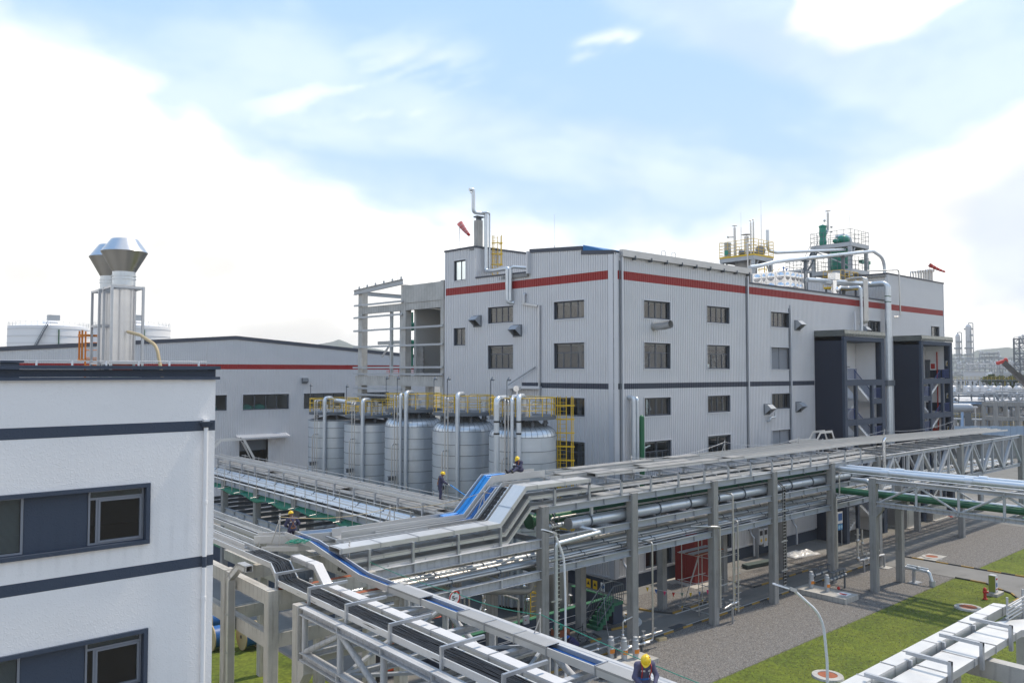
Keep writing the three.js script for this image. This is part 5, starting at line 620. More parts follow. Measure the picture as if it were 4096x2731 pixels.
{ // ---------------------------------------------------------------- unfinished concrete and steel bay between hall and factory
  const t = thing('concrete_frame_building', 'unfinished concrete building bay with bare steel girts beside the factory', 'building', [41.5, 65, 0]), uL = v => 43.61 - 0.075 * (v - 39.17), F = wf([uL(72.2), 72.2], [uL(58.15), 58.15]), s = v => (72.2 - v) * F.L / 14.05, C = MT.frameC;
  for (const [v0, v1] of [[71.75, 71.1], [64.6, 63.9], [58.75, 58.3]]) { part(t, 'column', gb().wbox(F, s(v0), s(v1), -0.7, 0, 0, v0 > 70 ? 24.1 : 24.3), C); part(t, 'column', gb().wbox(F, s(v0), s(v1), -9.5, -8.8, 0, 24), C); }
  const be = (a, b, h0, h1, d0 = -0.4, d1 = -0.02) => part(t, 'concrete_beam', gb().wbox(F, s(a), s(b), d0, d1, h0, h1), C);
  be(71.1, 64.6, 21.85, 22.55); be(63.9, 58.75, 21.85, 22.5); part(t, 'concrete_wall', gb().wbox(F, s(64.2), s(58.3), -0.3, 0.02, 22.52, 24.2), C); be(72.1, 58.4, 14.65, 15.6, -0.5, 0.06); be(71.1, 64.6, 7, 8); be(71.1, 64.6, 21.8, 22.4, -9.4, -9); be(71.1, 58.8, 14.7, 15.4, -9.4, -9);
  part(t, 'floor_slab', gb().wbox(F, s(72), s(58.3), -9.4, -0.52, 15.3, 15.5).wbox(F, s(64.2), s(58.3), -9.4, -0.52, 22.2, 22.4).wbox(F, s(72), s(58.3), -9.4, -0.5, 7.4, 7.6), C);
  part(t, 'inner_wall', gb().wbox(F, s(64), s(58.2), -4.2, -4.0, 15.52, 22.1).wbox(F, s(63.6), s(63.3), -4, -0.8, 15.52, 22.1), MT.inside); part(t, 'block_wall', gb().wbox(F, s(63.85), s(62.5), -1.2, -1.0, 15.52, 18.4), MT.concGrey);
  { const g = gb(); for (let h = 15.6, i = 0; h < 18.3; h += 0.21, i++) for (let x = 0; x < 4; x++) g.wbox(F, s(63.83) + x * 0.34 + (i % 2) * 0.1, s(63.83) + x * 0.34 + (i % 2) * 0.1 + 0.32, -1, -0.97 + 0.012 * hash(i, x, 3), h, h + 0.19); part(t, 'bricks', g, MT.concGrey, { kind: 'stuff' }); }
  part(t, 'doorway', gb().wbox(F, s(60.4), s(59.2), -3.99, -3.95, 15.55, 17.9), MT.insideDark); part(t, 'doorway_panel', gb().wbox(F, s(62.1), s(58.8), -3.9, -3.85, 15.6, 16.6), MT.navyDark);
  part(t, 'air_duct', gb().pipe([F.p(s(58.4), -3.6, 21.4), F.p(s(60.9), -3.6, 21.4), F.p(s(60.9), -3.6, 19.6)], 0.14, { seg: 10, bend: 0.3 }), MT.steelDark); part(t, 'wall_cabinet', gb().wbox(F, s(60.2), s(59.1), -3.9, -3.3, 18.6, 19.3), MT.trim);
  // roof beam and girts
  ibm(t, F.p(s(72.4), 0.1, 24.35), F.p(s(64.2), 0.1, 24.85), 0.5, MT.steelPale, 0.3, 0);
  for (const [h, a, b] of [[22.75, 72.35, 64.2], [21.5, 72.4, 64.3], [20.15, 72.4, 58.3], [18.5, 72.45, 58.3], [16.42, 72.45, 58.3], [15.78, 72.45, 58.3], [14.35, 72.45, 64.4], [13.7, 72.45, 64.4]]) part(t, 'girt', gb().wbox(F, s(a), s(b), 0.03, 0.16, h - 0.09, h + 0.09), MT.steelPale);
  ibm(t, F.p(s(72), -8.5, 24.0), F.p(s(64), -8.5, 24.4), 0.45, MT.steelPale, 0.3, 0); for (const v of [71.5, 64.3]) ibm(t, F.p(s(v), -0.8, 24.2), F.p(s(v), -8.7, 24.2), 0.4, MT.steelPale, 0.25, 0);
  for (const v of [67, 65.4]) part(t, 'steel_post', gb().wbox(F, s(v), s(v) + 0.28, -0.7, -0.45, 15.6, 21.9), MT.steelPale); for (const [a, b] of [[67.9, 71]]) { part(t, 'steel_beam', gb().bar(F.p(s(71), -2, 18.95), F.p(s(65), -2, 18.95), 0.25, 0.35), MT.steelPale); part(t, 'steel_brace', gb().bar(F.p(s(70.4), -2, 17.5), F.p(s(69), -2, 18.8), 0.15, 0.15), MT.steelPale); }
  for (let i = 0; i < 6; i++) part(t, 'purlin_cleat', gb().wbox(F, s(71.6 - i * 1.4), s(71.6 - i * 1.4) + 0.16, 0, 0.12, 24.4 + i * 0.085, 24.68 + i * 0.085), MT.steelPale); for (const v of [71, 69.6, 65.3]) part(t, 'lightning_rod', gb().pipe([F.p(s(v), -0.1, 24.3), F.p(s(v), -0.1, 26.1)], 0.02, { seg: 4 }), MT.galv);
  { const g = gb(); for (const h of [16.45, 16.05, 15.85]) g.pipe([F.p(s(71), -3, h), F.p(s(64.5), -3, h)], 0.03, { seg: 5 }); for (let v = 70.5; v > 64; v -= 1.6) g.pipe([F.p(s(v), -3, 15.5), F.p(s(v), -3, 16.6)], 0.03, { seg: 5 }); part(t, 'barrier', g, MT.red); }
  for (const [v, h, lab] of [[66.1, 20.5, 'upper left'], [64.9, 20.4, 'upper right'], [66.1, 18.8, 'lower left'], [64.9, 18.7, 'lower right']]) { const p = F.p(s(v), -1.6, h); solo('covered_valve', lab + ' valve wrapped in green sheet inside the unfinished bay', 'covered valve', gb().ball(p, 0.48, 10, [0.8, 1.2, 0.9]).pipe([[p[0], p[1], p[2]], [p[0], p[1], h < 19 ? 16.5 : 21.8]], 0.1, { seg: 8 }), MT.tarp, p, 'green wrapped valves in the unfinished bay'); }
}

// ---------------------------------------------------------------- rooftop plant
{
  const t = thing('water_tank', 'polished panel water tank with round bulges on the factory roof', 'water tank', [71.3, 41.5, 23.4]);
  const panel = (f, s0, s1, h0, h1) => { const g = gb(), e = 0.012, cx = (s0 + s1) / 2, cy = (h0 + h1) / 2, rx = (s1 - s0) * 0.41, ry = (h1 - h0) * 0.41, K = 20; g.wbox(f, s0 + e, s1 - e, -0.02, 0, h0 + e, h1 - e); const P = (i, j) => { const a = i / K * 2 * Math.PI, q = j / 6; return f.p(cx + Math.cos(a) * rx * q, 0.004 + 0.17 * (1 - q * q), cy + Math.sin(a) * ry * q); }, Nn = (i, j) => { const a = i / K * 2 * Math.PI, q = j / 6, l = N3([Math.cos(a) * 0.34 * q / 0.41, Math.sin(a) * 0.34 * q / 0.41, 1]); return N3([f.d[0] * l[0] + f.n[0] * l[2], f.d[1] * l[0] + f.n[1] * l[2], l[1]]); }; for (let j = 0; j < 6; j++) for (let i = 0; i < K; i++) g.quad(P(i, j), P(i, j + 1), P(i + 1, j + 1), P(i + 1, j), [Nn(i, j), Nn(i, j + 1), Nn(i + 1, j + 1), Nn(i + 1, j)]); part(t, 'panel', g, MT.stain); };
  const fl = wf([71.2, 45.05], [71.3, 41.5]), fr = wf([71.3, 41.5], [74.95, 41.5]), hs = [23.45, 23.95, 24.95, 25.95];
  for (let k = 0; k < 3; k++) { let s = 0; for (const w of [1.02, 0.5, 1.02, 1.02]) { panel(fl, s, s + w, hs[k], hs[k + 1]); s += w; } s = 0; for (const w of [1.05, 1.05, 0.5, 1.05]) { panel(fr, s, s + w, hs[k], hs[k + 1]); s += w; } }
  part(t, 'body', gb().box(71.35, 74.9, 41.55, 45, 23.45, 25.93), MT.stain);
  const g = gb(); for (const u of [71.9, 72.5]) g.pipe([[u, 42, 25.9], [u, 42, 26.3], [u + 0.3, 42, 26.3]], 0.05, { seg: 6, bend: 0.1 }); part(t, 'inlet_valve', g.ball([71.9, 42, 26.35], 0.1, 8), MT.blueD); part(t, 'pipework', gb().pipe([[73.8, 41.1, 23.6], [73.8, 41.1, 26.4], [72.6, 41.6, 26.4]], 0.04, { seg: 6, bend: 0.15 }).pipe([[73.1, 41.2, 23.6], [73.1, 41.2, 24.4], [72.6, 41.2, 24.4]], 0.14, { seg: 10, bend: 0.25 }).pipe([[74.6, 41.1, 23.6], [74.6, 41.1, 26.1]], 0.03, { seg: 6 }), MT.steelPipe);
}
function capPipe(t, u, v, r, h0, h1) { return part(t, 'vent_pipe', gb().pipe([[u, v, h0], [u, v, h1]], r, { seg: 10 }).pipe([[u, v, h1], [u, v, h1 + 0.22]], 0.03, { seg: 5 }).lathe(u, v, [[0, h1 + 0.16], [r * 2.3, h1 + 0.2], [0.02, h1 + 0.32]], 14), MT.steelPipe); }
function rectRail(t, u0, u1, v0, v1, h, H, bars, m, step = 1) { const g = gb(), c = [[u0, v0], [u1, v0], [u1, v1], [u0, v1], [u0, v0]]; for (let b = 1; b <= bars; b++) for (let i = 0; i < 4; i++) g.pipe([[...c[i], mix(h, H, b / bars)], [...c[i + 1], mix(h, H, b / bars)]], 0.025, { seg: 5 }); part(t, 'hand_rail', g, m); for (let i = 0; i < 4; i++) { const L = Math.hypot(c[i + 1][0] - c[i][0], c[i + 1][1] - c[i][1]), n = Math.round(L / step); for (let j = 0; j < n; j++) { const p = [mix(c[i][0], c[i + 1][0], j / n), mix(c[i][1], c[i + 1][1], j / n)]; part(t, 'rail_post', gb().pipe([[...p, h], [...p, H]], 0.03, { seg: 5 }), m); } } }
{
  const t = thing('roof_tower', 'left steel roof tower with yellow rails and a hopper vessel', 'steel tower', [75.2, 48.3, 23.4]), u0 = 73.4, u1 = 77, v0 = 46.3, v1 = 50.3, h = 28.2;
  for (const u of [u0 + 0.1, u1 - 0.1]) for (const v of [v0 + 0.1, v1 - 0.1]) { part(t, 'leg', gb().box(u - 0.15, u + 0.15, v - 0.15, v + 0.15, 23.4, h - 0.4), MT.steelPale); part(t, 'knee_brace', gb().bar([u, v, 26.1], [u + (u < 75 ? 0.9 : -0.9), v, h - 0.4], 0.14, 0.14), MT.steelPale); }
  const e = gb(); e.box(u0 - 0.1, u1 + 0.1, v0 - 0.1, v0 + 0.1, h - 0.42, h).box(u0 - 0.1, u1 + 0.1, v1 - 0.1, v1 + 0.1, h - 0.42, h).box(u0 - 0.1, u0 + 0.1, v0 + 0.11, v1 - 0.11, h - 0.42, h).box(u1 - 0.1, u1 + 0.1, v0 + 0.11, v1 - 0.11, h - 0.42, h); part(t, 'edge_beam', e, MT.steelPale); part(t, 'deck', gb().box(u0, u1, v0, v1, h + 0.005, h + 0.05), MT.steelDark);
  part(t, 'toe_board', gb().box(u0 - 0.12, u1 + 0.12, v0 - 0.14, v0 - 0.12, h, h + 0.18).box(u0 - 0.14, u0 - 0.12, v0 - 0.14, v1 + 0.12, h, h + 0.18), MT.yellow); rectRail(t, u0 - 0.1, u1 + 0.1, v0 - 0.1, v1 + 0.1, h, h + 1.75, 5, MT.yellow);
  part(t, 'hopper_vessel', gb().lathe(75.3, 48.4, [[0.25, 24.0], [0.3, 24.9], [1.15, 26.2], [1.15, 28.1]], 26), MT.jacketD); part(t, 'vessel_skirt', gb().lathe(75.3, 48.4, [[1.16, 26.15], [1.19, 26.15], [1.19, 26.3], [1.16, 26.3]], 26), MT.steelDark);
  capPipe(t, 74.4, 49.2, 0.13, h, 31.6); capPipe(t, 75.0, 47.6, 0.08, h, 32.0); capPipe(t, 75.2, 47.4, 0.08, h, 32.1); capPipe(t, 75.1, 48.2, 0.25, h, 30.6); part(t, 'filter_housing', gb().lathe(74.1, 49.9, [[0, h], [0.36, h], [0.36, h + 1.7], [0.4, h + 1.7], [0.4, h + 1.78], [0, h + 1.78]], 16), MT.frameC);
  part(t, 'motor', gb().pipe([[74.6, 48.8, h + 0.6], [75.9, 47.6, h + 0.6]], 0.3, { seg: 12 }).box(74.9, 75.6, 47.9, 48.6, h + 0.05, h + 0.5), MT.steelDark); part(t, 'fan_casing', gb().pipe([[76.2, 47.3, h + 0.9], [76.5, 47.3, h + 0.9]], 0.55, { seg: 18 }), MT.jacketD);
  for (const [z, d] of [[29.2, -0.5], [30.6, 0.5]]) part(t, 'valve', gb().pipe([[74.4, 49.2, z], [74.4 - d, 49.2 + d, z]], 0.07, { seg: 8 }).ball([74.4 - d, 49.2 + d, z], 0.14, 8), MT.steelPipe);
  part(t, 'green_sign', gb().box(73.25, 73.28, 49.3, 49.75, h + 0.35, h + 0.85), MT.tarp); for (const [u, v, z] of [[74.7, 48.6, 33.2], [76.4, 47.2, 34.6]]) part(t, 'lightning_rod', gb().pipe([[u, v, h], [u, v, z - 1.6]], 0.03, { seg: 5 }).pipe([[u, v, z - 1.6], [u, v, z]], 0.012, { seg: 4 }), MT.galv);
  part(t, 'drop_pipe', gb().pipe([[73.3, 46.9, 23.8], [73.3, 46.9, 29.5], [74.4, 47.4, 29.5]], 0.09, { seg: 8, bend: 0.2 }).pipe([[73.5, 46.7, 23.8], [73.5, 46.7, 29.4]], 0.06, { seg: 8 }), MT.steelPipe);
  const st = thing('access_stair', 'yellow access stair and landing at the foot of the left roof tower', 'stair', [75.5, 44.8, 23.4]); const g = gb(); for (let i = 0; i < 8; i++) g.box(75 + i * 0.28, 75.26 + i * 0.28, 45.6, 46.2, 24.2 + i * 0.24, 24.23 + i * 0.24); part(st, 'treads', g, MT.yellow); for (const v of [45.58, 46.22]) part(st, 'stringer', gb().bar([74.9, v, 24], [77.3, v, 26.1], 0.05, 0.18).pipe([[74.9, v, 25], [77.3, v, 27.1]], 0.03, { seg: 5 }).pipe([[74.9, v, 24.5], [77.3, v, 26.6]], 0.03, { seg: 5 }), MT.yellow);
  cageLadder(st, [73.2, 45.2], [0.757, -0.653], [-0.653, -0.757], 23.4, 27.1, MT.yellow, 1.2);
}
{
  const t = thing('roof_tower', 'right steel roof tower with grey rails and a green wrapped vessel', 'steel tower', [97, 48.8, 26.7]), u0 = 94.8, u1 = 99.3, v0 = 46.3, v1 = 51.4, h = 31.9;
  for (const u of [u0 + 0.15, u1 - 0.15]) for (const v of [v0 + 0.15, v1 - 0.15]) part(t, 'leg', gb().box(u - 0.2, u + 0.2, v - 0.2, v + 0.2, 26.7, h - 0.5), MT.steelPale);
  for (const [hh, m, ext] of [[h, MT.steelPale, 0.1], [28.6, MT.steelPale, 0.1]]) { part(t, 'edge_beam', gb().box(u0 - ext, u1 + ext, v0 - 0.12, v0 + 0.12, hh - 0.48, hh).box(u0 - ext, u1 + ext, v1 - 0.12, v1 + 0.12, hh - 0.48, hh).box(u0 - 0.12, u0 + 0.12, v0 + 0.13, v1 - 0.13, hh - 0.48, hh).box(u1 - 0.12, u1 + 0.12, v0 + 0.13, v1 - 0.13, hh - 0.48, hh), m); part(t, 'deck', gb().box(u0, u1, v0, v1, hh + 0.005, hh + 0.05), MT.steelDark); rectRail(t, u0 - 0.1, u1 + 0.1, v0 - 0.1, v1 + 0.1, hh, hh + 1.6, 3, MT.steelDark, 0.9); }
  part(t, 'cross_brace', gb().bar([u0, v0 + 0.3, 29], [u0, v1 - 0.3, 31.3], 0.14, 0.14).bar([u0 + 1, v0, 31.3], [u0 + 0.2, v0, 30], 0.14, 0.14), MT.steelPale);
  const g = gb(); const P = (i, j) => { const a = i / 40 * 6.2832, z = mix(28.7, 31.5, j / 10), w = 1.25 + 0.05 * Math.sin(a * 9 + j * 0.4) + 0.07 * (fbm3(a * 3, z * 1.6, 1, 3, 3) - 0.5) - (j < 2 ? 0.05 * (2 - j) : 0); return [97 + w * Math.cos(a), 48.7 + w * Math.sin(a), z]; }; for (let j = 0; j < 10; j++) for (let i = 0; i < 40; i++) g.quad(P(i, j), P(i + 1, j), P(i + 1, j + 1), P(i, j + 1)); part(t, 'wrapped_vessel', g, MT.tarp); part(t, 'vessel_top', gb().lathe(97, 48.7, [[1.2, 31.4], [1.3, 31.55], [0.4, 31.8]], 24), MT.whiteFlat);
  part(t, 'wrapped_column', gb().lathe(95.6, 50.3, [[0.4, h], [0.46, h + 0.5], [0.38, h + 1.1], [0.46, h + 1.6], [0.42, h + 2.3], [0.5, h + 2.6], [0, h + 2.8]], 14), MT.tarp); part(t, 'wrapped_motor', gb().ball([97.6, 48.6, h + 0.85], 0.75, 12, [1.5, 0.9, 0.75]).ball([96.6, 49, h + 0.6], 0.45, 10, [1.5, 1, 0.7]), MT.tarp);
  part(t, 'vent_stack', gb().pipe([[95.9, 50.0, h + 1.6], [96.2, 49.9, h + 2.2], [96.2, 49.9, h + 4.3]], 0.15, { seg: 10, bend: 0.3 }).pipe([[96.2, 49.9, h + 4.3], [96.2, 49.9, h + 4.55]], 0.03, { seg: 5 }).lathe(96.2, 49.9, [[0, h + 4.5], [0.36, h + 4.52], [0, h + 4.66]], 14).ball([95.9, 50.2, h + 3.3], 0.17, 8).ball([96.5, 49.6, h + 2.5], 0.17, 8).ball([96.5, 49.6, h + 1.9], 0.15, 8), MT.steelPipe);
  part(t, 'bent_duct', gb().pipe([[97.3, 49.5, h + 1.3], [98, 48.6, h + 1.5], [98.4, 48.1, h + 0.9], [98.4, 48.1, h + 0.1]], 0.22, { seg: 10, bend: 0.5 }), MT.jacketC);
  part(t, 'wrapped_pipe', gb().box(100.0, 102.4, 47.4, 47.8, 29.9, 30.3).box(101.6, 102.0, 47.4, 47.8, 29.1, 29.9), MT.tarp); for (const [u, v, z] of [[96.5, 47.2, 35.6], [98.8, 46.6, 35.8], [97.2, 50.6, 35]]) part(t, 'lightning_rod', gb().pipe([[u, v, h], [u, v, z]], 0.02, { seg: 4 }), MT.galv);
  const st = thing('access_stair', 'grey steel stair climbing to the right roof tower', 'stair', [93, 51, 23.4]); { const g2 = gb(); for (let i = 0; i < 11; i++) g2.box(92.2 + i * 0.24, 92.42 + i * 0.24, 50.6, 51.3, 28.5 + i * 0.26, 28.53 + i * 0.26); part(st, 'treads', g2, MT.steelDark); for (const v of [50.55, 51.35]) part(st, 'stringer', gb().bar([92, v, 28.2], [94.8, v, 31.3], 0.06, 0.24).pipe([[92, v, 29.3], [94.8, v, 32.4]], 0.03, { seg: 5 }), MT.steelDark); part(st, 'landing', gb().box(89.6, 92.2, 50, 52, 28.2, 28.45), MT.steelPale); for (const [u, v] of [[89.7, 50.1], [92.1, 50.1]]) part(st, 'leg', gb().box(u - 0.12, u + 0.12, v - 0.12, v + 0.12, 23.4, 28.2), MT.steelDark); rectRail(st, 89.6, 92.2, 50, 52, 28.45, 29.9, 3, MT.steelDark); }
  solo('drum', 'small red drum below the green wrapped vessel', 'drum', gb().lathe(94.2, 44.6, [[0, 26.7], [0.42, 26.7], [0.42, 27.1], [0.44, 27.12], [0.42, 27.14], [0.42, 27.6], [0, 27.6]], 16), MT.red, [94.2, 44.6, 26.7]);
  const yp = thing('platform', 'small yellow railed platform beside the tall end block', 'platform', [85.5, 42.6, 23.4]); part(yp, 'deck', gb().box(83.6, 87.6, 42, 44, 25.15, 25.35), MT.yellow); rectRail(yp, 83.6, 87.6, 42, 44, 25.35, 27.1, 3, MT.yellow, 0.9); for (const [u, v] of [[83.8, 42.2], [87.4, 42.2], [83.8, 43.8]]) part(yp, 'leg', gb().box(u - 0.08, u + 0.08, v - 0.08, v + 0.08, 23.4, 25.15), MT.steelDark);
}
{ // long roof pipes, risers on the facade, vents, wind socks
  const pr = (label, runs, m = MT.jacket, bk = 8) => { const q = thing('pipe', label, 'pipe', runs[0][0][0]); for (const [pts, r, b] of runs) part(q, 'pipe_run', gb().pipe(pts, r, { seg: 16, bend: b || r * 2.5, bk }), m); return q; };
  const a = pr('long silver roof pipe with a round arch between the two towers', [[[[67.5, 43, 26.1], [69.3, 43, 26.4], [71.85, 43, 26.98], [74.4, 43, 27.4], [93.6, 43, 30.25], [96.5, 43, 29.6], [96.5, 43, 26.8]], 0.19, 2.6]]); for (const [u, z] of [[78, 27.93], [86.2, 29.15]]) { part(a, 'support', gb().box(u - 0.15, u + 0.15, 42.85, 43.15, u < 80 ? 23.4 : 23.4, z - 0.35).box(u - 0.3, u + 0.3, 42.7, 43.3, z - 0.34, z - 0.2), MT.steelDark); } { const g = gb(); for (const u of [74.5, 78.2, 81.5, 85, 89]) { const z = 27.4 + (u - 74.4) * 0.1484; g.pipe([[u, 43, z], [u + 0.25, 43, z + 0.037]], 0.21, { seg: 16 }); } part(a, 'collar', g, MT.jacket); }
  pr('silver pipe from the left tower vent to the right tower', [[[[77.3, 47, 31.4], [77.3, 47, 29.15], [79, 47, 29.1], [94.7, 47, 31.0]], 0.17, 0.7]]);
  const b = pr('pair of fat silver pipes dropping down the facade between the stair towers', [[[[75, 41.2, 25.3], [86.75, 40.3, 25.62], [86.75, 38.45, 25.62], [86.75, 38.45, 0.2]], 0.24, 0.6], [[[78, 41.0, 25.2], [87.28, 40.4, 25.55], [87.28, 38.5, 25.55], [87.28, 38.5, 0.2]], 0.24, 0.6]]); part(b, 'green_band', gb().lathe(86.75, 38.45, [[0.245, 24.1], [0.245, 24.2]], 18).lathe(87.28, 38.5, [[0.245, 24.1], [0.245, 24.2]], 18).lathe(86.75, 38.45, [[0.245, 23.5], [0.245, 23.6]], 18).lathe(87.28, 38.5, [[0.245, 23.5], [0.245, 23.6]], 18), MT.green); part(b, 'clamp', gb().box(85.9, 87.7, 38.15, 38.8, 14.5, 15.1), MT.steelDark);
  const c = pr('silver pipe with a valve station running down beside the pipe bundle', [[[[78.2, 40, 24.0], [79.5, 40, 24.75], [81.2, 40, 24.8], [81.2, 38.65, 24.8], [81.2, 38.65, 20]], 0.15, 0.4]]); part(c, 'valve', gb().ball([78.4, 40, 24.4], 0.42, 12).pipe([[78.2, 40, 23.4], [78.2, 40, 25.6]], 0.26, { seg: 14 }).box(77.7, 78.7, 39.6, 40.4, 25.4, 26.1), MT.stain);
  pr('bundle of five thin pipes bending over the parapet', [0, 1, 2, 3, 4].map(i => [[[84 + i * 0.1, 42 - i * 0.3, 25.9], [81.85 + i * 0.2, 40, 25.9], [81.85 + i * 0.2, 38.65, 25.85], [81.85 + i * 0.2, 38.65, 21.2], [81.85 + i * 0.2, 39.2, 21.0]], 0.075, 0.25]), MT.steelPipe);
  pr('thin pipe along the end block roof dropping to a wall valve', [[[[86, 40.2, 27.0], [90.5, 38.75, 27.35], [90.6, 38.7, 22.1], [90, 39.2, 22.1]], 0.075, 0.3]], MT.steelPipe);
  pr('thin vertical pipe beside the silver riser on the facade', [[[[80.1, 38.8, 22.2], [80.1, 38.8, 19.9]], 0.11]], MT.trim);
  pr('white and green pipes rising at the factory corner behind the rack', [[[[45.2, 39.15, 14.1], [45.2, 38.65, 14.1], [45.2, 38.65, 8]], 0.16, 0.35], [[[45.62, 39.15, 14.05], [45.62, 38.65, 14.05], [45.62, 38.65, 8]], 0.14, 0.35]]); solo('pipe', 'bright green pipe rising at the factory corner beside white pipes', 'pipe', gb().pipe([[46.05, 38.6, 7.5], [46.05, 38.6, 12.6]], 0.2, { seg: 16 }).ball([46.05, 38.6, 12.6], 0.2, 10), mat(lin(0.01, 0.12, 0.05), { roughness: 0.4 }), [46.05, 38.6, 7.5]);
  pr('small bent pipe at the lower wall near the hooded fans', [[[[63.9, 39.1, 11.6], [63.9, 38.8, 11.6], [63.9, 38.8, 11.9], [64.7, 38.8, 11.95], [64.7, 38.8, 12.4]], 0.08, 0.15]], MT.jacket);
  const vt = thing('roof_vents', 'row of gooseneck vents along the end block roof edge', 'vents', [98, 40.6, 26.7]); for (let i = 0; i < 9; i++) { const u = 98 + i * 0.76, r = i > 5 ? 0.17 : i > 2 ? 0.12 : 0.08; part(vt, 'gooseneck', gb().pipe([[u, 40.6, 26.7], [u, 40.6, 28.0 + i * 0.09], [u + 0.55, 40.6, 28.0 + i * 0.09], [u + 0.55, 40.6, 27.75 + i * 0.09]], r, { seg: 10, bend: 0.26, open: true }), MT.steelPipe); }
  const sock = (base, top, end, r, label, m, stripes) => { const t = thing('wind_sock', label, 'wind sock', base); part(t, 'mast', gb().pipe([base, top], 0.03, { seg: 6 }), MT.galv); const d = S3(end, top), n = 5; for (let i = 0; i < n; i++) { const P = k => { const a = A3(top, M3(d, k)); return [a[0], a[1], a[2] - 0.18 * Math.sin(k * 3) * L3(d) * 0.2]; }, q = gb(), R0 = mix(r, r * 0.42, i / n), R1 = mix(r, r * 0.42, (i + 1) / n), t0 = N3(S3(P((i + 1) / n), P(i / n))), l = N3(X3(t0, [0, 0, 1])), u2 = X3(l, t0), ring = (c, rr2) => { const o = []; for (let k = 0; k <= 14; k++) { const a = k / 14 * 6.2832; o.push([A3(c, A3(M3(l, Math.cos(a) * rr2), M3(u2, Math.sin(a) * rr2))), A3(M3(l, Math.cos(a)), M3(u2, Math.sin(a)))]); } return o; }, r0 = ring(P(i / n), R0), r1 = ring(P((i + 0.93) / n), R1); for (let k = 0; k < 14; k++) q.quad(r0[k][0], r1[k][0], r1[k + 1][0], r0[k + 1][0], [r0[k][1], r1[k][1], r1[k + 1][1], r0[k + 1][1]]); part(t, 'sleeve', q, i === n - 1 ? MT.red : m); const w = gb(), s0 = ring(P((i + 0.93) / n), R1 * 1.01), s1 = ring(P((i + 1) / n), R1); for (let k = 0; k < 14; k++) w.quad(s0[k][0], s0[k + 1][0], s1[k + 1][0], s1[k][0]); if (i < n - 1) part(t, 'white_ring', w, MT.whiteFlat); } };
  sock([42.5, 56.3, 26.7], [42.35, 56.2, 29.2], [42.95, 55.5, 28.05], 0.28, 'faded pink wind sock above the left end of the factory roof', mat(lin(0.62, 0.22, 0.22), { phys: 1, roughness: 1, transmission: 0.35, thickness: 0 })); sock([102.8, 40.3, 26.7], [102.8, 40.3, 29.15], [104.25, 39.05, 28.3], 0.25, 'red wind sock above the right end of the factory roof', MT.red);
  const ch = thing('vent_post', 'concrete post with silver vent pipes on the penthouse corner', 'vent post', [43.1, 54.5, 26.8]); part(ch, 'post', gb().box(42.85, 43.4, 54.2, 54.75, 26.9, 29.25), MT.conc); part(ch, 'saddle', gb().box(42.95, 43.35, 54.3, 54.6, 29.26, 29.5).box(42.75, 43.55, 54.2, 54.7, 29.5, 29.62), MT.steelDark);
  part(ch, 'vent_pipe', gb().pipe([[41.75, 54.0, 31.7], [42.1, 53.9, 31.75], [42.1, 53.9, 29.75], [43.1, 53.9, 29.8], [43.35, 53.7, 29.8], [43.35, 53.7, 24.75], [43.1, 52.7, 24.65], [42.72, 49.8, 24.6]], 0.16, { seg: 12, bend: 0.35 }), MT.jacket); part(ch, 'vent_pipe', gb().pipe([[42.1, 54.3, 31.55], [42.45, 54.2, 31.55], [42.45, 54.2, 29.85], [43.4, 53.5, 29.85], [43.75, 53.7, 29.85], [43.75, 53.7, 24.75]], 0.085, { seg: 10, bend: 0.2 }), MT.jacket);
  const lp = thing('pipe', 'silver pipe looping over the low parapet and back into the wall', 'pipe', [42.5, 49.7, 24.6]); part(lp, 'pipe_run', gb().pipe([[43.2, 53.0, 24.65], [42.6, 49.85, 24.55], [42.45, 49.75, 24.5], [42.45, 49.75, 21.75], [42.85, 49.4, 21.65]], 0.17, { seg: 14, bend: 0.35, bk: 8 }), MT.jacket); part(lp, 'pipe_run', gb().pipe([[43.4, 48.4, 24.5], [42.6, 49.2, 24.6], [42.5, 49.4, 24.5], [42.5, 49.45, 21.8]], 0.13, { seg: 12, bend: 0.35 }), MT.jacket);
  const el = thing('cable_conduit', 'grey conduit with a wall elbow between the upper windows', 'conduit', [42.8, 47, 19]); part(el, 'conduit', gb().pipe([[43.0, 48.0, 22.3], [42.72, 48.0, 22.3], [42.72, 48.0, 21.5]], 0.11, { seg: 10, bend: 0.2 }).bar([42.75, 48.3, 21.55], [42.9, 46.55, 21.25], 0.14, 0.16).bar([42.93, 46.4, 21.3], [42.93, 46.4, 13.5], 0.14, 0.14, [0, 1, 0]), MT.galv);
  const jb = thing('jib_bracket', 'small grey jib bracket on the factory wall above the near tank', 'bracket', [42.6, 47, 14.9]); part(jb, 'beam', gb().bar([42.3, 49.8, 14.75], [43, 46.3, 14.75], 0.5, 0.22), MT.trim); part(jb, 'strut', gb().pipe([[42.3, 49.5, 14.95], [42.85, 46.8, 16.4]], 0.06, { seg: 6 }), MT.steelPale); part(jb, 'hanger', gb().box(42.45, 42.6, 49.2, 49.4, 13.2, 14.6), MT.steelPale);
  const yl = thing('cage_ladder', 'yellow caged ladder on the penthouse wall', 'ladder', [44.6, 54, 24]); cageLadder(yl, [44.6, 53.95], [1, 0], [0.1, -1], 24, 28.0, MT.yellow, 1.4);
  solo('lightning_rod', 'thin lightning rod on the roof left of the blue tarpaulin', 'lightning rod', gb().pipe([[45, 46.8, 25.7], [45, 46.8, 26.3]], 0.04, { seg: 5 }).pipe([[45, 46.8, 26.3], [45, 46.8, 28.9]], 0.012, { seg: 4 }), MT.galv, [45, 46.8, 25.7]);
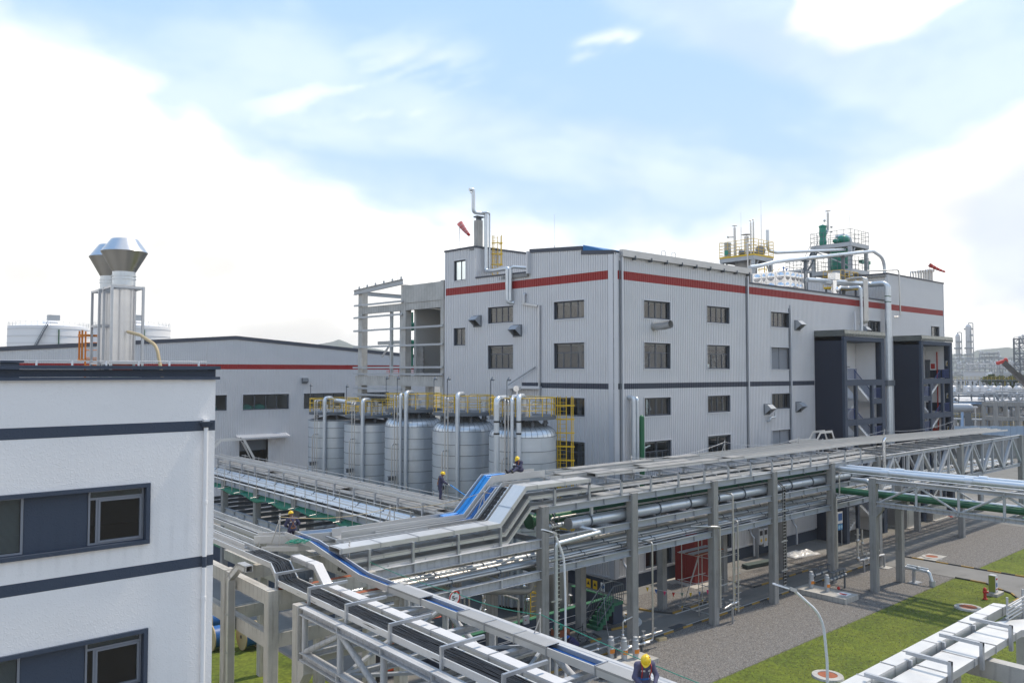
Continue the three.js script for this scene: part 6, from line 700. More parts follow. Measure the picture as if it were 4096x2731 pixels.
  const hp = thing('roof_hoops', 'two small hoops on the roof above the metal gutter', 'hoops', [50.6, 40, 24.9]); for (const u of [50.3, 51.6]) part(hp, 'hoop', gb().pipe([[u, 40, 24.8], [u, 40, 25.65], [u + 0.45, 40, 25.65], [u + 0.45, 40, 24.8]], 0.025, { seg: 6, bend: 0.12 }), MT.galv);
}
{ // ---------------------------------------------------------------- open stair towers on the facade
  const mk = (U0, U1, label, mir) => {
    const t = thing('stair_tower', label, 'stair tower', [U0, 36.15, 0], 'navy stair towers'), v0 = 36.15, v1 = 39.12, W = U1 - U0, X = k => mir ? U1 - k : U0 + k, bx = (g, a, b, ...r) => g.box(Math.min(X(a), X(b)), Math.max(X(a), X(b)), ...r), F = [15.25, 11.48, 7.7, 3.9];
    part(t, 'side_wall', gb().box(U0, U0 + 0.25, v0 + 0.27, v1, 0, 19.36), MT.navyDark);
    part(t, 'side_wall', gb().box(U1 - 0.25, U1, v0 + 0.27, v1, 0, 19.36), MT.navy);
    part(t, 'rear_wall', gb().box(U0 + 0.25, U1 - 0.25, v1 - 0.1, v1, 0, 18.95), MT.whiteFlat);
    part(t, 'inner_lining', gb().box(U1 - 0.3, U1 - 0.252, v0 + 0.8, v1 - 0.11, 0, 18.95), MT.whiteFlat);
    part(t, 'roof_slab', gb().box(U0, U1, v0, v1, 18.96, 19.36), MT.navy);
    for (const [a, b, top] of [[U0, U0 + 0.5, 18.95], [U1 - 0.72, U1, 18.95], [U0 + 2.2, U0 + 2.55, 14.68], [U0 + 5.55, U0 + 5.9, 14.68]]) part(t, 'column', gb().box(a, b, v0, v0 + 0.26, 0, top), MT.navy);
    for (const h of F) part(t, 'floor_beam', gb().box(U0 + 0.5, U1 - 0.72, v0 + 0.01, v0 + 0.25, h - 0.58, h), MT.navy);
    for (const h of F) part(t, 'half_beam', mir ? gb().box(U0 + 0.5, U0 + 2.2, v0 + 0.01, v0 + 0.25, h - 2.4, h - 1.9) : gb().box(U0 + 5.9, U1 - 0.72, v0 + 0.01, v0 + 0.25, h - 2.4, h - 1.9), MT.navy);
    for (const h of F) { part(t, 'landing', mir ? gb().box(U1 - 2.8, U1 - 0.3, v0 + 0.27, v1 - 0.12, h - 0.15, h - 0.01) : gb().box(U0 + 0.3, U0 + 2.6, v0 + 0.27, v1 - 0.12, h - 0.15, h - 0.01), MT.conc); part(t, 'landing', mir ? gb().box(U0 + 0.3, U0 + 2.5, v0 + 0.27, v1 - 0.12, h - 2.05, h - 1.9) : gb().box(U1 - 2.5, U1 - 0.3, v0 + 0.27, v1 - 0.12, h - 2.05, h - 1.9), MT.whiteFlat); }
    for (const h of F) for (const [va, vb, dn] of [[v0 + 0.35, v0 + 1.35, 1], [v0 + 1.6, v0 + 2.7, -1]]) { // flights: down towards the half landing in front, back below behind
      const a = 2.6, b = W - 2.6, n = 10, top = dn > 0 ? h : h - 1.9, g = gb(); for (let i = 0; i < n; i++) { const s0 = dn > 0 ? mix(a, b, i / n) : mix(b, a, i / n), s1 = dn > 0 ? mix(a, b, (i + 1) / n) : mix(b, a, (i + 1) / n), z = top - (i + 1) * 0.19; const x0 = Math.min(X(s0), X(s1)), x1 = Math.max(X(s0), X(s1)); g.box(x0, x1 - 0.001, va, vb, z - 0.19, z); } g.bar([X(a), (va + vb) / 2, dn > 0 ? top - 0.3 : top - 2.1], [X(b), (va + vb) / 2, dn > 0 ? top - 2.15 : top - 0.35], vb - va - 0.02, 0.14); part(t, 'stair_flight', g, MT.whiteFlat);
      const R = gb(), zs = s => dn > 0 ? top - (s - a) / (b - a) * 1.9 : top - (b - s) / (b - a) * 1.9, rv = dn > 0 ? va : vb - 0.05; R.bar([X(a), rv, zs(a) + 0.95], [X(b), rv, zs(b) + 0.95], 0.05, 0.05); for (let s = a; s < b; s += 0.22) R.bar([X(s), rv, zs(s)], [X(s), rv, zs(s) + 0.95], 0.03, 0.03, [0, 1, 0]); part(t, 'stair_rail', R, MT.railBlue);
    }
    for (const h of F) for (const [a, b, z] of mir ? [[U0 + 0.52, U0 + 2.15, h - 1.9], [U1 - 2.6, U1 - 0.75, h]] : [[U0 + 0.52, U0 + 2.6, h], [U0 + 5.95, U1 - 0.75, h - 1.9]]) { const R = gb(); R.box(a, b, v0 + 0.1, v0 + 0.14, z + 0.98, z + 1.03).box(a, b, v0 + 0.1, v0 + 0.14, z + 0.08, z + 0.11); for (let x = a; x < b; x += 0.17) R.box(x, x + 0.03, v0 + 0.105, v0 + 0.135, z + 0.11, z + 0.98); part(t, 'balustrade', R, MT.railBlue); }
    // creased metal flashing
    const g = gb(), n = 26, Q = (i, j) => { const u = mix(U0 - 0.02, U1 + 0.08, i / n); return [u, v0 - 0.05 - (j === 1 ? 0.03 + 0.09 * Math.abs(fbm2(u * 1.7, 3, 512, 3, U0 | 0) - 0.5) : 0) , [19.38, 19.62, 19.92][j]]; }; for (let i = 0; i < n; i++) for (let j = 0; j < 2; j++) g.quad(Q(i, j), Q(i + 1, j), Q(i + 1, j + 1), Q(i, j + 1)); g.box(U0 - 0.04, U0, v0 - 0.02, v1, 19.38, 19.92).box(U0 - 0.05, U1 + 0.1, v0 - 0.06, v1, 19.925, 19.96); part(t, 'flashing', g, MT.flash);
    return t;
  };
  const a = mk(72.42, 80.8, 'left navy open stair tower with white back wall on the factory facade', false), b = mk(89.63, 98.05, 'right navy open stair tower with red pipe and warning signs', true);
  part(a, 'wall_valve', gb().ball([76.6, 38.9, 16.5], 0.2, 8).pipe([[76.8, 38.9, 16.5], [79, 38.9, 16.5]], 0.04, { seg: 6 }), MT.steelDark); part(a, 'wall_box', gb().box(72.8, 73.3, 38.7, 38.98, 17.9, 18.2).box(72.8, 73.3, 38.7, 38.98, 16.9, 17.2), MT.whiteFlat);
  part(b, 'red_pipe', gb().pipe([[97.6, 37.65, 18.3], [97.6, 37.65, 0.2]], 0.07, { seg: 8 }), MT.red); part(b, 'fire_cabinet', gb().box(97.5, 97.74, 37.75, 38.4, 16.2, 17.1), MT.whiteFlat); part(b, 'fire_cabinet_window', gb().box(97.48, 97.498, 37.85, 38.3, 16.35, 16.95), MT.red); part(b, 'fire_cabinet', gb().box(97.5, 97.74, 37.75, 38.4, 8.6, 9.5), MT.red); part(b, 'door', gb().box(97.6, 97.74, 38.45, 38.98, 15.3, 17.4), MT.steelDark); part(b, 'dado', gb().box(97.7, 97.745, 36.96, 39, 15.3, 16.25).box(97.7, 97.745, 36.96, 39, 11.5, 12.45), MT.navyDark);
  for (const h of [16.97, 13.25, 9.5]) { const x = 97.79, s = part(b, 'warning_sign', gb().box(x - 0.02, x, 36.4, 36.78, h - 0.3, h + 0.3), MT.whiteFlat); part(s, 'yellow_triangle', gb().tri([x - 0.026, 36.75, h - 0.12], [x - 0.026, 36.43, h - 0.12], [x - 0.026, 36.59, h + 0.24]), MT.yellow); part(s, 'bolt_mark', gb().tri([x - 0.03, 36.63, h - 0.06], [x - 0.03, 36.55, h - 0.04], [x - 0.03, 36.6, h + 0.14]), MT.black); part(s, 'yellow_strip', gb().box(x - 0.026, x - 0.022, 36.44, 36.74, h - 0.26, h - 0.17), MT.yellow); }
  { // entrance notice boards on the left tower foot
    const t = thing('notice_board', 'white and blue safety notice board at the foot of the left stair tower', 'notice board', [71.0, 36.1, 1.5]); part(t, 'board', gb().box(70.55, 71.45, 36.08, 36.12, 2.1, 3.15), MT.whiteFlat); part(t, 'blue_print', gb().box(70.63, 71.37, 36.07, 36.078, 2.35, 3.0), MT.blueD); part(t, 'lower_board', gb().box(70.55, 71.45, 36.08, 36.12, 1.5, 2.05), mat(lin(0.05, 0.2, 0.42))); for (const u of [70.78, 71.22]) part(t, 'mandatory_symbol', gb().pipe([[u, 36.075, 1.78], [u, 36.07, 1.78]], 0.17, { seg: 18 }), mat(lin(0.3, 0.5, 0.65))); for (const u of [70.6, 71.4]) part(t, 'post', gb().box(u - 0.03, u + 0.03, 36.13, 36.2, 0, 3.1), MT.galv);
  }
}

// ---------------------------------------------------------------- beyond the factory
function hill(label, pts, dist, thick, m) { // ridge profile: [u, v, top]
  const g = gb(); for (let i = 0; i < pts.length - 1; i++) { const a = pts[i], b = pts[i + 1], K = 12; for (let k = 0; k < K; k++) { const p = lerp3(a, b, k / K), q = lerp3(a, b, (k + 1) / K), z = t => t[2] + 7 * (fbm2(t[0] * 0.02 + 50, t[1] * 0.02 + 50, 4096, 4, 3) - 0.5), L = Math.hypot(p[0], p[1]), d = s => [p[0] / L * s, p[1] / L * s]; const R = (t, s, h) => [t[0] * (1 + s), t[1] * (1 + s), h]; g.quad(R(p, -0.12, -2), R(q, -0.12, -2), R(q, -0.04, z(q) * 0.6), R(p, -0.04, z(p) * 0.6)).quad(R(p, -0.04, z(p) * 0.6), R(q, -0.04, z(q) * 0.6), R(q, 0, z(q)), R(p, 0, z(p))).quad(R(p, 0, z(p)), R(q, 0, z(q)), R(q, 0.15, -2), R(p, 0.15, -2)); } }
  ground('hills', g, m);
}
const hm = mat(lin(0.06, 0.085, 0.07), { roughness: 1 });
hill('', [[2560, 1180, 40], [2680, 990, 72], [2720, 955, 70], [2740, 938, 84], [2761, 920, 88], [2788, 896, 90], [2815, 873, 92], [2900, 780, 70], [3000, 600, 40]], 0, 0, hm);
hill('', [[2430, 1500, 20], [2520, 1250, 66], [2600, 1120, 80], [2680, 990, 60]], 0, 0, hm);
hill('', [[1050, 2380, 60], [1172, 2291, 100], [1221, 2249, 117], [1240, 2230, 108], [1257, 2217, 100], [1340, 2140, 80], [1500, 2020, 30]], 0, 0, hm);
hill('', [[0, 2600, 10], [400, 2600, 40], [800, 2480, 60], [1050, 2380, 60]], 0, 0, hm);
{ // white storage tanks far behind the office
  const mk = (u, v, r, top, label) => { const t = thing('oil_tank', label, 'tank', [u, v, 0], 'white oil tanks far behind the hall'); part(t, 'shell', gb().lathe(u, v, [[r, 0], [r, top - 1.3]], 48), MT.whiteFlat); const g = gb(); for (let h = 10; h < top - 1.5; h += 2) g.lathe(u, v, [[r + 0.02, h], [r + 0.1, h], [r + 0.1, h + 0.12], [r + 0.02, h + 0.12]], 48); part(t, 'stiffener', g, MT.trim); part(t, 'roof', gb().lathe(u, v, [[r, top - 1.3], [0.1, top + 0.8]], 48, { smooth: true }), MT.whiteFlat); railRing(t, u, v, r - 0.1, top - 1.3, top - 0.1, 0, 6.283, 40, MT.galv); const st = gb(); for (let i = 0; i < 34; i++) { const a = mix(3.6, 4.5, i / 34), b = mix(3.6, 4.5, (i + 1) / 34), P = (q, h) => [u + (r + 0.7) * Math.cos(q), v + (r + 0.7) * Math.sin(q), h]; const h0 = mix(8, top - 1, i / 34), h1 = mix(8, top - 1, (i + 1) / 34); st.bar(P(a, h0), P(b, h1), 0.9, 0.25).bar(P(a, h0 + 1.1), P(b, h1 + 1.1), 0.1, 0.1).bar(P(a, h0), P(a, h0 + 1.1), 0.06, 0.06, [0, 1, 0]); } part(t, 'spiral_stair', st, MT.steelDark); const a = 4.75; part(t, 'green_pipe', gb().pipe([[u + (r + 0.3) * Math.cos(a), v + (r + 0.3) * Math.sin(a), 0], [u + (r + 0.3) * Math.cos(a), v + (r + 0.3) * Math.sin(a), top - 2.4]], 0.18, { seg: 6 }), MT.green); part(t, 'roof_platform', gb().box(u - 1.5, u + 1.5, v - r * 0.5 - 1, v - r * 0.5 + 1, top + 0.4, top + 1.9), MT.galvThin); };
  mk(48.9, 261.6, 10.3, 30.2, 'large white oil tank with a dark spiral stair, left of the stacks'); mk(67, 246, 10.3, 30.2, 'second white oil tank partly hidden behind the exhaust stacks');
}
{ // petrochemical plant on the right horizon, laid out along a line of sight 29 degrees right of the axis; s = metres to the right of it
  const az = (d, s) => [d * 0.938 + s * 0.346, d * 0.346 - s * 0.938];
  const col = (d, s, r, h1, h2, label) => { const [u, v] = az(d, s), t = thing('distillation_column', label, 'column', [u, v, 0], 'distillation columns on the right horizon'); part(t, 'shell', gb().lathe(u, v, [[r * 0.8, 0], [r * 0.8, h1], [r, h1 + 3], [r, h2 - 1.2], [r * 0.6, h2], [0.1, h2 + 0.4]], 18), MT.pale); for (let h = 14; h < h2 - 2; h += 4.2) { const a = h * 1.7; part(t, 'platform', gb().lathe(u, v, [[r, h], [r + 0.9, h], [r + 0.9, h + 1.0], [r + 0.85, h + 1.0], [r + 0.85, h + 0.12], [r, h + 0.12]], 12, { a0: a, a1: a + 3.4 }), MT.galvThin); } part(t, 'overhead_pipe', gb().pipe([[u, v, h2], [u, v, h2 + 1.2], [u + 1, v - (r + 0.6), h2 + 1.2], [u + 1, v - (r + 0.6), 8]], 0.28, { seg: 8, bend: 0.8 }).pipe([[u - 1, v - r, 4], [u - 1, v - r, h2 - 4]], 0.15, { seg: 6 }), MT.galvThin); };
  col(596, 3.4, 1.4, 24, 40.5, 'shorter pale distillation column on the right horizon'); col(596, 9.6, 1.75, 26, 46.5, 'taller pale distillation column on the right horizon');
  const frame = (d, s0, s1, lv, label, o = {}) => { const A = az(d, s0), B = az(d, s1), t = thing('process_structure', label, 'process structure', [A[0], A[1], 0]), f = wf(A, B), n = Math.max(1, Math.round(f.L / (o.bay || 4))), dep = o.dep || 6, m = o.mat || MT.galvThin, w = o.w || 0.13; const g = gb(), b = gb(); for (let i = 0; i <= n; i++) for (const q of [0, -dep]) g.wbox(f, i / n * f.L - w, i / n * f.L + w, q - w, q + w, o.base || 0, lv[lv.length - 1] + 0.2); for (const h of lv) for (const q of [0, -dep]) b.wbox(f, -0.2, f.L + 0.2, q - w, q + w, h - w * 2, h); part(t, 'column', g, m); part(t, 'deck_beam', b, m); const e = gb(), k = gb(), x = gb(), pr = o.pr || 0.16; for (const h of lv) { for (let i = 0; i < n * (o.dense || 3); i++) { const s = rr(0, f.L), L = rr(1.5, 7), z = h + rr(0.15, 0.9), q = -rr(0.2, dep); e.pipe([f.p(s, q, z), f.p(Math.min(s + L, f.L), q, z)], rr(pr * 0.4, pr), { seg: 6 }); if (rnd() < 0.35) e.pipe([f.p(s, q, z), f.p(s, q, z + rr(-2, 1.4))], pr * 0.6, { seg: 5 }); if (rnd() < 0.3) { const p = f.p(s, -rr(0.3, dep), 0), r = rr(0.3, 0.7), H = rr(0.7, 1.8); k.lathe(p[0], p[1], [[r, h], [r, h + H], [r * 0.7, h + H + 0.25], [0, h + H + 0.35]], 10); } } for (const z of [0.5, 1.0]) x.wbox(f, 0, f.L, 0.14, 0.18, h + z - 0.025, h + z + 0.025); } if (o.brace) for (let i = 0; i < n; i++) for (let j = 0; j < lv.length - 1; j++) x.bar(f.p(i / n * f.L, 0.1, lv[(i + j) % 2 ? j : j + 1]), f.p((i + 1) / n * f.L, 0.1, lv[(i + j) % 2 ? j + 1 : j]), w * 1.3, w * 1.3); part(t, 'pipes', e, o.pipeMat || MT.galvThin); part(t, 'vessels', k, MT.galv); part(t, 'rail', x, m); return [t, f]; };
  frame(540, -6, 40, [12, 15, 18, 21, 23.5], 'long lattice of process pipework below the distillation columns', { bay: 3.2, dense: 4 });
  frame(480, 2, 36, [11, 14, 17.5, 19.5], 'pale pipework lattice in front of the long process lattice', { bay: 2.6, dense: 4, pipeMat: MT.pale });
  frame(520, 13.5, 23, [18, 21, 23.6, 25.8], 'stepped process unit with vessels in front of the hills', { bay: 2.4, dense: 5 });
  frame(430, 25, 38, [17, 19.5, 22, 24.5, 27, 29.2, 31.2], 'tall grey steel process tower at the right edge of the picture', { bay: 2.2, mat: MT.steelDark, brace: true, dense: 2, w: 0.2 });
  frame(330, -4, 26, [9, 11.5, 14.6], 'steel pipe rack band behind the yellow gantry', { bay: 3, dense: 3 });
  const gt = thing('gantry', 'long yellow gantry above the row of white tanks', 'gantry', [az(236, -4)[0], az(236, -4)[1], 0]), gf = wf(az(236, -4), az(236, 24)); part(gt, 'deck', gb().wbox(gf, 0, gf.L, -1.6, 0, 13.75, 13.9), MT.steelDark); { const g = gb(); for (const h of [14.2, 14.5, 14.8]) g.wbox(gf, 0, gf.L, 0, 0.06, h - 0.03, h + 0.03); for (let s = 0; s < gf.L; s += 0.9) g.wbox(gf, s, s + 0.07, 0, 0.08, 13.9, 14.8); part(gt, 'rail', g, MT.yellowPale); const l = gb(); for (let s = 1; s < gf.L; s += 2.9) l.wbox(gf, s, s + 0.16, -1.2, -1.0, 0, 13.7); part(gt, 'leg', l, MT.yellowPale); const k = gb(); for (let s = 0.6; s < gf.L; s += 1.1) { const p = gf.p(s + rr(0, .5), -rr(0.3, 2), 0); k.lathe(p[0], p[1], [[0.18, 12.6], [0.18, 13.2], [0.3, 13.25], [0.1, 13.6]], 8); } part(gt, 'valves', k, MT.steelDark); }
  let proto = null; for (let i = 0; i < 9; i++) { const [u, v] = az(232, -2.4 + [0, 2.3, 5.6, 7.6, 9.2, 11.1, 12.6, 14.3, 16.4][i]), pos = ['first', 'second', 'third', 'fourth', 'fifth', 'sixth', 'seventh', 'eighth', 'ninth'][i], lab = pos + ' white tank from the left in the far row under the yellow gantry'; if (!proto) { proto = thing('white_tank', lab, 'tank', [u, v, 0], 'white tanks in the far row'); part(proto, 'shell', gb().lathe(u, v, [[0.95, 1], [0.95, 11.9], [0.85, 12.25], [0.5, 12.55], [0.1, 12.65]], 20), MT.pale); part(proto, 'top_nozzle', gb().lathe(u, v, [[0.2, 12.6], [0.2, 13], [0.35, 13], [0.35, 13.1], [0, 13.1]], 10), MT.steelDark); part(proto, 'agitator', gb().box(u + 0.2, u + 0.6, v - 0.2, v + 0.2, 12.5, 13.3), MT.galv); part(proto, 'band', gb().lathe(u, v, [[0.96, 9.9], [0.99, 9.9], [0.99, 10.05], [0.96, 10.05]], 16), MT.steelDark); part(proto, 'saddle', gb().lathe(u, v, [[1, 0], [1, 1]], 12), MT.steelDark); } else copy(proto, [u, v, 0], lab); }
  frame(214, -4, 22, [5.5, 8.2, 10.4], 'low steel pipe rack in front of the white tanks', { bay: 2.7, dense: 4, mat: MT.steelDark, pipeMat: MT.steel }); frame(206, 8, 22, [9.6, 11.2], 'trussed pipe bridge across the far yard', { bay: 1.6, mat: MT.steel, brace: true, dense: 1, dep: 2, base: 9.4 });
  { const p = az(202, -1.5), q = az(202, 3), t = thing('drum_vessel', 'grey horizontal drum vessel below the far pipe rack', 'vessel', [p[0], p[1], 0]); part(t, 'shell', gb().pipe([[...p, 8.1], [...q, 8.1]], 0.95, { seg: 18 }).ball([...p, 8.1], 0.95, 12).ball([...q, 8.1], 0.95, 12), MT.steel); part(t, 'frame', gb().box(p[0] - 0.3, p[0] + 0.3, p[1] - 0.8, p[1] + 0.8, 0, 7.1).box(q[0] - 0.3, q[0] + 0.3, q[1] - 0.8, q[1] + 0.8, 0, 7.1), MT.steelDark); }
  for (const [s, w, lab] of [[-2.5, 4, 'left'], [3.4, 3, 'middle'], [9, 5, 'right']]) { const f = wf(az(196, s), az(196, s + w)), t = thing('railed_platform', lab + ' low yellow railed platform below the white tanks', 'platform', [az(196, s)[0], az(196, s)[1], 0]), H = s > 5 ? 4.4 : 6; part(t, 'deck', gb().wbox(f, 0, f.L, -2, 0, H - 0.25, H), MT.steel); const g = gb(); for (const h of [0.55, 1.1]) g.wbox(f, 0, f.L, 0, 0.06, H + h, H + h + 0.06); for (let x = 0; x < f.L; x += 0.7) g.wbox(f, x, x + 0.06, 0, 0.07, H, H + 1.15); part(t, 'rail', g, MT.yellowPale); part(t, 'leg', gb().wbox(f, 0.2, 0.4, -1, -0.8, 0, H - 0.25).wbox(f, f.L - 0.4, f.L - 0.2, -1, -0.8, 0, H - 0.25), MT.steelDark); }
  // light blue canopy, concrete bay, site wall, crane
  { const t = thing('canopy', 'light blue steel canopy with a pale roof in the far yard', 'canopy', [199.9, 71.8, 0]), m = mat(lin(0.30, 0.45, 0.66), { roughness: 0.5 }); for (const [u, v] of [[199.9, 71.8], [204.1, 68.2], [206.4, 74.5], [210, 70.8], [214, 66.5], [209, 63.6]]) part(t, 'post', gb().box(u - 0.2, u + 0.2, v - 0.2, v + 0.2, 0, 8.9), m); part(t, 'edge_beam', gb().bar([199.9, 71.8, 8.8], [204.1, 68.2, 8.75], 0.25, 0.45).bar([204.1, 68.2, 8.75], [210.5, 62.5, 8.9], 0.25, 0.4).bar([199.9, 71.8, 8.8], [209, 79, 8.8], 0.25, 0.4), m); part(t, 'roof_sheet', gb().hexa([[199, 72, 9.1], [204.5, 67.5, 9.1], [222, 74, 10.1], [216, 80, 10.1], [199, 72, 9.25], [204.5, 67.5, 9.25], [222, 74, 10.25], [216, 80, 10.25]]).hexa([[204.6, 67.4, 9.2], [212, 60, 9.3], [228, 66, 10.2], [222, 73.8, 10.2], [204.6, 67.4, 9.35], [212, 60, 9.45], [228, 66, 10.35], [222, 73.8, 10.35]]), MT.pale); }
  { const t = thing('concrete_frame_building', 'small bare concrete frame in the far yard below the crane', 'building', [183.5, 59.5, 0]); for (const [u, v] of [[183.5, 59.5], [187, 56.6], [186, 62.5], [189.5, 59.6], [190.5, 53.6]]) part(t, 'column', gb().box(u - 0.35, u + 0.35, v - 0.35, v + 0.35, 0, 9.7), MT.concGrey); for (const h of [9.7, 6.7]) part(t, 'beam', gb().bar([183.5, 59.5, h - 0.4], [190.5, 53.6, h - 0.4], 0.5, 0.8).bar([183.5, 59.5, h - 0.4], [186, 62.5, h - 0.4], 0.5, 0.8).bar([186, 62.5, h - 0.4], [189.5, 59.6, h - 0.4], 0.5, 0.8), MT.concGrey); }
  { const t = thing('site_wall', 'pale blue site hoarding wall across the far yard', 'wall', [162, 58, 0]), m = mat(lin(0.24, 0.32, 0.42), { roughness: 0.6 }); const pts = [[148, 64], [162.2, 58.1], [165.2, 55.5], [176, 46], [190, 34]]; for (let i = 0; i < 4; i++) { const f = wf(pts[i], pts[i + 1]), n = Math.round(f.L / 1.2); for (let k = 0; k < n; k++) part(t, 'panel', gb().wbox(f, k / n * f.L + 0.02, (k + 1) / n * f.L - 0.02, -0.06, 0.06, 4.0, 5.8 + 0.05 * (k % 2)), m); part(t, 'base_wall', gb().wbox(f, 0, f.L, -0.1, 0.1, 0, 3.95), MT.concGrey); } part(t, 'blue_banner', gb().box(171.5, 178, 46, 46.1, 5.0, 5.75), MT.blueD); }
  { const t = thing('crane', 'dark telescopic crane boom with a red head reaching in from the right', 'crane', [232, 51, 2]); const m = mat(lin(0.045, 0.042, 0.04), { roughness: 0.5 }); part(t, 'boom', gb().bar([212.9, 67.2, 18.4], [215.6, 64.9, 14.9], 0.9, 1.0), m); part(t, 'boom_root', gb().bar([215.2, 65.2, 15.5], [225, 57, 2.4], 1.15, 1.3), m); part(t, 'boom_head', gb().bar([211.6, 68.1, 18.0], [213.6, 66.6, 18.75], 0.7, 0.7).ball([213.4, 66.8, 18.9], 0.45, 10), MT.red); part(t, 'cables', gb().pipe([[212.3, 67.7, 18], [212.3, 67.7, 8]], 0.04, { seg: 4 }).pipe([[212.6, 67.4, 18], [212.6, 67.4, 8]], 0.04, { seg: 4 }), MT.dark); part(t, 'hook_block', gb().box(212.1, 212.8, 67.2, 67.8, 7.4, 8.3).pipe([[212.45, 67.5, 7.4], [212.45, 67.5, 6.9], [212.2, 67.5, 6.6]], 0.12, { seg: 6 }), MT.dark); part(t, 'carrier', gb().box(230, 236, 47, 55, 0, 2.6), MT.red); }
  for (const [d, s, h, lab] of [[190, 4, 8.6, 'nearest'], [300, 2, 13.8, 'farther'], [300, 8, 13.6, 'farthest']]) { const [u, v] = az(d, s); const t = thing('floodlight_mast', lab + ' floodlight mast in the far plant', 'lamp', [u, v, 0]); part(t, 'mast', gb().pipe([[u, v, 0], [u, v, h]], 0.1, { seg: 6 }), MT.galv); part(t, 'lamp_head', gb().box(u - 0.4, u + 0.4, v - 0.3, v + 0.3, h, h + 0.3), MT.pale); }
  // shed and far tree belt
  { const f = wf(az(300, 3.2), az(300, 9.2)), t = thing('shed', 'pale flat-roofed shed behind the yellow gantry', 'building', [az(300, 3.2)[0], az(300, 3.2)[1], 0]); part(t, 'wall', gb().wbox(f, 0, f.L, -10, 0, 0, 16.1), MT.trim); part(t, 'roof', gb().wbox(f, -0.3, f.L + 0.3, -10.3, 0.3, 16.1, 16.3), MT.galv); part(t, 'annex', gb().wbox(f, f.L + 0.1, f.L + 2, -8, -0.5, 0, 15.6), MT.whiteFlat); }
  const N = 22000, lf = new THREE.BufferGeometry(); lf.setAttribute('position', new THREE.BufferAttribute(new Float32Array([-.5, 0, 0, .5, 0, 0, 0, .9, .2]), 3)); lf.setAttribute('normal', new THREE.BufferAttribute(new Float32Array([0, .5, .8, 0, .5, .8, 0, .7, .7]), 3)); lf.setAttribute('uv', new THREE.BufferAttribute(new Float32Array(6), 2));
  const im = new THREE.InstancedMesh(lf, mat(lin(0.05, 0.085, 0.03), { roughness: 1 }), N), m4 = new THREE.Matrix4(), q = new THREE.Quaternion(), e = new THREE.Euler(), c = new THREE.Color(), cr = []; for (let i = 0; i < 60; i++) { const near = i < 34, d = near ? rr(275, 290) : rr(262, 275), s = near ? rr(9, 34) : rr(-6, 40); cr.push([...az(d, s), near ? rr(13.2, 15.4) : rr(2, 5), rr(0.9, 1.7)]); }
  for (let i = 0; i < N; i++) { const k = cr[i % 60], a = rr(0, 6.283), z = rr(-1, 1), r = Math.cbrt(rnd()) * k[3], x = Math.sqrt(1 - z * z); e.set(rr(0, 6), rr(0, 6), rr(0, 6)); q.setFromEuler(e); const s = rr(0.25, 0.6); m4.compose(new THREE.Vector3(k[0] + r * x * Math.cos(a), k[2] - Math.abs(k[3] * 0.9) + r * z * 0.9, -(k[1] + r * x * Math.sin(a))), q, new THREE.Vector3(s, s, s)); im.setMatrixAt(i, m4); const w = rr(0.6, 1.5); c.setRGB(w, w, w * 0.9); im.setColorAt(i, c); } im.name = 'tree_belt'; scene.add(im); meta(im, 'dark green belt of trees and shrubs behind the white tanks', 'trees', null, 'stuff');
}

// ---------------------------------------------------------------- things standing in the yard
function lamp(label, base, h, armDir, armLen) {
  const t = thing('street_lamp', label, 'street lamp', base), [u, v, z] = base, e = [u + armDir[0] * armLen, v + armDir[1] * armLen], m = mat(lin(0.74, 0.76, 0.80), { roughness: 0.35 });
  part(t, 'pole', gb().pipe([[u, v, z], [u, v, z + h * 0.6], [u + armDir[0] * armLen * 0.12, v + armDir[1] * armLen * 0.12, z + h * 0.84], [e[0], e[1], z + h]], 0.055, { seg: 12, bend: 1.8, bk: 10 }), m); part(t, 'base_plate', gb().box(u - 0.2, u + 0.2, v - 0.2, v + 0.2, z, z + 0.04), m);
  const q = (s, w, y) => [e[0] + armDir[0] * s - armDir[1] * w, e[1] + armDir[1] * s + armDir[0] * w, z + h + y + s * 0.35];
  part(t, 'lamp_housing', gb().hexa([q(-0.1, -0.08, -0.06), q(0.35, -0.16, -0.06), q(0.35, 0.16, -0.06), q(-0.1, 0.08, -0.06), q(-0.1, -0.06, 0.08), q(0.35, -0.14, 0.09), q(0.35, 0.14, 0.09), q(-0.1, 0.06, 0.08)]), MT.galv);
  const rim = []; for (let i = 0; i <= 20; i++) { const a = i / 20 * 6.283; rim.push(q(0.68 + 0.36 * Math.cos(a), 0.2 * Math.sin(a), 0)); } part(t, 'lamp_rim', gb().path(rim, 0.04, 0.06), m); const f = gb(); for (let i = 0; i < 12; i++) { const s = 0.38 + i * 0.055, w = 0.2 * Math.sqrt(Math.max(0, 1 - ((s - 0.68) / 0.36) ** 2)); f.bar(q(s, -w, 0.02), q(s, w, 0.02), 0.015, 0.07); } part(t, 'cooling_fins', f, MT.steelDark); part(t, 'lamp_panel', gb().hexa([q(0.4, -0.12, -0.05), q(0.95, -0.1, -0.05), q(0.95, 0.1, -0.05), q(0.4, 0.12, -0.05), q(0.4, -0.12, -0.03), q(0.95, -0.1, -0.03), q(0.95, 0.1, -0.03), q(0.4, 0.12, -0.03)]), MT.dark);
}
lamp('white curved street lamp in front of the lawn at the lower right', [30.35, 16.05, 0], 7.55, [-0.97, 0.24], 1.75);
lamp('tall white street lamp beside the first rack column', [28.1, 28.5, 0], 8.1, [-0.98, -0.2], 0.9);
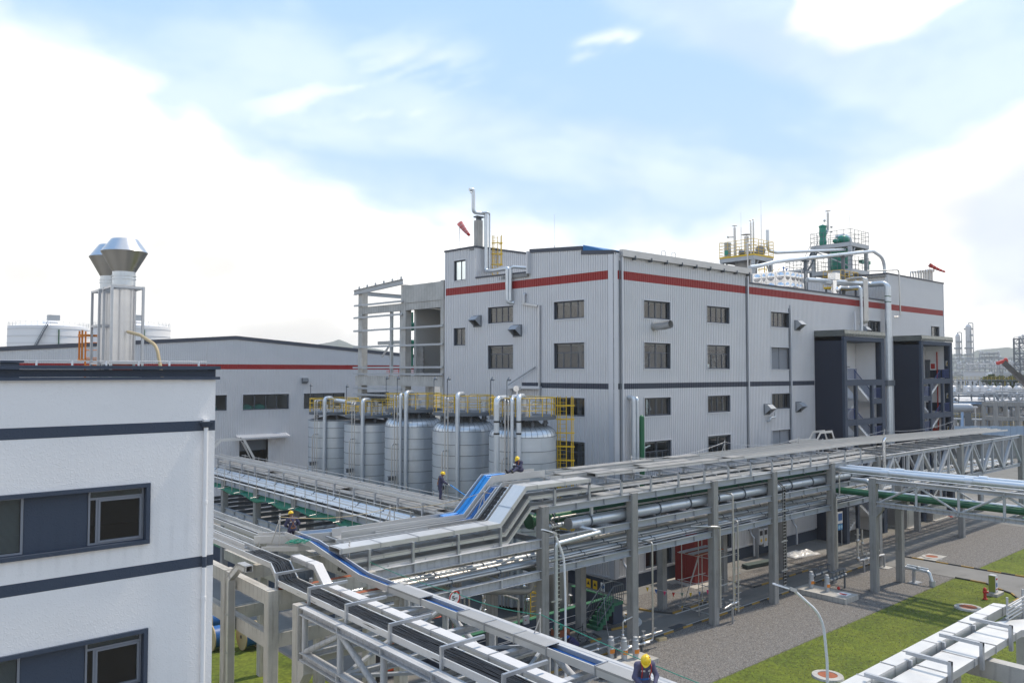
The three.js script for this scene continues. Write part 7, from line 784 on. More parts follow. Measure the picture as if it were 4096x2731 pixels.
{
  const t = thing('hydrant', 'red fire hydrant on the lawn beside the fire box', 'hydrant', [62.3, 21.15, 0]), [u, v] = [62.3, 21.15]; part(t, 'barrel', gb().lathe(u, v, [[0.16, 0], [0.16, 0.06], [0.1, 0.08], [0.1, 0.5], [0.14, 0.52], [0.14, 0.57], [0.11, 0.6], [0.12, 0.72], [0.07, 0.8], [0.03, 0.82], [0, 0.86]], 16), MT.red); for (const [a, b] of [[0.2, 0], [-0.2, 0], [0, -0.2]]) part(t, 'outlet', gb().pipe([[u, v, 0.52], [u + a, v + b, 0.52]], 0.055, { seg: 10 }).pipe([[u + a * 0.85, v + b * 0.85, 0.52], [u + a * 1.15, v + b * 1.15, 0.52]], 0.07, { seg: 8 }), MT.red);
  const b = thing('fire_box', 'grey fire equipment box with red and blue print on a concrete base', 'box', [64, 21.1, 0]); part(b, 'concrete_base', gb().box(63.4, 64.75, 20.72, 21.55, 0, 0.2), MT.conc); part(b, 'cabinet', gb().box(63.75, 64.25, 20.95, 21.4, 0.2, 1.42), MT.steelPale); part(b, 'green_side', gb().box(63.74, 63.749, 20.97, 21.38, 0.24, 1.38), mat(lin(0.22, 0.26, 0.04))); part(b, 'print_panel', gb().box(63.8, 64.2, 20.94, 20.949, 0.3, 1.35), MT.whiteFlat); part(b, 'red_print', gb().box(63.85, 64.15, 20.935, 20.939, 1.1, 1.22).box(63.85, 64.15, 20.935, 20.939, 0.4, 0.5), MT.red); part(b, 'blue_print', gb().box(63.85, 64.1, 20.935, 20.939, 0.6, 0.9), MT.blueD);
  const mh = (u, v, r, sq, label) => { const m = thing('manhole', label, 'manhole', [u, v, 0]); if (sq) part(m, 'concrete_pad', gb().box(u - 1.3, u + 1.3, v - 0.75, v + 0.75, 0.004, 0.05), MT.conc); part(m, 'concrete_ring', gb().lathe(u, v, [[r + 0.32, -0.02], [r + 0.28, 0.1], [r, 0.12], [r, 0.09]], 28), MT.conc); part(m, 'iron_cover', gb().lathe(u, v, [[r, 0.09], [r - 0.04, 0.1], [0.01, 0.1]], 28), MT.rust); };
  mh(59.05, 21.1, 0.55, false, 'round manhole on the lawn in front of the red hydrant'); mh(72.7, 28.8, 0.5, true, 'round manhole on a square concrete pad in the far gravel'); mh(40.3, 21.3, 0.5, false, 'round manhole on the lawn beside the curved street lamp');
  const bp = thing('pipe', 'silver pipe coming down to a foam stand beside the side road', 'pipe', [63.1, 27, 0]); part(bp, 'pipe_run', gb().pipe([[63.15, 27.2, 6.4], [63.15, 27.2, 1.05], [63.1, 25.2, 1.0], [63.0, 24.95, 0.3]], 0.12, { seg: 12, bend: 0.25 }).pipe([[63.3, 26.9, 1.2], [63.25, 25.3, 1.15]], 0.08, { seg: 10 }), MT.jacket); part(bp, 'stand', gb().box(62.95, 63.15, 26.2, 26.4, 0.05, 0.9).box(62.6, 63.6, 25.9, 26.6, 0, 0.06), MT.galv); part(bp, 'floor_sleeve', gb().lathe(63.0, 24.95, [[0.2, 0], [0.22, 0.42], [0.19, 0.42]], 16), MT.steelPale); part(bp, 'valve', gb().ball([63.15, 26.0, 1.15], 0.16, 10), MT.steelPale);
}
function valveRun(t, pts, r, n, m = MT.stain) { part(t, 'pipe_run', gb().pipe(pts, r, { seg: 8, bend: r * 3 }), MT.steelPipe); const L = plen(pts); for (let i = 0; i < n; i++) { const p = pat(pts, L * (i + 0.7) / (n + 0.4)); part(t, 'valve', gb().ball(p, r * 1.9, 8).pipe([p, A3(p, [0, 0, r * 5.5])], r * 0.4, { seg: 5 }).lathe(p[0], p[1], [[0, p[2] + r * 5.2], [r * 2.4, p[2] + r * 5.2], [r * 2.4, p[2] + r * 5.6], [0, p[2] + r * 5.6]], 10), m); } }
{
  const pump = (t, u, v, z) => { part(t, 'pump_motor', gb().lathe(u, v, [[0.16, z], [0.16, z + 0.25], [0.2, z + 0.27], [0.2, z + 0.55], [0.17, z + 0.58], [0.17, z + 1.0], [0.13, z + 1.04], [0.13, z + 1.16], [0, z + 1.2]], 16), MT.steelPale); part(t, 'orange_guard', gb().lathe(u, v, [[0.205, z + 0.3], [0.205, z + 0.52]], 10, { a0: 3.6, a1: 6.2 }), MT.orange); };
  const a = thing('pump_skid', 'pump skid with two upright motors on a concrete slab by the fourth column', 'pump skid', [54, 28.5, 0]); part(a, 'concrete_slab', gb().box(53.6, 55.5, 26.95, 30.8, 0, 0.35), MT.conc); pump(a, 54.6, 30.0, 0.36); pump(a, 54.6, 28.8, 0.36); valveRun(a, [[55.1, 30.4, 0.95], [58.6, 30.5, 0.95]], 0.09, 3, MT.steelDark); valveRun(a, [[55.2, 28.9, 1.0], [57.8, 29.0, 1.0]], 0.09, 4, MT.steelDark); part(a, 'blue_plate', gb().box(54.4, 55.2, 27.3, 28.0, 0.352, 0.38), MT.whiteFlat); part(a, 'red_print', gb().box(54.5, 54.8, 27.4, 27.9, 0.382, 0.386), MT.red); for (const [u, v] of [[58.5, 30.5], [57.6, 29]]) part(a, 'stand', gb().box(u - 0.05, u + 0.05, v - 0.05, v + 0.05, 0, 0.9), MT.steelDark); part(a, 'red_valve', gb().ball([55.3, 28.3, 0.55], 0.12, 8), MT.red);
  const b = thing('pump_skid', 'pump skid with many bright steel valves beside the second column', 'pump skid', [34, 30, 0]); part(b, 'concrete_slab', gb().box(32.4, 35.2, 28.4, 30.6, 0, 0.25), MT.conc); pump(b, 33.6, 29.5, 0.26); pump(b, 33.2, 30.1, 0.26); pump(b, 34.2, 29.2, 0.26); valveRun(b, [[32.0, 30.6, 0.75], [37.5, 30.0, 0.85]], 0.055, 6); valveRun(b, [[33.2, 30.4, 0.55], [36, 29.7, 0.6]], 0.07, 5); valveRun(b, [[34.3, 30.2, 0.6], [34.3, 30.2, 2.0], [35.1, 30.2, 2.1]], 0.045, 2); for (const u of [33.4, 35.6]) part(b, 'bracket', gb().box(u - 0.05, u + 0.05, 29.9, 30, 0, 0.8), MT.steelDark);
  const c = thing('pipe_stand', 'low pipe stand with valves at the foot of the right bridge', 'pipe stand', [64, 30.2, 0]); valveRun(c, [[62.8, 30.5, 3.5], [62.8, 30.5, 0.95], [66.3, 30.0, 1.0]], 0.09, 4, MT.steelPipe); valveRun(c, [[64.2, 30.8, 3.2], [64.2, 30.8, 1.2], [65.6, 30.5, 1.1], [65.6, 30.5, 1.5]], 0.07, 2, MT.steelPipe); for (const [u, v] of [[63.4, 30.3], [66.1, 29.9]]) part(c, 'stand', gb().box(u - 0.06, u + 0.06, v - 0.06, v + 0.06, 0, 0.95), MT.galv); part(c, 'concrete_foot', gb().box(65.6, 66.6, 29.4, 30.4, 0, 0.05), MT.conc);
  const d = thing('valve_stand', 'small valve manifold on a grey post by the third column', 'valve stand', [45.2, 30.0, 0]); valveRun(d, [[43.7, 30.0, 0.95], [45.2, 29.9, 1.15]], 0.06, 3); part(d, 'post', gb().box(44.1, 44.2, 29.6, 29.7, 0, 1.0), MT.galv);
}
{ // tubular scaffold round the third column, red enclosure, cabinets, sheet stack
  const t = thing('scaffold_tower', 'tubular scaffold tower with yellow couplers and a plank deck by the red enclosure', 'scaffold', [44.9, 32.2, 0]), us = [43.7, 45.95], vs = [30.65, 31.9, 33.25], m = MT.steelPipe; for (const u of us) for (const v of vs) part(t, 'standard', gb().pipe([[u, v, 0.05], [u + rr(-.03, .03), v, 5.2 + rr(0, .4)]], 0.028, { seg: 6 }), m); for (const h of [0.35, 2.1, 3.9]) { for (const u of us) part(t, 'ledger', gb().pipe([[u, 30.3, h], [u, 33.6, h]], 0.026, { seg: 5 }), m); for (const v of vs) part(t, 'ledger', gb().pipe([[43.4, v, h + 0.06], [46.3, v, h + 0.06]], 0.026, { seg: 5 }), m); } part(t, 'brace', gb().pipe([[43.7, 33.2, 0.3], [45.9, 33.2, 4]], 0.026, { seg: 5 }).pipe([[43.7, 31.9, 4], [43.7, 33.2, 0.3]], 0.026, { seg: 5 }), m); for (let i = 0; i < 6; i++) part(t, 'plank', gb().box(43.4, 46.4, 31.8 + i * 0.25, 32.02 + i * 0.25, 4.0, 4.05), i % 3 ? MT.galv : MT.rust); for (let i = 0; i < 7; i++) part(t, 'rung', gb().pipe([[45.7, 30.62, 0.5 + i * 0.42], [46.6, 30.62, 0.5 + i * 0.42]], 0.02, { seg: 5 }), m); for (const [u, v] of [[43.7, 33.25], [45.95, 33.25], [43.7, 30.65], [45.95, 30.65]]) part(t, 'yellow_coupler', gb().ball([u, v, 0.36], 0.08, 8), MT.yellow); for (let i = 0; i < 4; i++) part(t, 'yellow_coupler', gb().ball([45.95, 30.65, 0.9 + i * 0.42], 0.06, 6), MT.yellow);
  const r = thing('enclosure', 'dark red corrugated enclosure under the pipe rack', 'enclosure', [49.9, 37, 0]); const out = {}; cladding(out, wf([49.9, 38.6], [49.9, 36.75]), 0, 1.85, 0, 4.6, [], [], 0.2, 0.02); cladding(out, wf([49.9, 36.75], [51.35, 36.6]), 0, 1.45, 0, 4.6, [], [], 0.2, 0.02); part(r, 'sheet_wall', out.clad, mat(lin(0.20, 0.012, 0.010), { roughness: 0.6 })); part(r, 'roof', gb().box(49.85, 51.4, 36.6, 38.7, 4.6, 4.66), MT.red); part(r, 'inner_core', gb().box(49.95, 51.3, 36.8, 38.6, 0, 4.58), MT.dark); part(r, 'concrete_base', gb().box(48.8, 52.2, 36.0, 39, 0, 0.04), MT.conc);
  const ac = thing('air_unit', 'row of grey switch cabinets with yellow labels on the factory wall', 'cabinet', [62.4, 38.7, 0]); for (let i = 0; i < 4; i++) { const u = 61.2 + i * 0.72, z = i % 2 ? 0.9 : 1.15; const c = part(ac, 'cabinet', gb().box(u, u + 0.62, 38.35, 38.8, z, 2.45), MT.trim); part(c, 'louvre', gb().box(u + 0.1, u + 0.52, 38.34, 38.349, 1.9, 2.3), MT.dark); part(c, 'yellow_label', gb().box(u + 0.2, u + 0.42, 38.335, 38.345, 1.35, 1.6), MT.yellow); } part(ac, 'frame', gb().box(61.1, 61.16, 38.4, 38.9, 0, 2.9).box(64.2, 64.26, 38.4, 38.9, 0, 2.9).box(61, 64.4, 38.3, 38.95, 2.9, 2.94), MT.galv);
  const ss = thing('sheet_stack', 'stack of dark green profiled sheets lying on the gravel', 'sheets', [58.7, 37.1, 0]); for (let i = 0; i < 5; i++) part(ss, 'sheet', gb().hexa([[56.9 + i * .03, 36.8, 0.08 + i * 0.05], [60.6, 36.3, 0.08 + i * 0.05], [60.8, 37.0, 0.08 + i * 0.05], [57.1 + i * .03, 37.5, 0.08 + i * 0.05], [56.9 + i * .03, 36.8, 0.11 + i * 0.05], [60.6, 36.3, 0.11 + i * 0.05], [60.8, 37, 0.11 + i * 0.05], [57.1 + i * .03, 37.5, 0.11 + i * 0.05]]), mat(lin(0.06, 0.085, 0.08), { roughness: 0.5 }));
  { const g = gb(), N = 26, P = (i, j) => { const x = i / N, y = j / N, e = Math.sin(x * Math.PI) * Math.sin(y * Math.PI); return [63.3 + x * 3.3, 36.2 + y * 1.5 - x * 0.6, 0.06 + 0.55 * Math.pow(e, 0.5) * fbm2(x * 5, y * 5, 64, 4, 5)]; }; for (let i = 0; i < N; i++) for (let j = 0; j < N; j++) g.quad(P(i, j), P(i + 1, j), P(i + 1, j + 1), P(i, j + 1)); solo('plastic_sheet', 'crumpled white plastic sheeting thrown over planks on the gravel', 'plastic sheet', g, mat(lin(0.55, 0.55, 0.55), { roughness: 0.3 }), [65, 36.6, 0]); }
  const dr = (u, v, label) => { const t2 = thing('drain_grate', label, 'drain', [u, v, 0]); part(t2, 'frame', gb().box(u - 0.62, u + 0.62, v - 0.3, v + 0.3, 0.012, 0.02), MT.dark); const g = gb(); for (let i = 0; i < 12; i++) g.box(u - 0.58 + i * 0.1, u - 0.53 + i * 0.1, v - 0.27, v + 0.27, 0.021, 0.035); part(t2, 'bars', g, MT.steelDark); }; dr(41.0, 31.55, 'dark drain grate at the edge of the path by the wide gravel'); dr(41.5, 36.3, 'dark drain grate in front of the building corner');
  solo('wood_block', 'weathered wooden block lying on the gravel edge', 'block', gb().hexa([[37.9, 30.55, 0], [38.5, 30.4, 0], [38.6, 30.75, 0], [38, 30.9, 0], [37.95, 30.55, 0.14], [38.5, 30.42, 0.15], [38.58, 30.75, 0.14], [38, 30.88, 0.13]]), MT.beige, [38.2, 30.6, 0]);
  for (const [u, w, lab] of [[84, 2.6, 'left'], [90.4, 3.6, 'right']]) { const c = thing('steel_cabinet', lab + ' stainless outdoor cabinet near the far end of the path', 'cabinet', [u, 36, 0]); part(c, 'body', gb().box(u, u + w, 35.6, 37.6, 0.12, 2.1), MT.steelPipe); part(c, 'plinth', gb().box(u - 0.2, u + w + 0.2, 35.3, 37.8, 0, 0.1), MT.conc); for (let x = u + 0.3; x < u + w; x += 1.2) part(c, 'door_panel', gb().box(x, x + 1.1 > u + w ? u + w - 0.05 : x + 1.1, 35.575, 35.598, 0.2, 2.0), MT.steelPipe); }
  solo('traffic_cone', 'red and white traffic cone at the end of the path', 'cone', gb().box(94.3, 94.8, 35.2, 35.7, 0, 0.05).lathe(94.55, 35.45, [[0.2, 0.05], [0.03, 0.75], [0, 0.75]], 14), MT.red, [94.55, 35.45, 0]);
  const rmk = (u0, u1, v0, v1) => ground('road_marking', gb().box(u0, u1, v0, v1, 0.009, 0.0095), MT.paint); rmk(36, 66.8, 31.2, 31.42); rmk(33.8, 35.2, 32.7, 32.9); rmk(36.3, 36.9, 32.6, 32.75); rmk(43, 48.5, 33.2, 33.36);
  { const g = gb(); for (let i = 0; i < 14; i++) { const a = mix(-1.4, 0.2, i / 14), b = mix(-1.4, 0.2, (i + 1) / 14), P = (r, t) => [38.6 + r * Math.cos(t), 35.3 + r * Math.sin(t), 0.009]; g.quad(P(2.0, a), P(2.2, a), P(2.2, b), P(2.0, b)); } ground('road_marking', g, MT.paint); }
}
{ // green steps at the corner of the bund, pit machinery
  const t = thing('steps', 'green steps with grey handrails over the bund wall', 'steps', [38, 35.6, 0]); for (let i = 0; i < 6; i++) part(t, 'step', gb().box(36.55 + i * 0.26, 36.8 + i * 0.26, 34.25, 35.24, i ? i * 0.22 - 0.2 : 0, 0.2 + i * 0.22), MT.pit); part(t, 'landing', gb().box(38.1, 39.0, 34.3, 35.24, 1.2, 1.4), MT.pit); part(t, 'landing_block', gb().box(38.1, 39.0, 34.35, 35.24, 0, 1.19), MT.navy);
  for (const v of [34.3, 35.2]) { const g = gb(); g.bar([36.6, v, 1.15], [38.1, v, 2.45], 0.06, 0.06).bar([38.1, v, 2.45], [39, v, 2.45], 0.06, 0.06).bar([36.6, v, 0.4], [38.1, v, 1.6], 0.05, 0.05); for (let i = 0; i < 8; i++) g.bar([36.6 + i * 0.2, v, 0.3 + i * 0.17], [36.6 + i * 0.2, v, 1.15 + i * 0.172], 0.03, 0.03, [0, 1, 0]); for (let u = 38.1; u < 39.05; u += 0.18) g.bar([u, v, 1.4], [u, v, 2.45], 0.03, 0.03, [0, 1, 0]); part(t, 'handrail', g, MT.steelDark); } part(t, 'handrail', gb().bar([39, 34.3, 2.45], [39, 38, 2.45], 0.06, 0.06).bar([39, 34.3, 1.5], [39, 38, 1.5], 0.05, 0.05).bar([39, 36, 1.4], [39, 36, 2.45], 0.05, 0.05, [0, 1, 0]).bar([39, 37.8, 1.4], [39, 37.8, 2.45], 0.05, 0.05, [0, 1, 0]), MT.steelDark);
  for (const [v, m, lab] of [[36.0, MT.blueD, 'round blue mandatory'], [36.7, MT.yellow, 'yellow warning'], [37.3, MT.yellow, 'second yellow warning']]) { const s = thing('safety_sign', lab + ' sign hanging on the grey handrail above the green steps', 'sign', [38.95, v, 2]); part(s, 'plate', gb().box(38.93, 38.945, v - 0.19, v + 0.19, 1.65, 2.2), m === MT.blueD ? MT.whiteFlat : m); if (m === MT.blueD) part(s, 'blue_disc', gb().pipe([[38.92, v, 1.95], [38.928, v, 1.95]], 0.14, { seg: 20 }), m); else part(s, 'black_triangle', gb().tri([38.924, v + 0.13, 1.85], [38.924, v - 0.13, 1.85], [38.924, v, 2.1]), MT.black); }
  const p = thing('pump_group', 'dark pumps, valves and pipework standing in the bund', 'pumps', [32, 37, 0]); for (let i = 0; i < 9; i++) { const u = rr(26.5, 38), v = rr(36.2, 40); part(p, 'pump', gb().lathe(u, v, [[0.35, 0.1], [0.35, 0.6], [0.22, 0.65], [0.22, 1.2], [0, 1.3]], 12).pipe([[u, v, 0.5], [u + rr(-1, 1), v, 0.5], [u + rr(-1, 1), v, rr(2, 4.5)]], 0.08, { seg: 8, bend: 0.15 }), i % 3 ? MT.steelDark : MT.stain); } for (let i = 0; i < 10; i++) { const u = rr(26, 34), v = rr(35.8, 38); part(p, 'valve', gb().ball([u, v, rr(1, 3)], 0.14, 8).pipe([[u, v, 0.2], [u, v, 3.2], [u + rr(-.8, .8), v + 0.4, 3.2]], 0.06, { seg: 6, bend: 0.15 }), MT.stain); }
  part(p, 'elbow_pipe', gb().pipe([[26.5, 34, 4.3], [30.25, 33.4, 3.75], [30.3, 33.4, 5.6]], 0.2, { seg: 14, bend: 0.4 }), MT.jacketD); part(p, 'steel_pipe', gb().pipe([[29.6, 35, 3.3], [30.7, 35, 2.85], [30.75, 35, 0.2]], 0.07, { seg: 8, bend: 0.2 }), MT.steelPipe); for (const u of [34.4, 36.2]) part(p, 'vessel', gb().lathe(u, 37.6, [[0.8, 0.2], [0.8, 3.4], [0.5, 3.8], [0, 3.9]], 20), MT.jacketD); part(p, 'control_box', gb().box(31.2, 31.6, 35.05, 35.2, 1.3, 1.75), MT.trim); part(p, 'red_button', gb().ball([31.3, 35.03, 1.55], 0.04, 6), MT.red);
  const yl = thing('cage_ladder', 'yellow ladder against a dark vessel below the rack', 'ladder', [33.2, 36.6, 0]); cageLadder(yl, [33.3, 36.5], [1, 0], [0, -1], 0.2, 3.4, MT.yellow, 2.4); const bl = thing('green_box', 'low green painted block in the bund under the bridge', 'block', [31.3, 36.6, 0]); part(bl, 'block', gb().box(30.2, 32.2, 36.2, 37.2, 0.06, 0.5), MT.pit); part(bl, 'block_cap', gb().box(30.15, 32.25, 36.15, 37.25, 0.505, 0.55), MT.tarp);
}
{ // cable drums, tricycle, 5 m height sign, ropes with pennants, red lift
  let pr = null; for (const [u, v, lab] of [[17.6, 46.4, 'wooden cable drum with blue cable half hidden by the office wall'], [19.0, 45.4, 'wooden cable drum standing on the grass behind the concrete columns'], [18.6, 49.6, 'farthest wooden cable drum on the grass']]) { if (!pr) { pr = thing('cable_drum', lab, 'cable drum', [u, v, 0], 'cable drums on the grass'); for (const s of [-0.42, 0.42]) part(pr, 'flange_disc', gb().pipe([[u + s - 0.03, v, 0.75], [u + s + 0.03, v, 0.75]], 0.75, { seg: 26 }), MT.beige); part(pr, 'wound_cable', gb().pipe([[u - 0.38, v, 0.75], [u + 0.38, v, 0.75]], 0.6, { seg: 22 }), MT.blueD); part(pr, 'hub', gb().pipe([[u - 0.47, v, 0.75], [u + 0.47, v, 0.75]], 0.1, { seg: 10 }), MT.dark); } else copy(pr, [u, v, 0], lab); }
  const tc = thing('tricycle', 'old cargo tricycle with a green bundle parked beside the kerb', 'tricycle', [33.4, 34.1, 0]), wheel = (u, v) => { const ring = []; for (let i = 0; i <= 20; i++) { const a = i / 20 * 6.283; ring.push([u + 0.32 * Math.cos(a) * 0.8, v + 0.32 * Math.cos(a) * -0.6, 0.33 + 0.32 * Math.sin(a)]); } const W = part(tc, 'wheel', gb().pipe(ring, 0.025, { seg: 6 }), MT.black); const g = gb(); for (let i = 0; i < 8; i++) g.pipe([[u, v, 0.33], ring[Math.floor(i * 2.5)]], 0.006, { seg: 3 }); part(W, 'spokes', g, MT.galv); }; wheel(32.9, 34.5); wheel(33.35, 33.85); wheel(34.4, 33.4); part(tc, 'cargo_box', gb().box(32.8, 33.7, 33.8, 34.5, 0.5, 0.85), MT.rust); part(tc, 'frame', gb().pipe([[33.5, 34, 0.55], [34.0, 33.7, 0.75], [34.4, 33.4, 0.95]], 0.025, { seg: 5 }).pipe([[34.1, 33.2, 1.05], [34.6, 33.6, 1.05]], 0.02, { seg: 5 }).pipe([[34.4, 33.4, 0.33], [34.35, 33.42, 1.05]], 0.025, { seg: 5 }), MT.dark); part(tc, 'saddle', gb().ball([33.9, 33.8, 0.95], 0.12, 8, [1.2, 0.8, 0.4]), MT.black); part(tc, 'green_bundle', gb().ball([33.1, 34.2, 0.95], 0.3, 10, [1.2, 0.9, 0.8]), MT.tarp);
  const sg = thing('height_sign', 'round red-rimmed 5 m height limit sign on the rack beam', 'sign', [22.4, 30.0, 5.5]), sc = [22.4, 30.02, 5.53]; part(sg, 'disc', gb().pipe([[22.4, 30.06, 5.53], [22.4, 30.02, 5.53]], 0.32, { seg: 36 }), MT.whiteFlat); const rg = gb(); for (let i = 0; i < 36; i++) { const a = i / 36 * 6.2832, b = (i + 1) / 36 * 6.2832, P = (r, t) => [22.4 + r * Math.cos(t), 30.012, 5.53 + r * Math.sin(t)]; rg.quad(P(0.255, a), P(0.322, a), P(0.322, b), P(0.255, b)); } part(sg, 'red_rim', rg, mat(lin(0.5, 0.01, 0.01), { roughness: 0.4 })); part(sg, 'black_arrows', gb().tri([22.3, 30.01, 5.785], [22.5, 30.01, 5.785], [22.4, 30.01, 5.70]).tri([22.3, 30.01, 5.275], [22.5, 30.01, 5.275], [22.4, 30.01, 5.36]), MT.black); part(sg, 'bracket', gb().box(22.3, 22.5, 30.065, 30.14, 5.45, 5.7), MT.galv);
  const font = await new FontLoader().loadAsync('fonts/droid/droid_sans_bold.typeface.json'), f2 = await new FontLoader().loadAsync('fonts/droid/droid_sans_regular.typeface.json'); const lt = (s, x, y, size, fn) => { const g = new TextGeometry(s, { font: fn, size, depth: 0.006, curveSegments: 6 }); const m = part(sg, 'lettering', g, MT.black); m.position.set(x - sg.base[0], y - sg.base[2], -(30.012 - sg.base[1])); }; lt('5', 22.24, 5.42, 0.22, font); lt('m', 22.41, 5.45, 0.12, f2);
  const rope = (label, pts, m, posts, sag = 0.18) => { const t = thing('safety_rope', label, 'rope', pts[0]); for (let i = 0; i < pts.length - 1; i++) { const q = []; for (let k = 0; k <= 10; k++) { const p = lerp3(pts[i], pts[i + 1], k / 10); p[2] -= sag * 4 * (k / 10) * (1 - k / 10); q.push(p); } part(t, 'rope_span', gb().pipe(q, 0.014, { seg: 5 }), m); } for (const p of posts) part(t, 'rope_post', gb().pipe([[p[0], p[1], p[2] - 1.25], A3(p, [0.02, 0, 0.15])], 0.03, { seg: 6 }).pipe([A3(p, [0, 0, -0.15]), [p[0] - 0.25, p[1] + 0.3, p[2] - 1.2]], 0.025, { seg: 6 }).ball(p, 0.05, 6), MT.steelPipe); return t; };
  rope('thin grey safety rope on posts along the rear of the long rack', [[39.4, 33.9, 10.5], [49.7, 33.9, 10.9], [60, 33.9, 10.6], [75.4, 33.9, 10.5], [92, 33.9, 10.7]], MT.galv, [[39.4, 33.9, 10.5], [49.7, 33.9, 10.9], [60, 33.9, 10.6], [75.4, 33.9, 10.5], [92, 33.9, 10.7]], 0.4);
  rope('beige safety rope strung from the crossing to the blue cable slope', [[15.5, 33.8, 9.55], [21.6, 34.4, 9.2], [26.2, 32.6, 9.75], [28.4, 33, 9.9]], MT.beige, [[15.5, 33.8, 9.55], [21.6, 34.4, 9.2], [26.2, 32.6, 9.75]], 0.25); rope('bright green rope stretched along the far side of the lattice bridge', [[18.0, 31.5, 7.9], [18.05, 24, 7.75], [18.1, 19.5, 8.0], [18.0, 10, 7.6]], MT.tarp, [[18.05, 19.5, 8.05], [17.2, 30.6, 8.6]], 0.12);
  { const g = gb(); let p = [15.6, 32.6, 8.62]; const pts = []; for (let i = 0; i < 60; i++) { pts.push([p[0] + Math.cos(i * 0.8) * rr(0.1, 0.55) + i * 0.008, p[1] + Math.sin(i * 0.8) * rr(0.1, 0.5), 8.56 + rr(0, 0.12)]); } g.pipe(pts, 0.011, { seg: 4 }); solo('rope_coil', 'tangled green rope lying on the tray covers at the crossing', 'rope', g, MT.tarp, [15.6, 32.6, 8.55]); }
  const bt = thing('pennant_string', 'string of coloured pennants above the gravel triangle', 'pennants', [34, 32.2, 1.5]); const cols = [MT.red, MT.tarp, MT.yellow, MT.blueD, mat(lin(0.6, 0.05, 0.15))]; const P = k => [mix(37.3, 34.0, k), mix(34.4, 31, k), mix(1.9, 1.1, k) - 0.6 * 4 * k * (1 - k) * 0.6]; const sp = []; for (let i = 0; i <= 20; i++) sp.push(P(i / 20)); part(bt, 'string', gb().pipe(sp, 0.008, { seg: 4 }), MT.whiteFlat); for (let i = 0; i < 7; i++) { const a = P((i + 0.5) / 7.5), d = [-0.1, -0.1]; part(bt, 'pennant', gb().tri([a[0] - 0.07, a[1] - 0.07, a[2]], [a[0] + 0.07, a[1] + 0.07, a[2]], [a[0] + 0.03, a[1], a[2] - 0.36]).tri([a[0] - 0.07, a[1] - 0.066, a[2]], [a[0] + 0.07, a[1] + 0.074, a[2]], [a[0] + 0.03, a[1] + 0.004, a[2] - 0.36]), cols[i % 5]); }
  const bt2 = thing('pennant_string', 'string of coloured pennants tied to the scaffold tower', 'pennants', [43.7, 33, 1.6]); const P2 = k => [mix(41.8, 46.2, k), mix(35, 31.6, k), 1.7 - 0.5 * Math.sin(k * 3.1)]; const sp2 = []; for (let i = 0; i <= 20; i++) sp2.push(P2(i / 20)); part(bt2, 'string', gb().pipe(sp2, 0.008, { seg: 4 }), MT.whiteFlat); for (let i = 0; i < 9; i++) { const a = P2((i + 0.5) / 9.5); part(bt2, 'pennant', gb().tri([a[0] - 0.09, a[1] + 0.05, a[2]], [a[0] + 0.09, a[1] - 0.05, a[2]], [a[0], a[1], a[2] - 0.32]).tri([a[0] - 0.09, a[1] + 0.054, a[2]], [a[0] + 0.09, a[1] - 0.046, a[2]], [a[0], a[1] + 0.004, a[2] - 0.32]), cols[(i + 2) % 5]); }
  const rl = thing('work_platform', 'red boom lift parked on the road under the bridge', 'lift', [22.8, 36.8, 0]); const rm = mat(lin(0.62, 0.05, 0.01), { roughness: 0.4 }); part(rl, 'chassis', gb().box(21.8, 24.2, 36.2, 37.6, 0.35, 0.8), rm); part(rl, 'boom', gb().bar([21.9, 36.9, 1.3], [25.6, 37.2, 1.75], 0.35, 0.4), rm); part(rl, 'engine_cover', gb().box(22.0, 23.4, 36.3, 37.5, 0.82, 1.3), MT.dark); for (const [u, v] of [[22.2, 36.15], [23.8, 36.15], [22.2, 37.65], [23.8, 37.65]]) part(rl, 'wheel', gb().pipe([[u, v - 0.12, 0.38], [u, v + 0.12, 0.38]], 0.38, { seg: 16 }), MT.black); part(rl, 'basket', gb().box(25.6, 26.5, 36.8, 37.8, 1.2, 1.3).pipe([[25.6, 36.8, 2.3], [26.5, 36.8, 2.3], [26.5, 37.8, 2.3], [25.6, 37.8, 2.3]], 0.03, { seg: 5 }), rm); part(rl, 'stripe_label', gb().box(22.3, 23.0, 36.19, 36.198, 0.45, 0.7), MT.yellow);
  { const g = gb(); for (let i = 0; i < 30; i++) { const a = i / 30, P3 = (x, s) => [13.9 + x * 1.6, 33.9 + s * 0.5, 5.1 - 0.9 * Math.sin(x * Math.PI) * (1 - 0.3 * s)]; g.quad(P3(a, 0), P3(a + 1 / 30, 0), P3(a + 1 / 30, 1), P3(a, 1)); } solo('safety_net', 'green net hanging below the concrete portal by the road', 'net', g, MT.net, [14, 34, 5]); }
  { const g = gb(); const P4 = (i, j) => { const u = mix(31, 50, i / 40), s = j / 4; return [u, 34.1 - s * 0.8, 8.3 - 0.9 * Math.sin(s * 3.1) * (0.4 + 0.6 * fbm2(u * 0.5, 2, 512, 3, 6)) - 0.3 * s]; }; for (let i = 0; i < 40; i++) for (let j = 0; j < 4; j++) g.quad(P4(i, j), P4(i + 1, j), P4(i + 1, j + 1), P4(i, j + 1)); solo('safety_net', 'green netting slung inside the long rack under its top level', 'net', g, MT.net, [40, 33.8, 7.6]); }
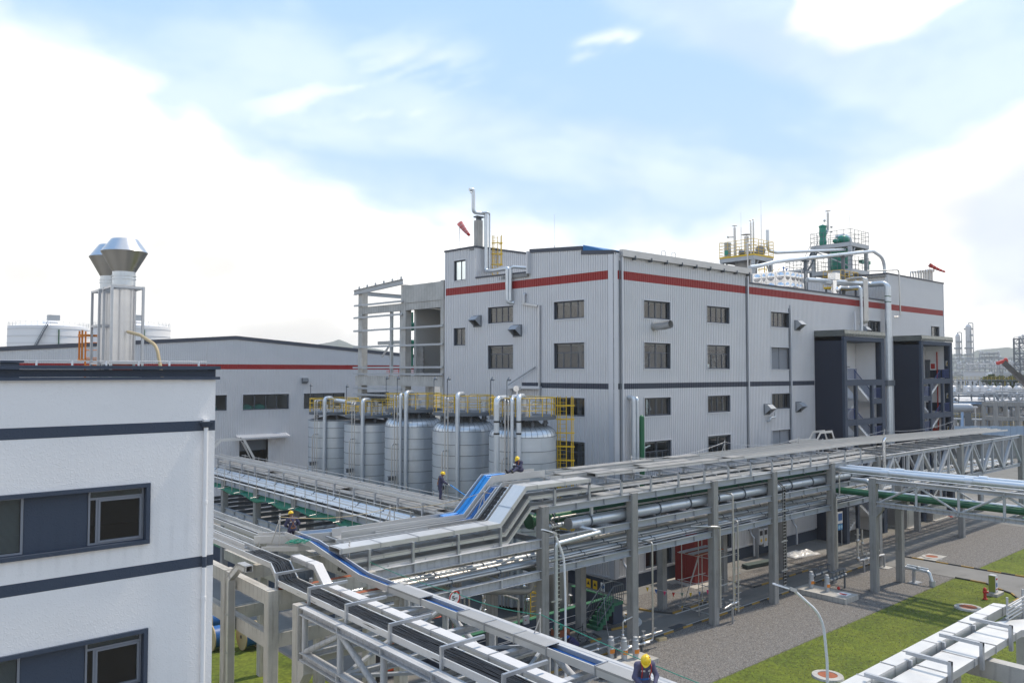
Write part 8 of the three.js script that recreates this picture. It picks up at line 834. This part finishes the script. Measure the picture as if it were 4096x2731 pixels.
  { const g = gb(); const N = 20, P5 = (i, j) => { const x = i / N, y = j / N; return [98 + x * 10, 30 - y * 14, 0.3 + 2.0 * Math.sin(x * 3.14) * Math.sin(y * 3.14) * (0.5 + fbm2(x * 6, y * 6, 64, 4, 8))]; }; for (let i = 0; i < N; i++) for (let j = 0; j < N; j++) g.quad(P5(i, j), P5(i + 1, j), P5(i + 1, j + 1), P5(i, j + 1)); solo('tarpaulin', 'large pale green tarpaulin heaped beyond the far rack column', 'tarpaulin', g, mat(lin(0.06, 0.26, 0.17), { roughness: 0.4 }), [103, 23, 0]); }
  // cable risers and the bent tray frames at the far ends
  const ar = (label, u, v, h) => { const t = thing('tray_arch', label, 'cable tray', [u, v, h]); for (const s of [0, 0.7]) part(t, 'side_rail', gb().path([[u - 4, v + s, h + 0.9], [u - 0.6, v + s, h + 0.9], [u, v + s, h + 1.5], [u + 2, v + s, h + 1.5], [u + 3, v + s, h - 0.3]], 0.03, 0.2), MT.tray); const g = gb(); for (let i = 0; i < 10; i++) g.bar([u - 4 + i * 0.4, v, h + 0.85], [u - 4 + i * 0.4, v + 0.7, h + 0.85], 0.05, 0.03); part(t, 'rungs', g, MT.tray); part(t, 'cable_bundle', gb().pipe([[u + 1.8, v + 0.3, h + 1.55], [u + 2.3, v + 0.3, h + 1.2], [u + 2.9, v + 0.3, h - 0.2]], 0.12, { seg: 8 }), MT.black); for (const x of [-3.5, -1, 1]) part(t, 'leg', gb().box(u + x - 0.04, u + x + 0.04, v + 0.3, v + 0.4, h - 1, h + 0.9), MT.galv); };
  ar('arched cable tray rising off the rack in front of the left stair tower', 66, 35.2, 9.2); ar('arched cable tray rising off the tank rack near the low hall', 26, 68.5, 8.6);
}

// ---------------------------------------------------------------- people
function sdfGeo(bones, cell, k = 0.035) {
  const lo = [1e9, 1e9, 1e9], hi = [-1e9, -1e9, -1e9]; for (const [a, b, ra, rb] of bones) for (let i = 0; i < 3; i++) { lo[i] = Math.min(lo[i], a[i] - ra, b[i] - rb); hi[i] = Math.max(hi[i], a[i] + ra, b[i] + rb); }
  const c = lo.map((v, i) => (v + hi[i]) / 2), half = Math.max(...lo.map((v, i) => hi[i] - v)) / 2 + cell * 3, N = Math.ceil(half * 2 / cell), mc = new MarchingCubes(N, MT.dark, false, false, 120000); mc.isolation = 0; const f = mc.field, hs = N / 2; f.fill(-1);
  const D = new Float32Array(N * N * N).fill(9), ix = (q, i) => (q - c[i]) / half * hs + hs, mg = k + cell * 2.5;
  for (const [A, B, ra, rb] of bones) {
    const dx = B[0] - A[0], dy = B[1] - A[1], dz = B[2] - A[2], l2 = dx * dx + dy * dy + dz * dz || 1e-9, R = Math.max(ra, rb) + mg, b0 = [0, 1, 2].map(i => Math.max(0, Math.floor(ix(Math.min(A[i], B[i]) - R, i)))), b1 = [0, 1, 2].map(i => Math.min(N - 1, Math.ceil(ix(Math.max(A[i], B[i]) + R, i))));
    for (let z = b0[2]; z <= b1[2]; z++) { const pz = c[2] + (z - hs) / hs * half - A[2]; for (let y = b0[1]; y <= b1[1]; y++) { const py = c[1] + (y - hs) / hs * half - A[1]; for (let x = b0[0]; x <= b1[0]; x++) { const px = c[0] + (x - hs) / hs * half - A[0], t = cl((px * dx + py * dy + pz * dz) / l2), e0 = px - dx * t, e1 = py - dy * t, e2 = pz - dz * t, d = Math.sqrt(e0 * e0 + e1 * e1 + e2 * e2) - ra - (rb - ra) * t, o = x + y * N + z * N * N, m = D[o]; if (m > 8) D[o] = d; else { const h = cl(0.5 + 0.5 * (m - d) / k); D[o] = m + (d - m) * h - k * h * (1 - h); } } } }
  }
  for (let i = 0; i < D.length; i++) f[i] = D[i] > 8 ? -mg : -D[i];
  mc.update(); const n = mc.count, P = [], Nn = []; const g = gb(); for (let i = 0; i < n; i += 3) { const v = [], w = []; for (let j = 0; j < 3; j++) { const o = (i + j) * 3; v.push([c[0] + mc.positionArray[o] * half, c[1] + mc.positionArray[o + 1] * half, c[2] + mc.positionArray[o + 2] * half]); w.push([mc.normalArray[o], mc.normalArray[o + 1], mc.normalArray[o + 2]]); } const fn = X3(S3(v[1], v[0]), S3(v[2], v[0])); for (const q of w) { const l = L3(q); if (l < 1e-6) { const e = N3(fn); q[0] = e[0]; q[1] = e[1]; q[2] = e[2]; } else { q[0] /= l; q[1] /= l; q[2] /= l; } } const s = D3(fn, w[0]) < 0; if (s) g.tri(v[0], v[2], v[1], w[0], w[2], w[1]); else g.tri(v[0], v[1], v[2], w[0], w[1], w[2]); } return g;
}
const SKIN = mat(lin(0.24, 0.13, 0.085), { roughness: 0.6 }), CLOTH = mat(lin(0.042, 0.042, 0.085), { roughness: 0.9 }), GLOVE = mat(lin(0.5, 0.5, 0.48), { roughness: 0.9 }), BOOT = mat(lin(0.05, 0.045, 0.04), { roughness: 0.7 }), HY = mat(lin(0.74, 0.50, 0.01), { roughness: 0.3 });
// joints in a body frame (x right, y forward, z up) placed at base and turned towards fwd [u, v]
function person(label, base, fwd, J, o = {}) {
  const t = thing('person', label, 'person', base), l = Math.hypot(...fwd), f = [fwd[0] / l, fwd[1] / l], r = [f[1], -f[0]], W = p => [base[0] + r[0] * p[0] + f[0] * p[1], base[1] + r[1] * p[0] + f[1] * p[1], base[2] + p[2]], cell = o.cell || 0.02;
  const w = {}; for (const k in J) w[k] = W(J[k]); const hd = w.head, up = N3(S3(w.head, w.neck)), look = N3(W(J.look).map((x, i) => x - hd[i]));
  const lat = N3(X3(look, up)), at = (x, y, z) => A3(hd, A3(A3(M3(lat, x), M3(look, y)), M3(up, z)));
  const hand = s => { const wr = w['wr' + s], fg = w['hd' + s], d = N3(S3(fg, wr)), sd = N3(X3(d, [0.1, 0.2, 1])), q = [[wr, A3(wr, M3(d, 0.08)), 0.032, 0.036]], nr = N3(X3(sd, d)); [-0.03, -0.01, 0.01, 0.03].forEach((x, i) => { const a = A3(A3(wr, M3(d, 0.085)), M3(sd, x)), b = A3(a, A3(M3(d, 0.045), M3(nr, -0.008))), c = A3(b, A3(M3(d, [0.02, 0.028, 0.026, 0.016][i]), M3(nr, -0.03))); q.push([a, b, 0.011, 0.010], [b, c, 0.010, 0.008]); }); const th = A3(A3(wr, M3(d, 0.04)), M3(sd, -0.035)), t2 = A3(th, A3(M3(d, 0.03), M3(sd, -0.03))); q.push([th, t2, 0.013, 0.012], [t2, A3(t2, M3(d, 0.03)), 0.012, 0.01]); return q; };
  const limbs = (e) => [[w.pelvis, w.chest, 0.135 + e, 0.15 + e], [w.chest, w.neck, 0.13 + e, 0.06 + e], [A3(w.pelvis, M3(S3(w.hipL, w.hipR), 0.4)), A3(w.pelvis, M3(S3(w.hipL, w.hipR), -0.4)), 0.12 + e, 0.12 + e], [w.shL, w.shR, 0.085 + e, 0.085 + e], ...['L', 'R'].flatMap(s => [[w['sh' + s], w['el' + s], 0.062 + e, 0.05 + e], [w['el' + s], w['wr' + s], 0.05 + e, 0.035 + e], [w['hip' + s], w['kn' + s], 0.092 + e, 0.066 + e], [w['kn' + s], w['an' + s], 0.064 + e, 0.045 + e]])];
  part(t, 'body', sdfGeo([...limbs(-0.012), [w.neck, A3(hd, M3(up, -0.05)), 0.058, 0.06], [at(0, -0.015, 0.03), at(0, -0.01, 0.05), 0.092, 0.092], [at(0, 0.03, -0.02), at(0, 0.045, -0.075), 0.068, 0.045], [at(0, 0.09, 0.0), at(0, 0.11, -0.03), 0.012, 0.017], [at(0.08, -0.01, 0), at(0.086, -0.015, -0.03), 0.016, 0.012], [at(-0.08, -0.01, 0), at(-0.086, -0.015, -0.03), 0.016, 0.012], [at(0.03, 0.085, -0.055), at(-0.03, 0.085, -0.055), 0.011, 0.011], ...hand('L'), ...hand('R')], cell * 0.8, 0.02), SKIN);
  const ov = limbs(0.016); ov[1] = [w.chest, lerp3(w.chest, w.neck, 0.75), 0.15, 0.085]; part(t, 'overalls', sdfGeo(ov.map(b => b), cell, 0.04), o.cloth || CLOTH);
  if (o.gloves) for (const s of ['L', 'R']) part(t, 'glove', sdfGeo(hand(s).map(([a, b, x, y]) => [a, b, x + 0.008, y + 0.008]), 0.012, 0.015), GLOVE);
  for (const s of ['L', 'R']) { const an = w['an' + s], toe = w['to' + s]; part(t, 'boot', sdfGeo([[A3(an, M3(N3(S3(w['kn' + s], an)), 0.12)), an, 0.062, 0.06], [an, toe, 0.06, 0.045], [A3(an, M3(N3(S3(toe, an)), -0.05)), toe, 0.045, 0.045]], 0.02, 0.03), BOOT); }
  if (o.eyes !== false) part(t, 'eyes', gb().ball(at(0.032, 0.082, 0.012), 0.011, 6).ball(at(-0.032, 0.082, 0.012), 0.011, 6), MT.black);
  { // helmet shell, brim and ridge
    const g = gb(), K = 22, H = 9, pt = (i, j) => { const a = i / K * 6.2832, e = j / H * Math.PI / 2, cx = Math.cos(a) * Math.cos(e), cy = Math.sin(a) * Math.cos(e), rg = 0.006 * Math.exp(-Math.pow(Math.cos(a) * Math.cos(e) * 9, 2)); return at(cx * 0.122, cy * 0.148 - 0.005, 0.045 + Math.sin(e) * 0.125 + rg * 2); }, nm = (i, j) => { const a = i / K * 6.2832, e = j / H * Math.PI / 2; return N3(A3(A3(M3(lat, Math.cos(a) * Math.cos(e)), M3(look, Math.sin(a) * Math.cos(e))), M3(up, Math.sin(e)))); }; for (let j = 0; j < H; j++) for (let i = 0; i < K; i++) g.quad(pt(i, j), pt(i + 1, j), pt(i + 1, j + 1), pt(i, j + 1), [nm(i, j), nm(i + 1, j), nm(i + 1, j + 1), nm(i, j + 1)]);
    const bp = (i, q) => { const a = i / K * 6.2832, fr = Math.max(0, Math.sin(a)), ex = q * (0.012 + 0.05 * Math.pow(fr, 3)); return at(Math.cos(a) * (0.122 + q * 0.012), Math.sin(a) * 0.148 - 0.005 + ex * Math.sin(a), 0.045 - q * 0.012); }; for (let i = 0; i < K; i++) g.quad(bp(i, 0), bp(i + 1, 0), bp(i + 1, 1), bp(i, 1)).quad(A3(bp(i, 0), M3(up, -0.01)), A3(bp(i + 1, 0), M3(up, -0.01)), A3(bp(i + 1, 1), M3(up, -0.008)), A3(bp(i, 1), M3(up, -0.008)));
    const hm = part(t, 'helmet', g, o.helmet || HY); part(hm, 'ridge', gb().path([at(0, 0.13, 0.1), at(0, 0.09, 0.155), at(0, 0, 0.182), at(0, -0.09, 0.155), at(0, -0.135, 0.1)], 0.03, 0.02, lat), o.helmet || HY); if (o.stickers) { part(hm, 'green_sticker', gb().ball(at(-0.1, 0.0, 0.11), 0.02, 8), MT.tarp); part(hm, 'dark_sticker', gb().ball(at(-0.085, -0.05, 0.125), 0.02, 8), MT.sleeve); }
  }
  if (o.harness) { const bk = o.back ? -1 : 1, ch = w.chest, F3 = [f[0] * bk, f[1] * bk, 0], rt = [r[0], r[1], 0], tn = N3(S3(w.neck, w.pelvis)), q = (x, y, z) => A3(A3(A3(w.pelvis, M3(rt, x)), M3(F3, y)), M3(tn, z)); const T0 = L3(S3(w.neck, w.pelvis)); for (const s of [-1, 1]) part(t, 'harness_strap', gb().path(o.back ? [q(s * 0.12, 0.02, T0 + 0.04), q(s * 0.1, 0.16, T0 - 0.1), q(0.0, 0.175, T0 * 0.5), q(-s * 0.11, 0.165, 0.06)] : [q(s * 0.12, -0.02, T0 + 0.05), q(s * 0.125, 0.13, T0 - 0.04), q(s * 0.12, 0.185, T0 * 0.6), q(s * 0.11, 0.17, 0.1)], 0.045, 0.012, rt), o.harness); part(t, 'waist_strap', gb().path([q(-0.17, 0.06, 0.06), q(-0.08, 0.165, 0.05), q(0.08, 0.165, 0.05), q(0.17, 0.06, 0.06)], 0.012, 0.05), o.waist || o.harness); if (o.stripe !== false) part(t, 'reflective_stripe', gb().path([q(-0.14, 0.14, T0 * 0.66), q(-0.04, 0.178, T0 * 0.66)], 0.01, 0.04).path([q(0.04, 0.178, T0 * 0.66), q(0.14, 0.14, T0 * 0.66)], 0.01, 0.04), GLOVE); }
  return t;
}
const STAND = { pelvis: [0, 0, 0.95], chest: [0, 0.02, 1.28], neck: [0, 0.03, 1.46], head: [0, 0.05, 1.6], look: [0, 1, 1.5], shL: [-0.18, 0.02, 1.4], shR: [0.18, 0.02, 1.4], elL: [-0.24, 0.04, 1.13], elR: [0.24, 0.04, 1.13], wrL: [-0.22, 0.16, 0.92], wrR: [0.22, 0.16, 0.92], hdL: [-0.2, 0.26, 0.9], hdR: [0.2, 0.26, 0.9], hipL: [-0.1, 0, 0.9], hipR: [0.1, 0, 0.9], knL: [-0.11, 0.03, 0.5], knR: [0.11, 0.03, 0.5], anL: [-0.12, 0, 0.09], anR: [0.12, 0, 0.09], toL: [-0.13, 0.16, 0.05], toR: [0.13, 0.16, 0.05] };
person('worker in dark blue with yellow helmet and red harness, close at the bottom edge', [16.5, 13.85, 7.0], [-0.5, -0.86], { ...STAND, chest: [0, 0.1, 1.24], neck: [0, 0.2, 1.4], head: [0.02, 0.29, 1.5], look: [0.25, 0.75, 1.02], shL: [-0.19, 0.14, 1.35], shR: [0.19, 0.15, 1.35], elL: [-0.3, 0.22, 1.08], elR: [0.3, 0.22, 1.08], wrL: [-0.18, 0.42, 0.95], wrR: [0.18, 0.42, 0.95], hdL: [-0.1, 0.5, 0.92], hdR: [0.1, 0.5, 0.92] }, { cell: 0.013, harness: MT.red, waist: MT.blueD, stickers: true, gloves: false, cloth: mat(lin(0.075, 0.075, 0.13), { roughness: 0.9 }) });
solo('scaffold_plank', 'wooden plank the front worker stands on inside the bridge', 'plank', gb().box(16.0, 17.4, 13.5, 14.2, 6.93, 6.99), MT.beige, [16.7, 13.8, 6.95]);
person('worker seen from behind with orange harness, pulling blue cable at the crossing', [16.75, 35.15, 8.12], [0.15, 1], { pelvis: [0, 0, 0.56], chest: [0, 0.07, 0.88], neck: [0, 0.11, 1.05], head: [-0.02, 0.15, 1.19], look: [0, 1, 0.9], shL: [-0.18, 0.06, 0.98], shR: [0.18, 0.06, 0.98], elL: [-0.3, 0.06, 0.74], elR: [0.35, 0.1, 0.74], wrL: [-0.16, 0.28, 0.64], wrR: [0.22, 0.32, 0.66], hdL: [-0.08, 0.36, 0.6], hdR: [0.14, 0.4, 0.62], hipL: [-0.1, 0, 0.52], hipR: [0.1, 0, 0.52], knL: [-0.15, 0.26, 0.1], knR: [0.15, 0.26, 0.1], anL: [-0.13, -0.16, 0.09], anR: [0.13, -0.16, 0.09], toL: [-0.13, -0.28, 0.06], toR: [0.13, -0.28, 0.06] }, { harness: mat(lin(0.30, 0.13, 0.04)), back: true, cell: 0.018 });
person('standing worker with yellow helmet guiding a blue cable in front of a tank', [27.85, 38.8, 8.33], [0.85, -0.5], { ...STAND, chest: [0, 0.06, 1.27], neck: [0, 0.1, 1.45], head: [0, 0.14, 1.58], look: [0.1, 1, 1.4], elR: [0.22, 0.2, 1.16], wrR: [0.12, 0.42, 1.02], hdR: [0.08, 0.5, 0.98], elL: [-0.22, 0.2, 1.16], wrL: [-0.1, 0.44, 0.98], hdL: [-0.06, 0.52, 0.94] }, { gloves: true, harness: mat(lin(0.30, 0.13, 0.04)), back: true, stripe: false });
solo('blue_cable', 'single blue cable held by the standing worker', 'cable', gb().pipe([[28.3, 38.4, 9.3], [28.6, 37.6, 8.85], [28.4, 36, 8.6], [27.3, 34.2, 9.3]], 0.03, { seg: 6, bend: 0.6 }), MT.blue, [28.3, 38.4, 9.3]);
person('worker sitting on the high tray with yellow helmet and white gloves', [29.75, 33.75, 9.62], [-1, -0.12], { pelvis: [0, 0, 0.9], chest: [0, 0.1, 1.2], neck: [0, 0.18, 1.37], head: [0, 0.25, 1.48], look: [-0.1, 0.9, 1.1], shL: [-0.18, 0.12, 1.31], shR: [0.18, 0.12, 1.31], elL: [-0.26, 0.28, 1.08], elR: [0.26, 0.26, 1.08], wrL: [-0.08, 0.46, 1.18], wrR: [0.06, 0.48, 1.16], hdL: [0, 0.52, 1.24], hdR: [0, 0.54, 1.22], hipL: [-0.1, 0.02, 0.88], hipR: [0.1, 0.02, 0.88], knL: [-0.16, 0.46, 1.0], knR: [0.12, 0.48, 0.92], anL: [-0.18, 0.86, 0.84], anR: [0.14, 0.92, 0.82], toL: [-0.19, 0.98, 0.96], toR: [0.15, 1.04, 0.95] }, { gloves: true, harness: mat(lin(0.30, 0.10, 0.04)), stripe: false });
const CROUCH = { pelvis: [0, 0, 0.42], chest: [0, 0.26, 0.66], neck: [0, 0.4, 0.76], head: [0, 0.5, 0.8], look: [0, 1.1, 0.35], shL: [-0.18, 0.34, 0.72], shR: [0.18, 0.34, 0.72], elL: [-0.24, 0.5, 0.5], elR: [0.24, 0.5, 0.5], wrL: [-0.14, 0.62, 0.28], wrR: [0.14, 0.62, 0.28], hdL: [-0.1, 0.7, 0.22], hdR: [0.1, 0.7, 0.22], hipL: [-0.1, 0, 0.4], hipR: [0.1, 0, 0.4], knL: [-0.2, 0.4, 0.46], knR: [0.2, 0.38, 0.44], anL: [-0.16, 0.06, 0.09], anR: [0.16, 0.06, 0.09], toL: [-0.17, 0.22, 0.05], toR: [0.17, 0.22, 0.05] };
person('crouching worker with a blue helmet on the road beside the pump skid', [33.0, 32.55, 0.01], [-0.7, 0.5], CROUCH, { helmet: mat(lin(0.01, 0.10, 0.42), { roughness: 0.3 }), cloth: mat(lin(0.05, 0.045, 0.12), { roughness: 0.9 }) });
person('crouching worker in a pale blue shirt half hidden under the bridge', [31.1, 29.0, 0.01], [0.6, -0.6], CROUCH, { helmet: mat(lin(0.3, 0.02, 0.03), { roughness: 0.3 }), cloth: mat(lin(0.22, 0.36, 0.66), { roughness: 0.9 }) });

renderer.render(scene, camera);
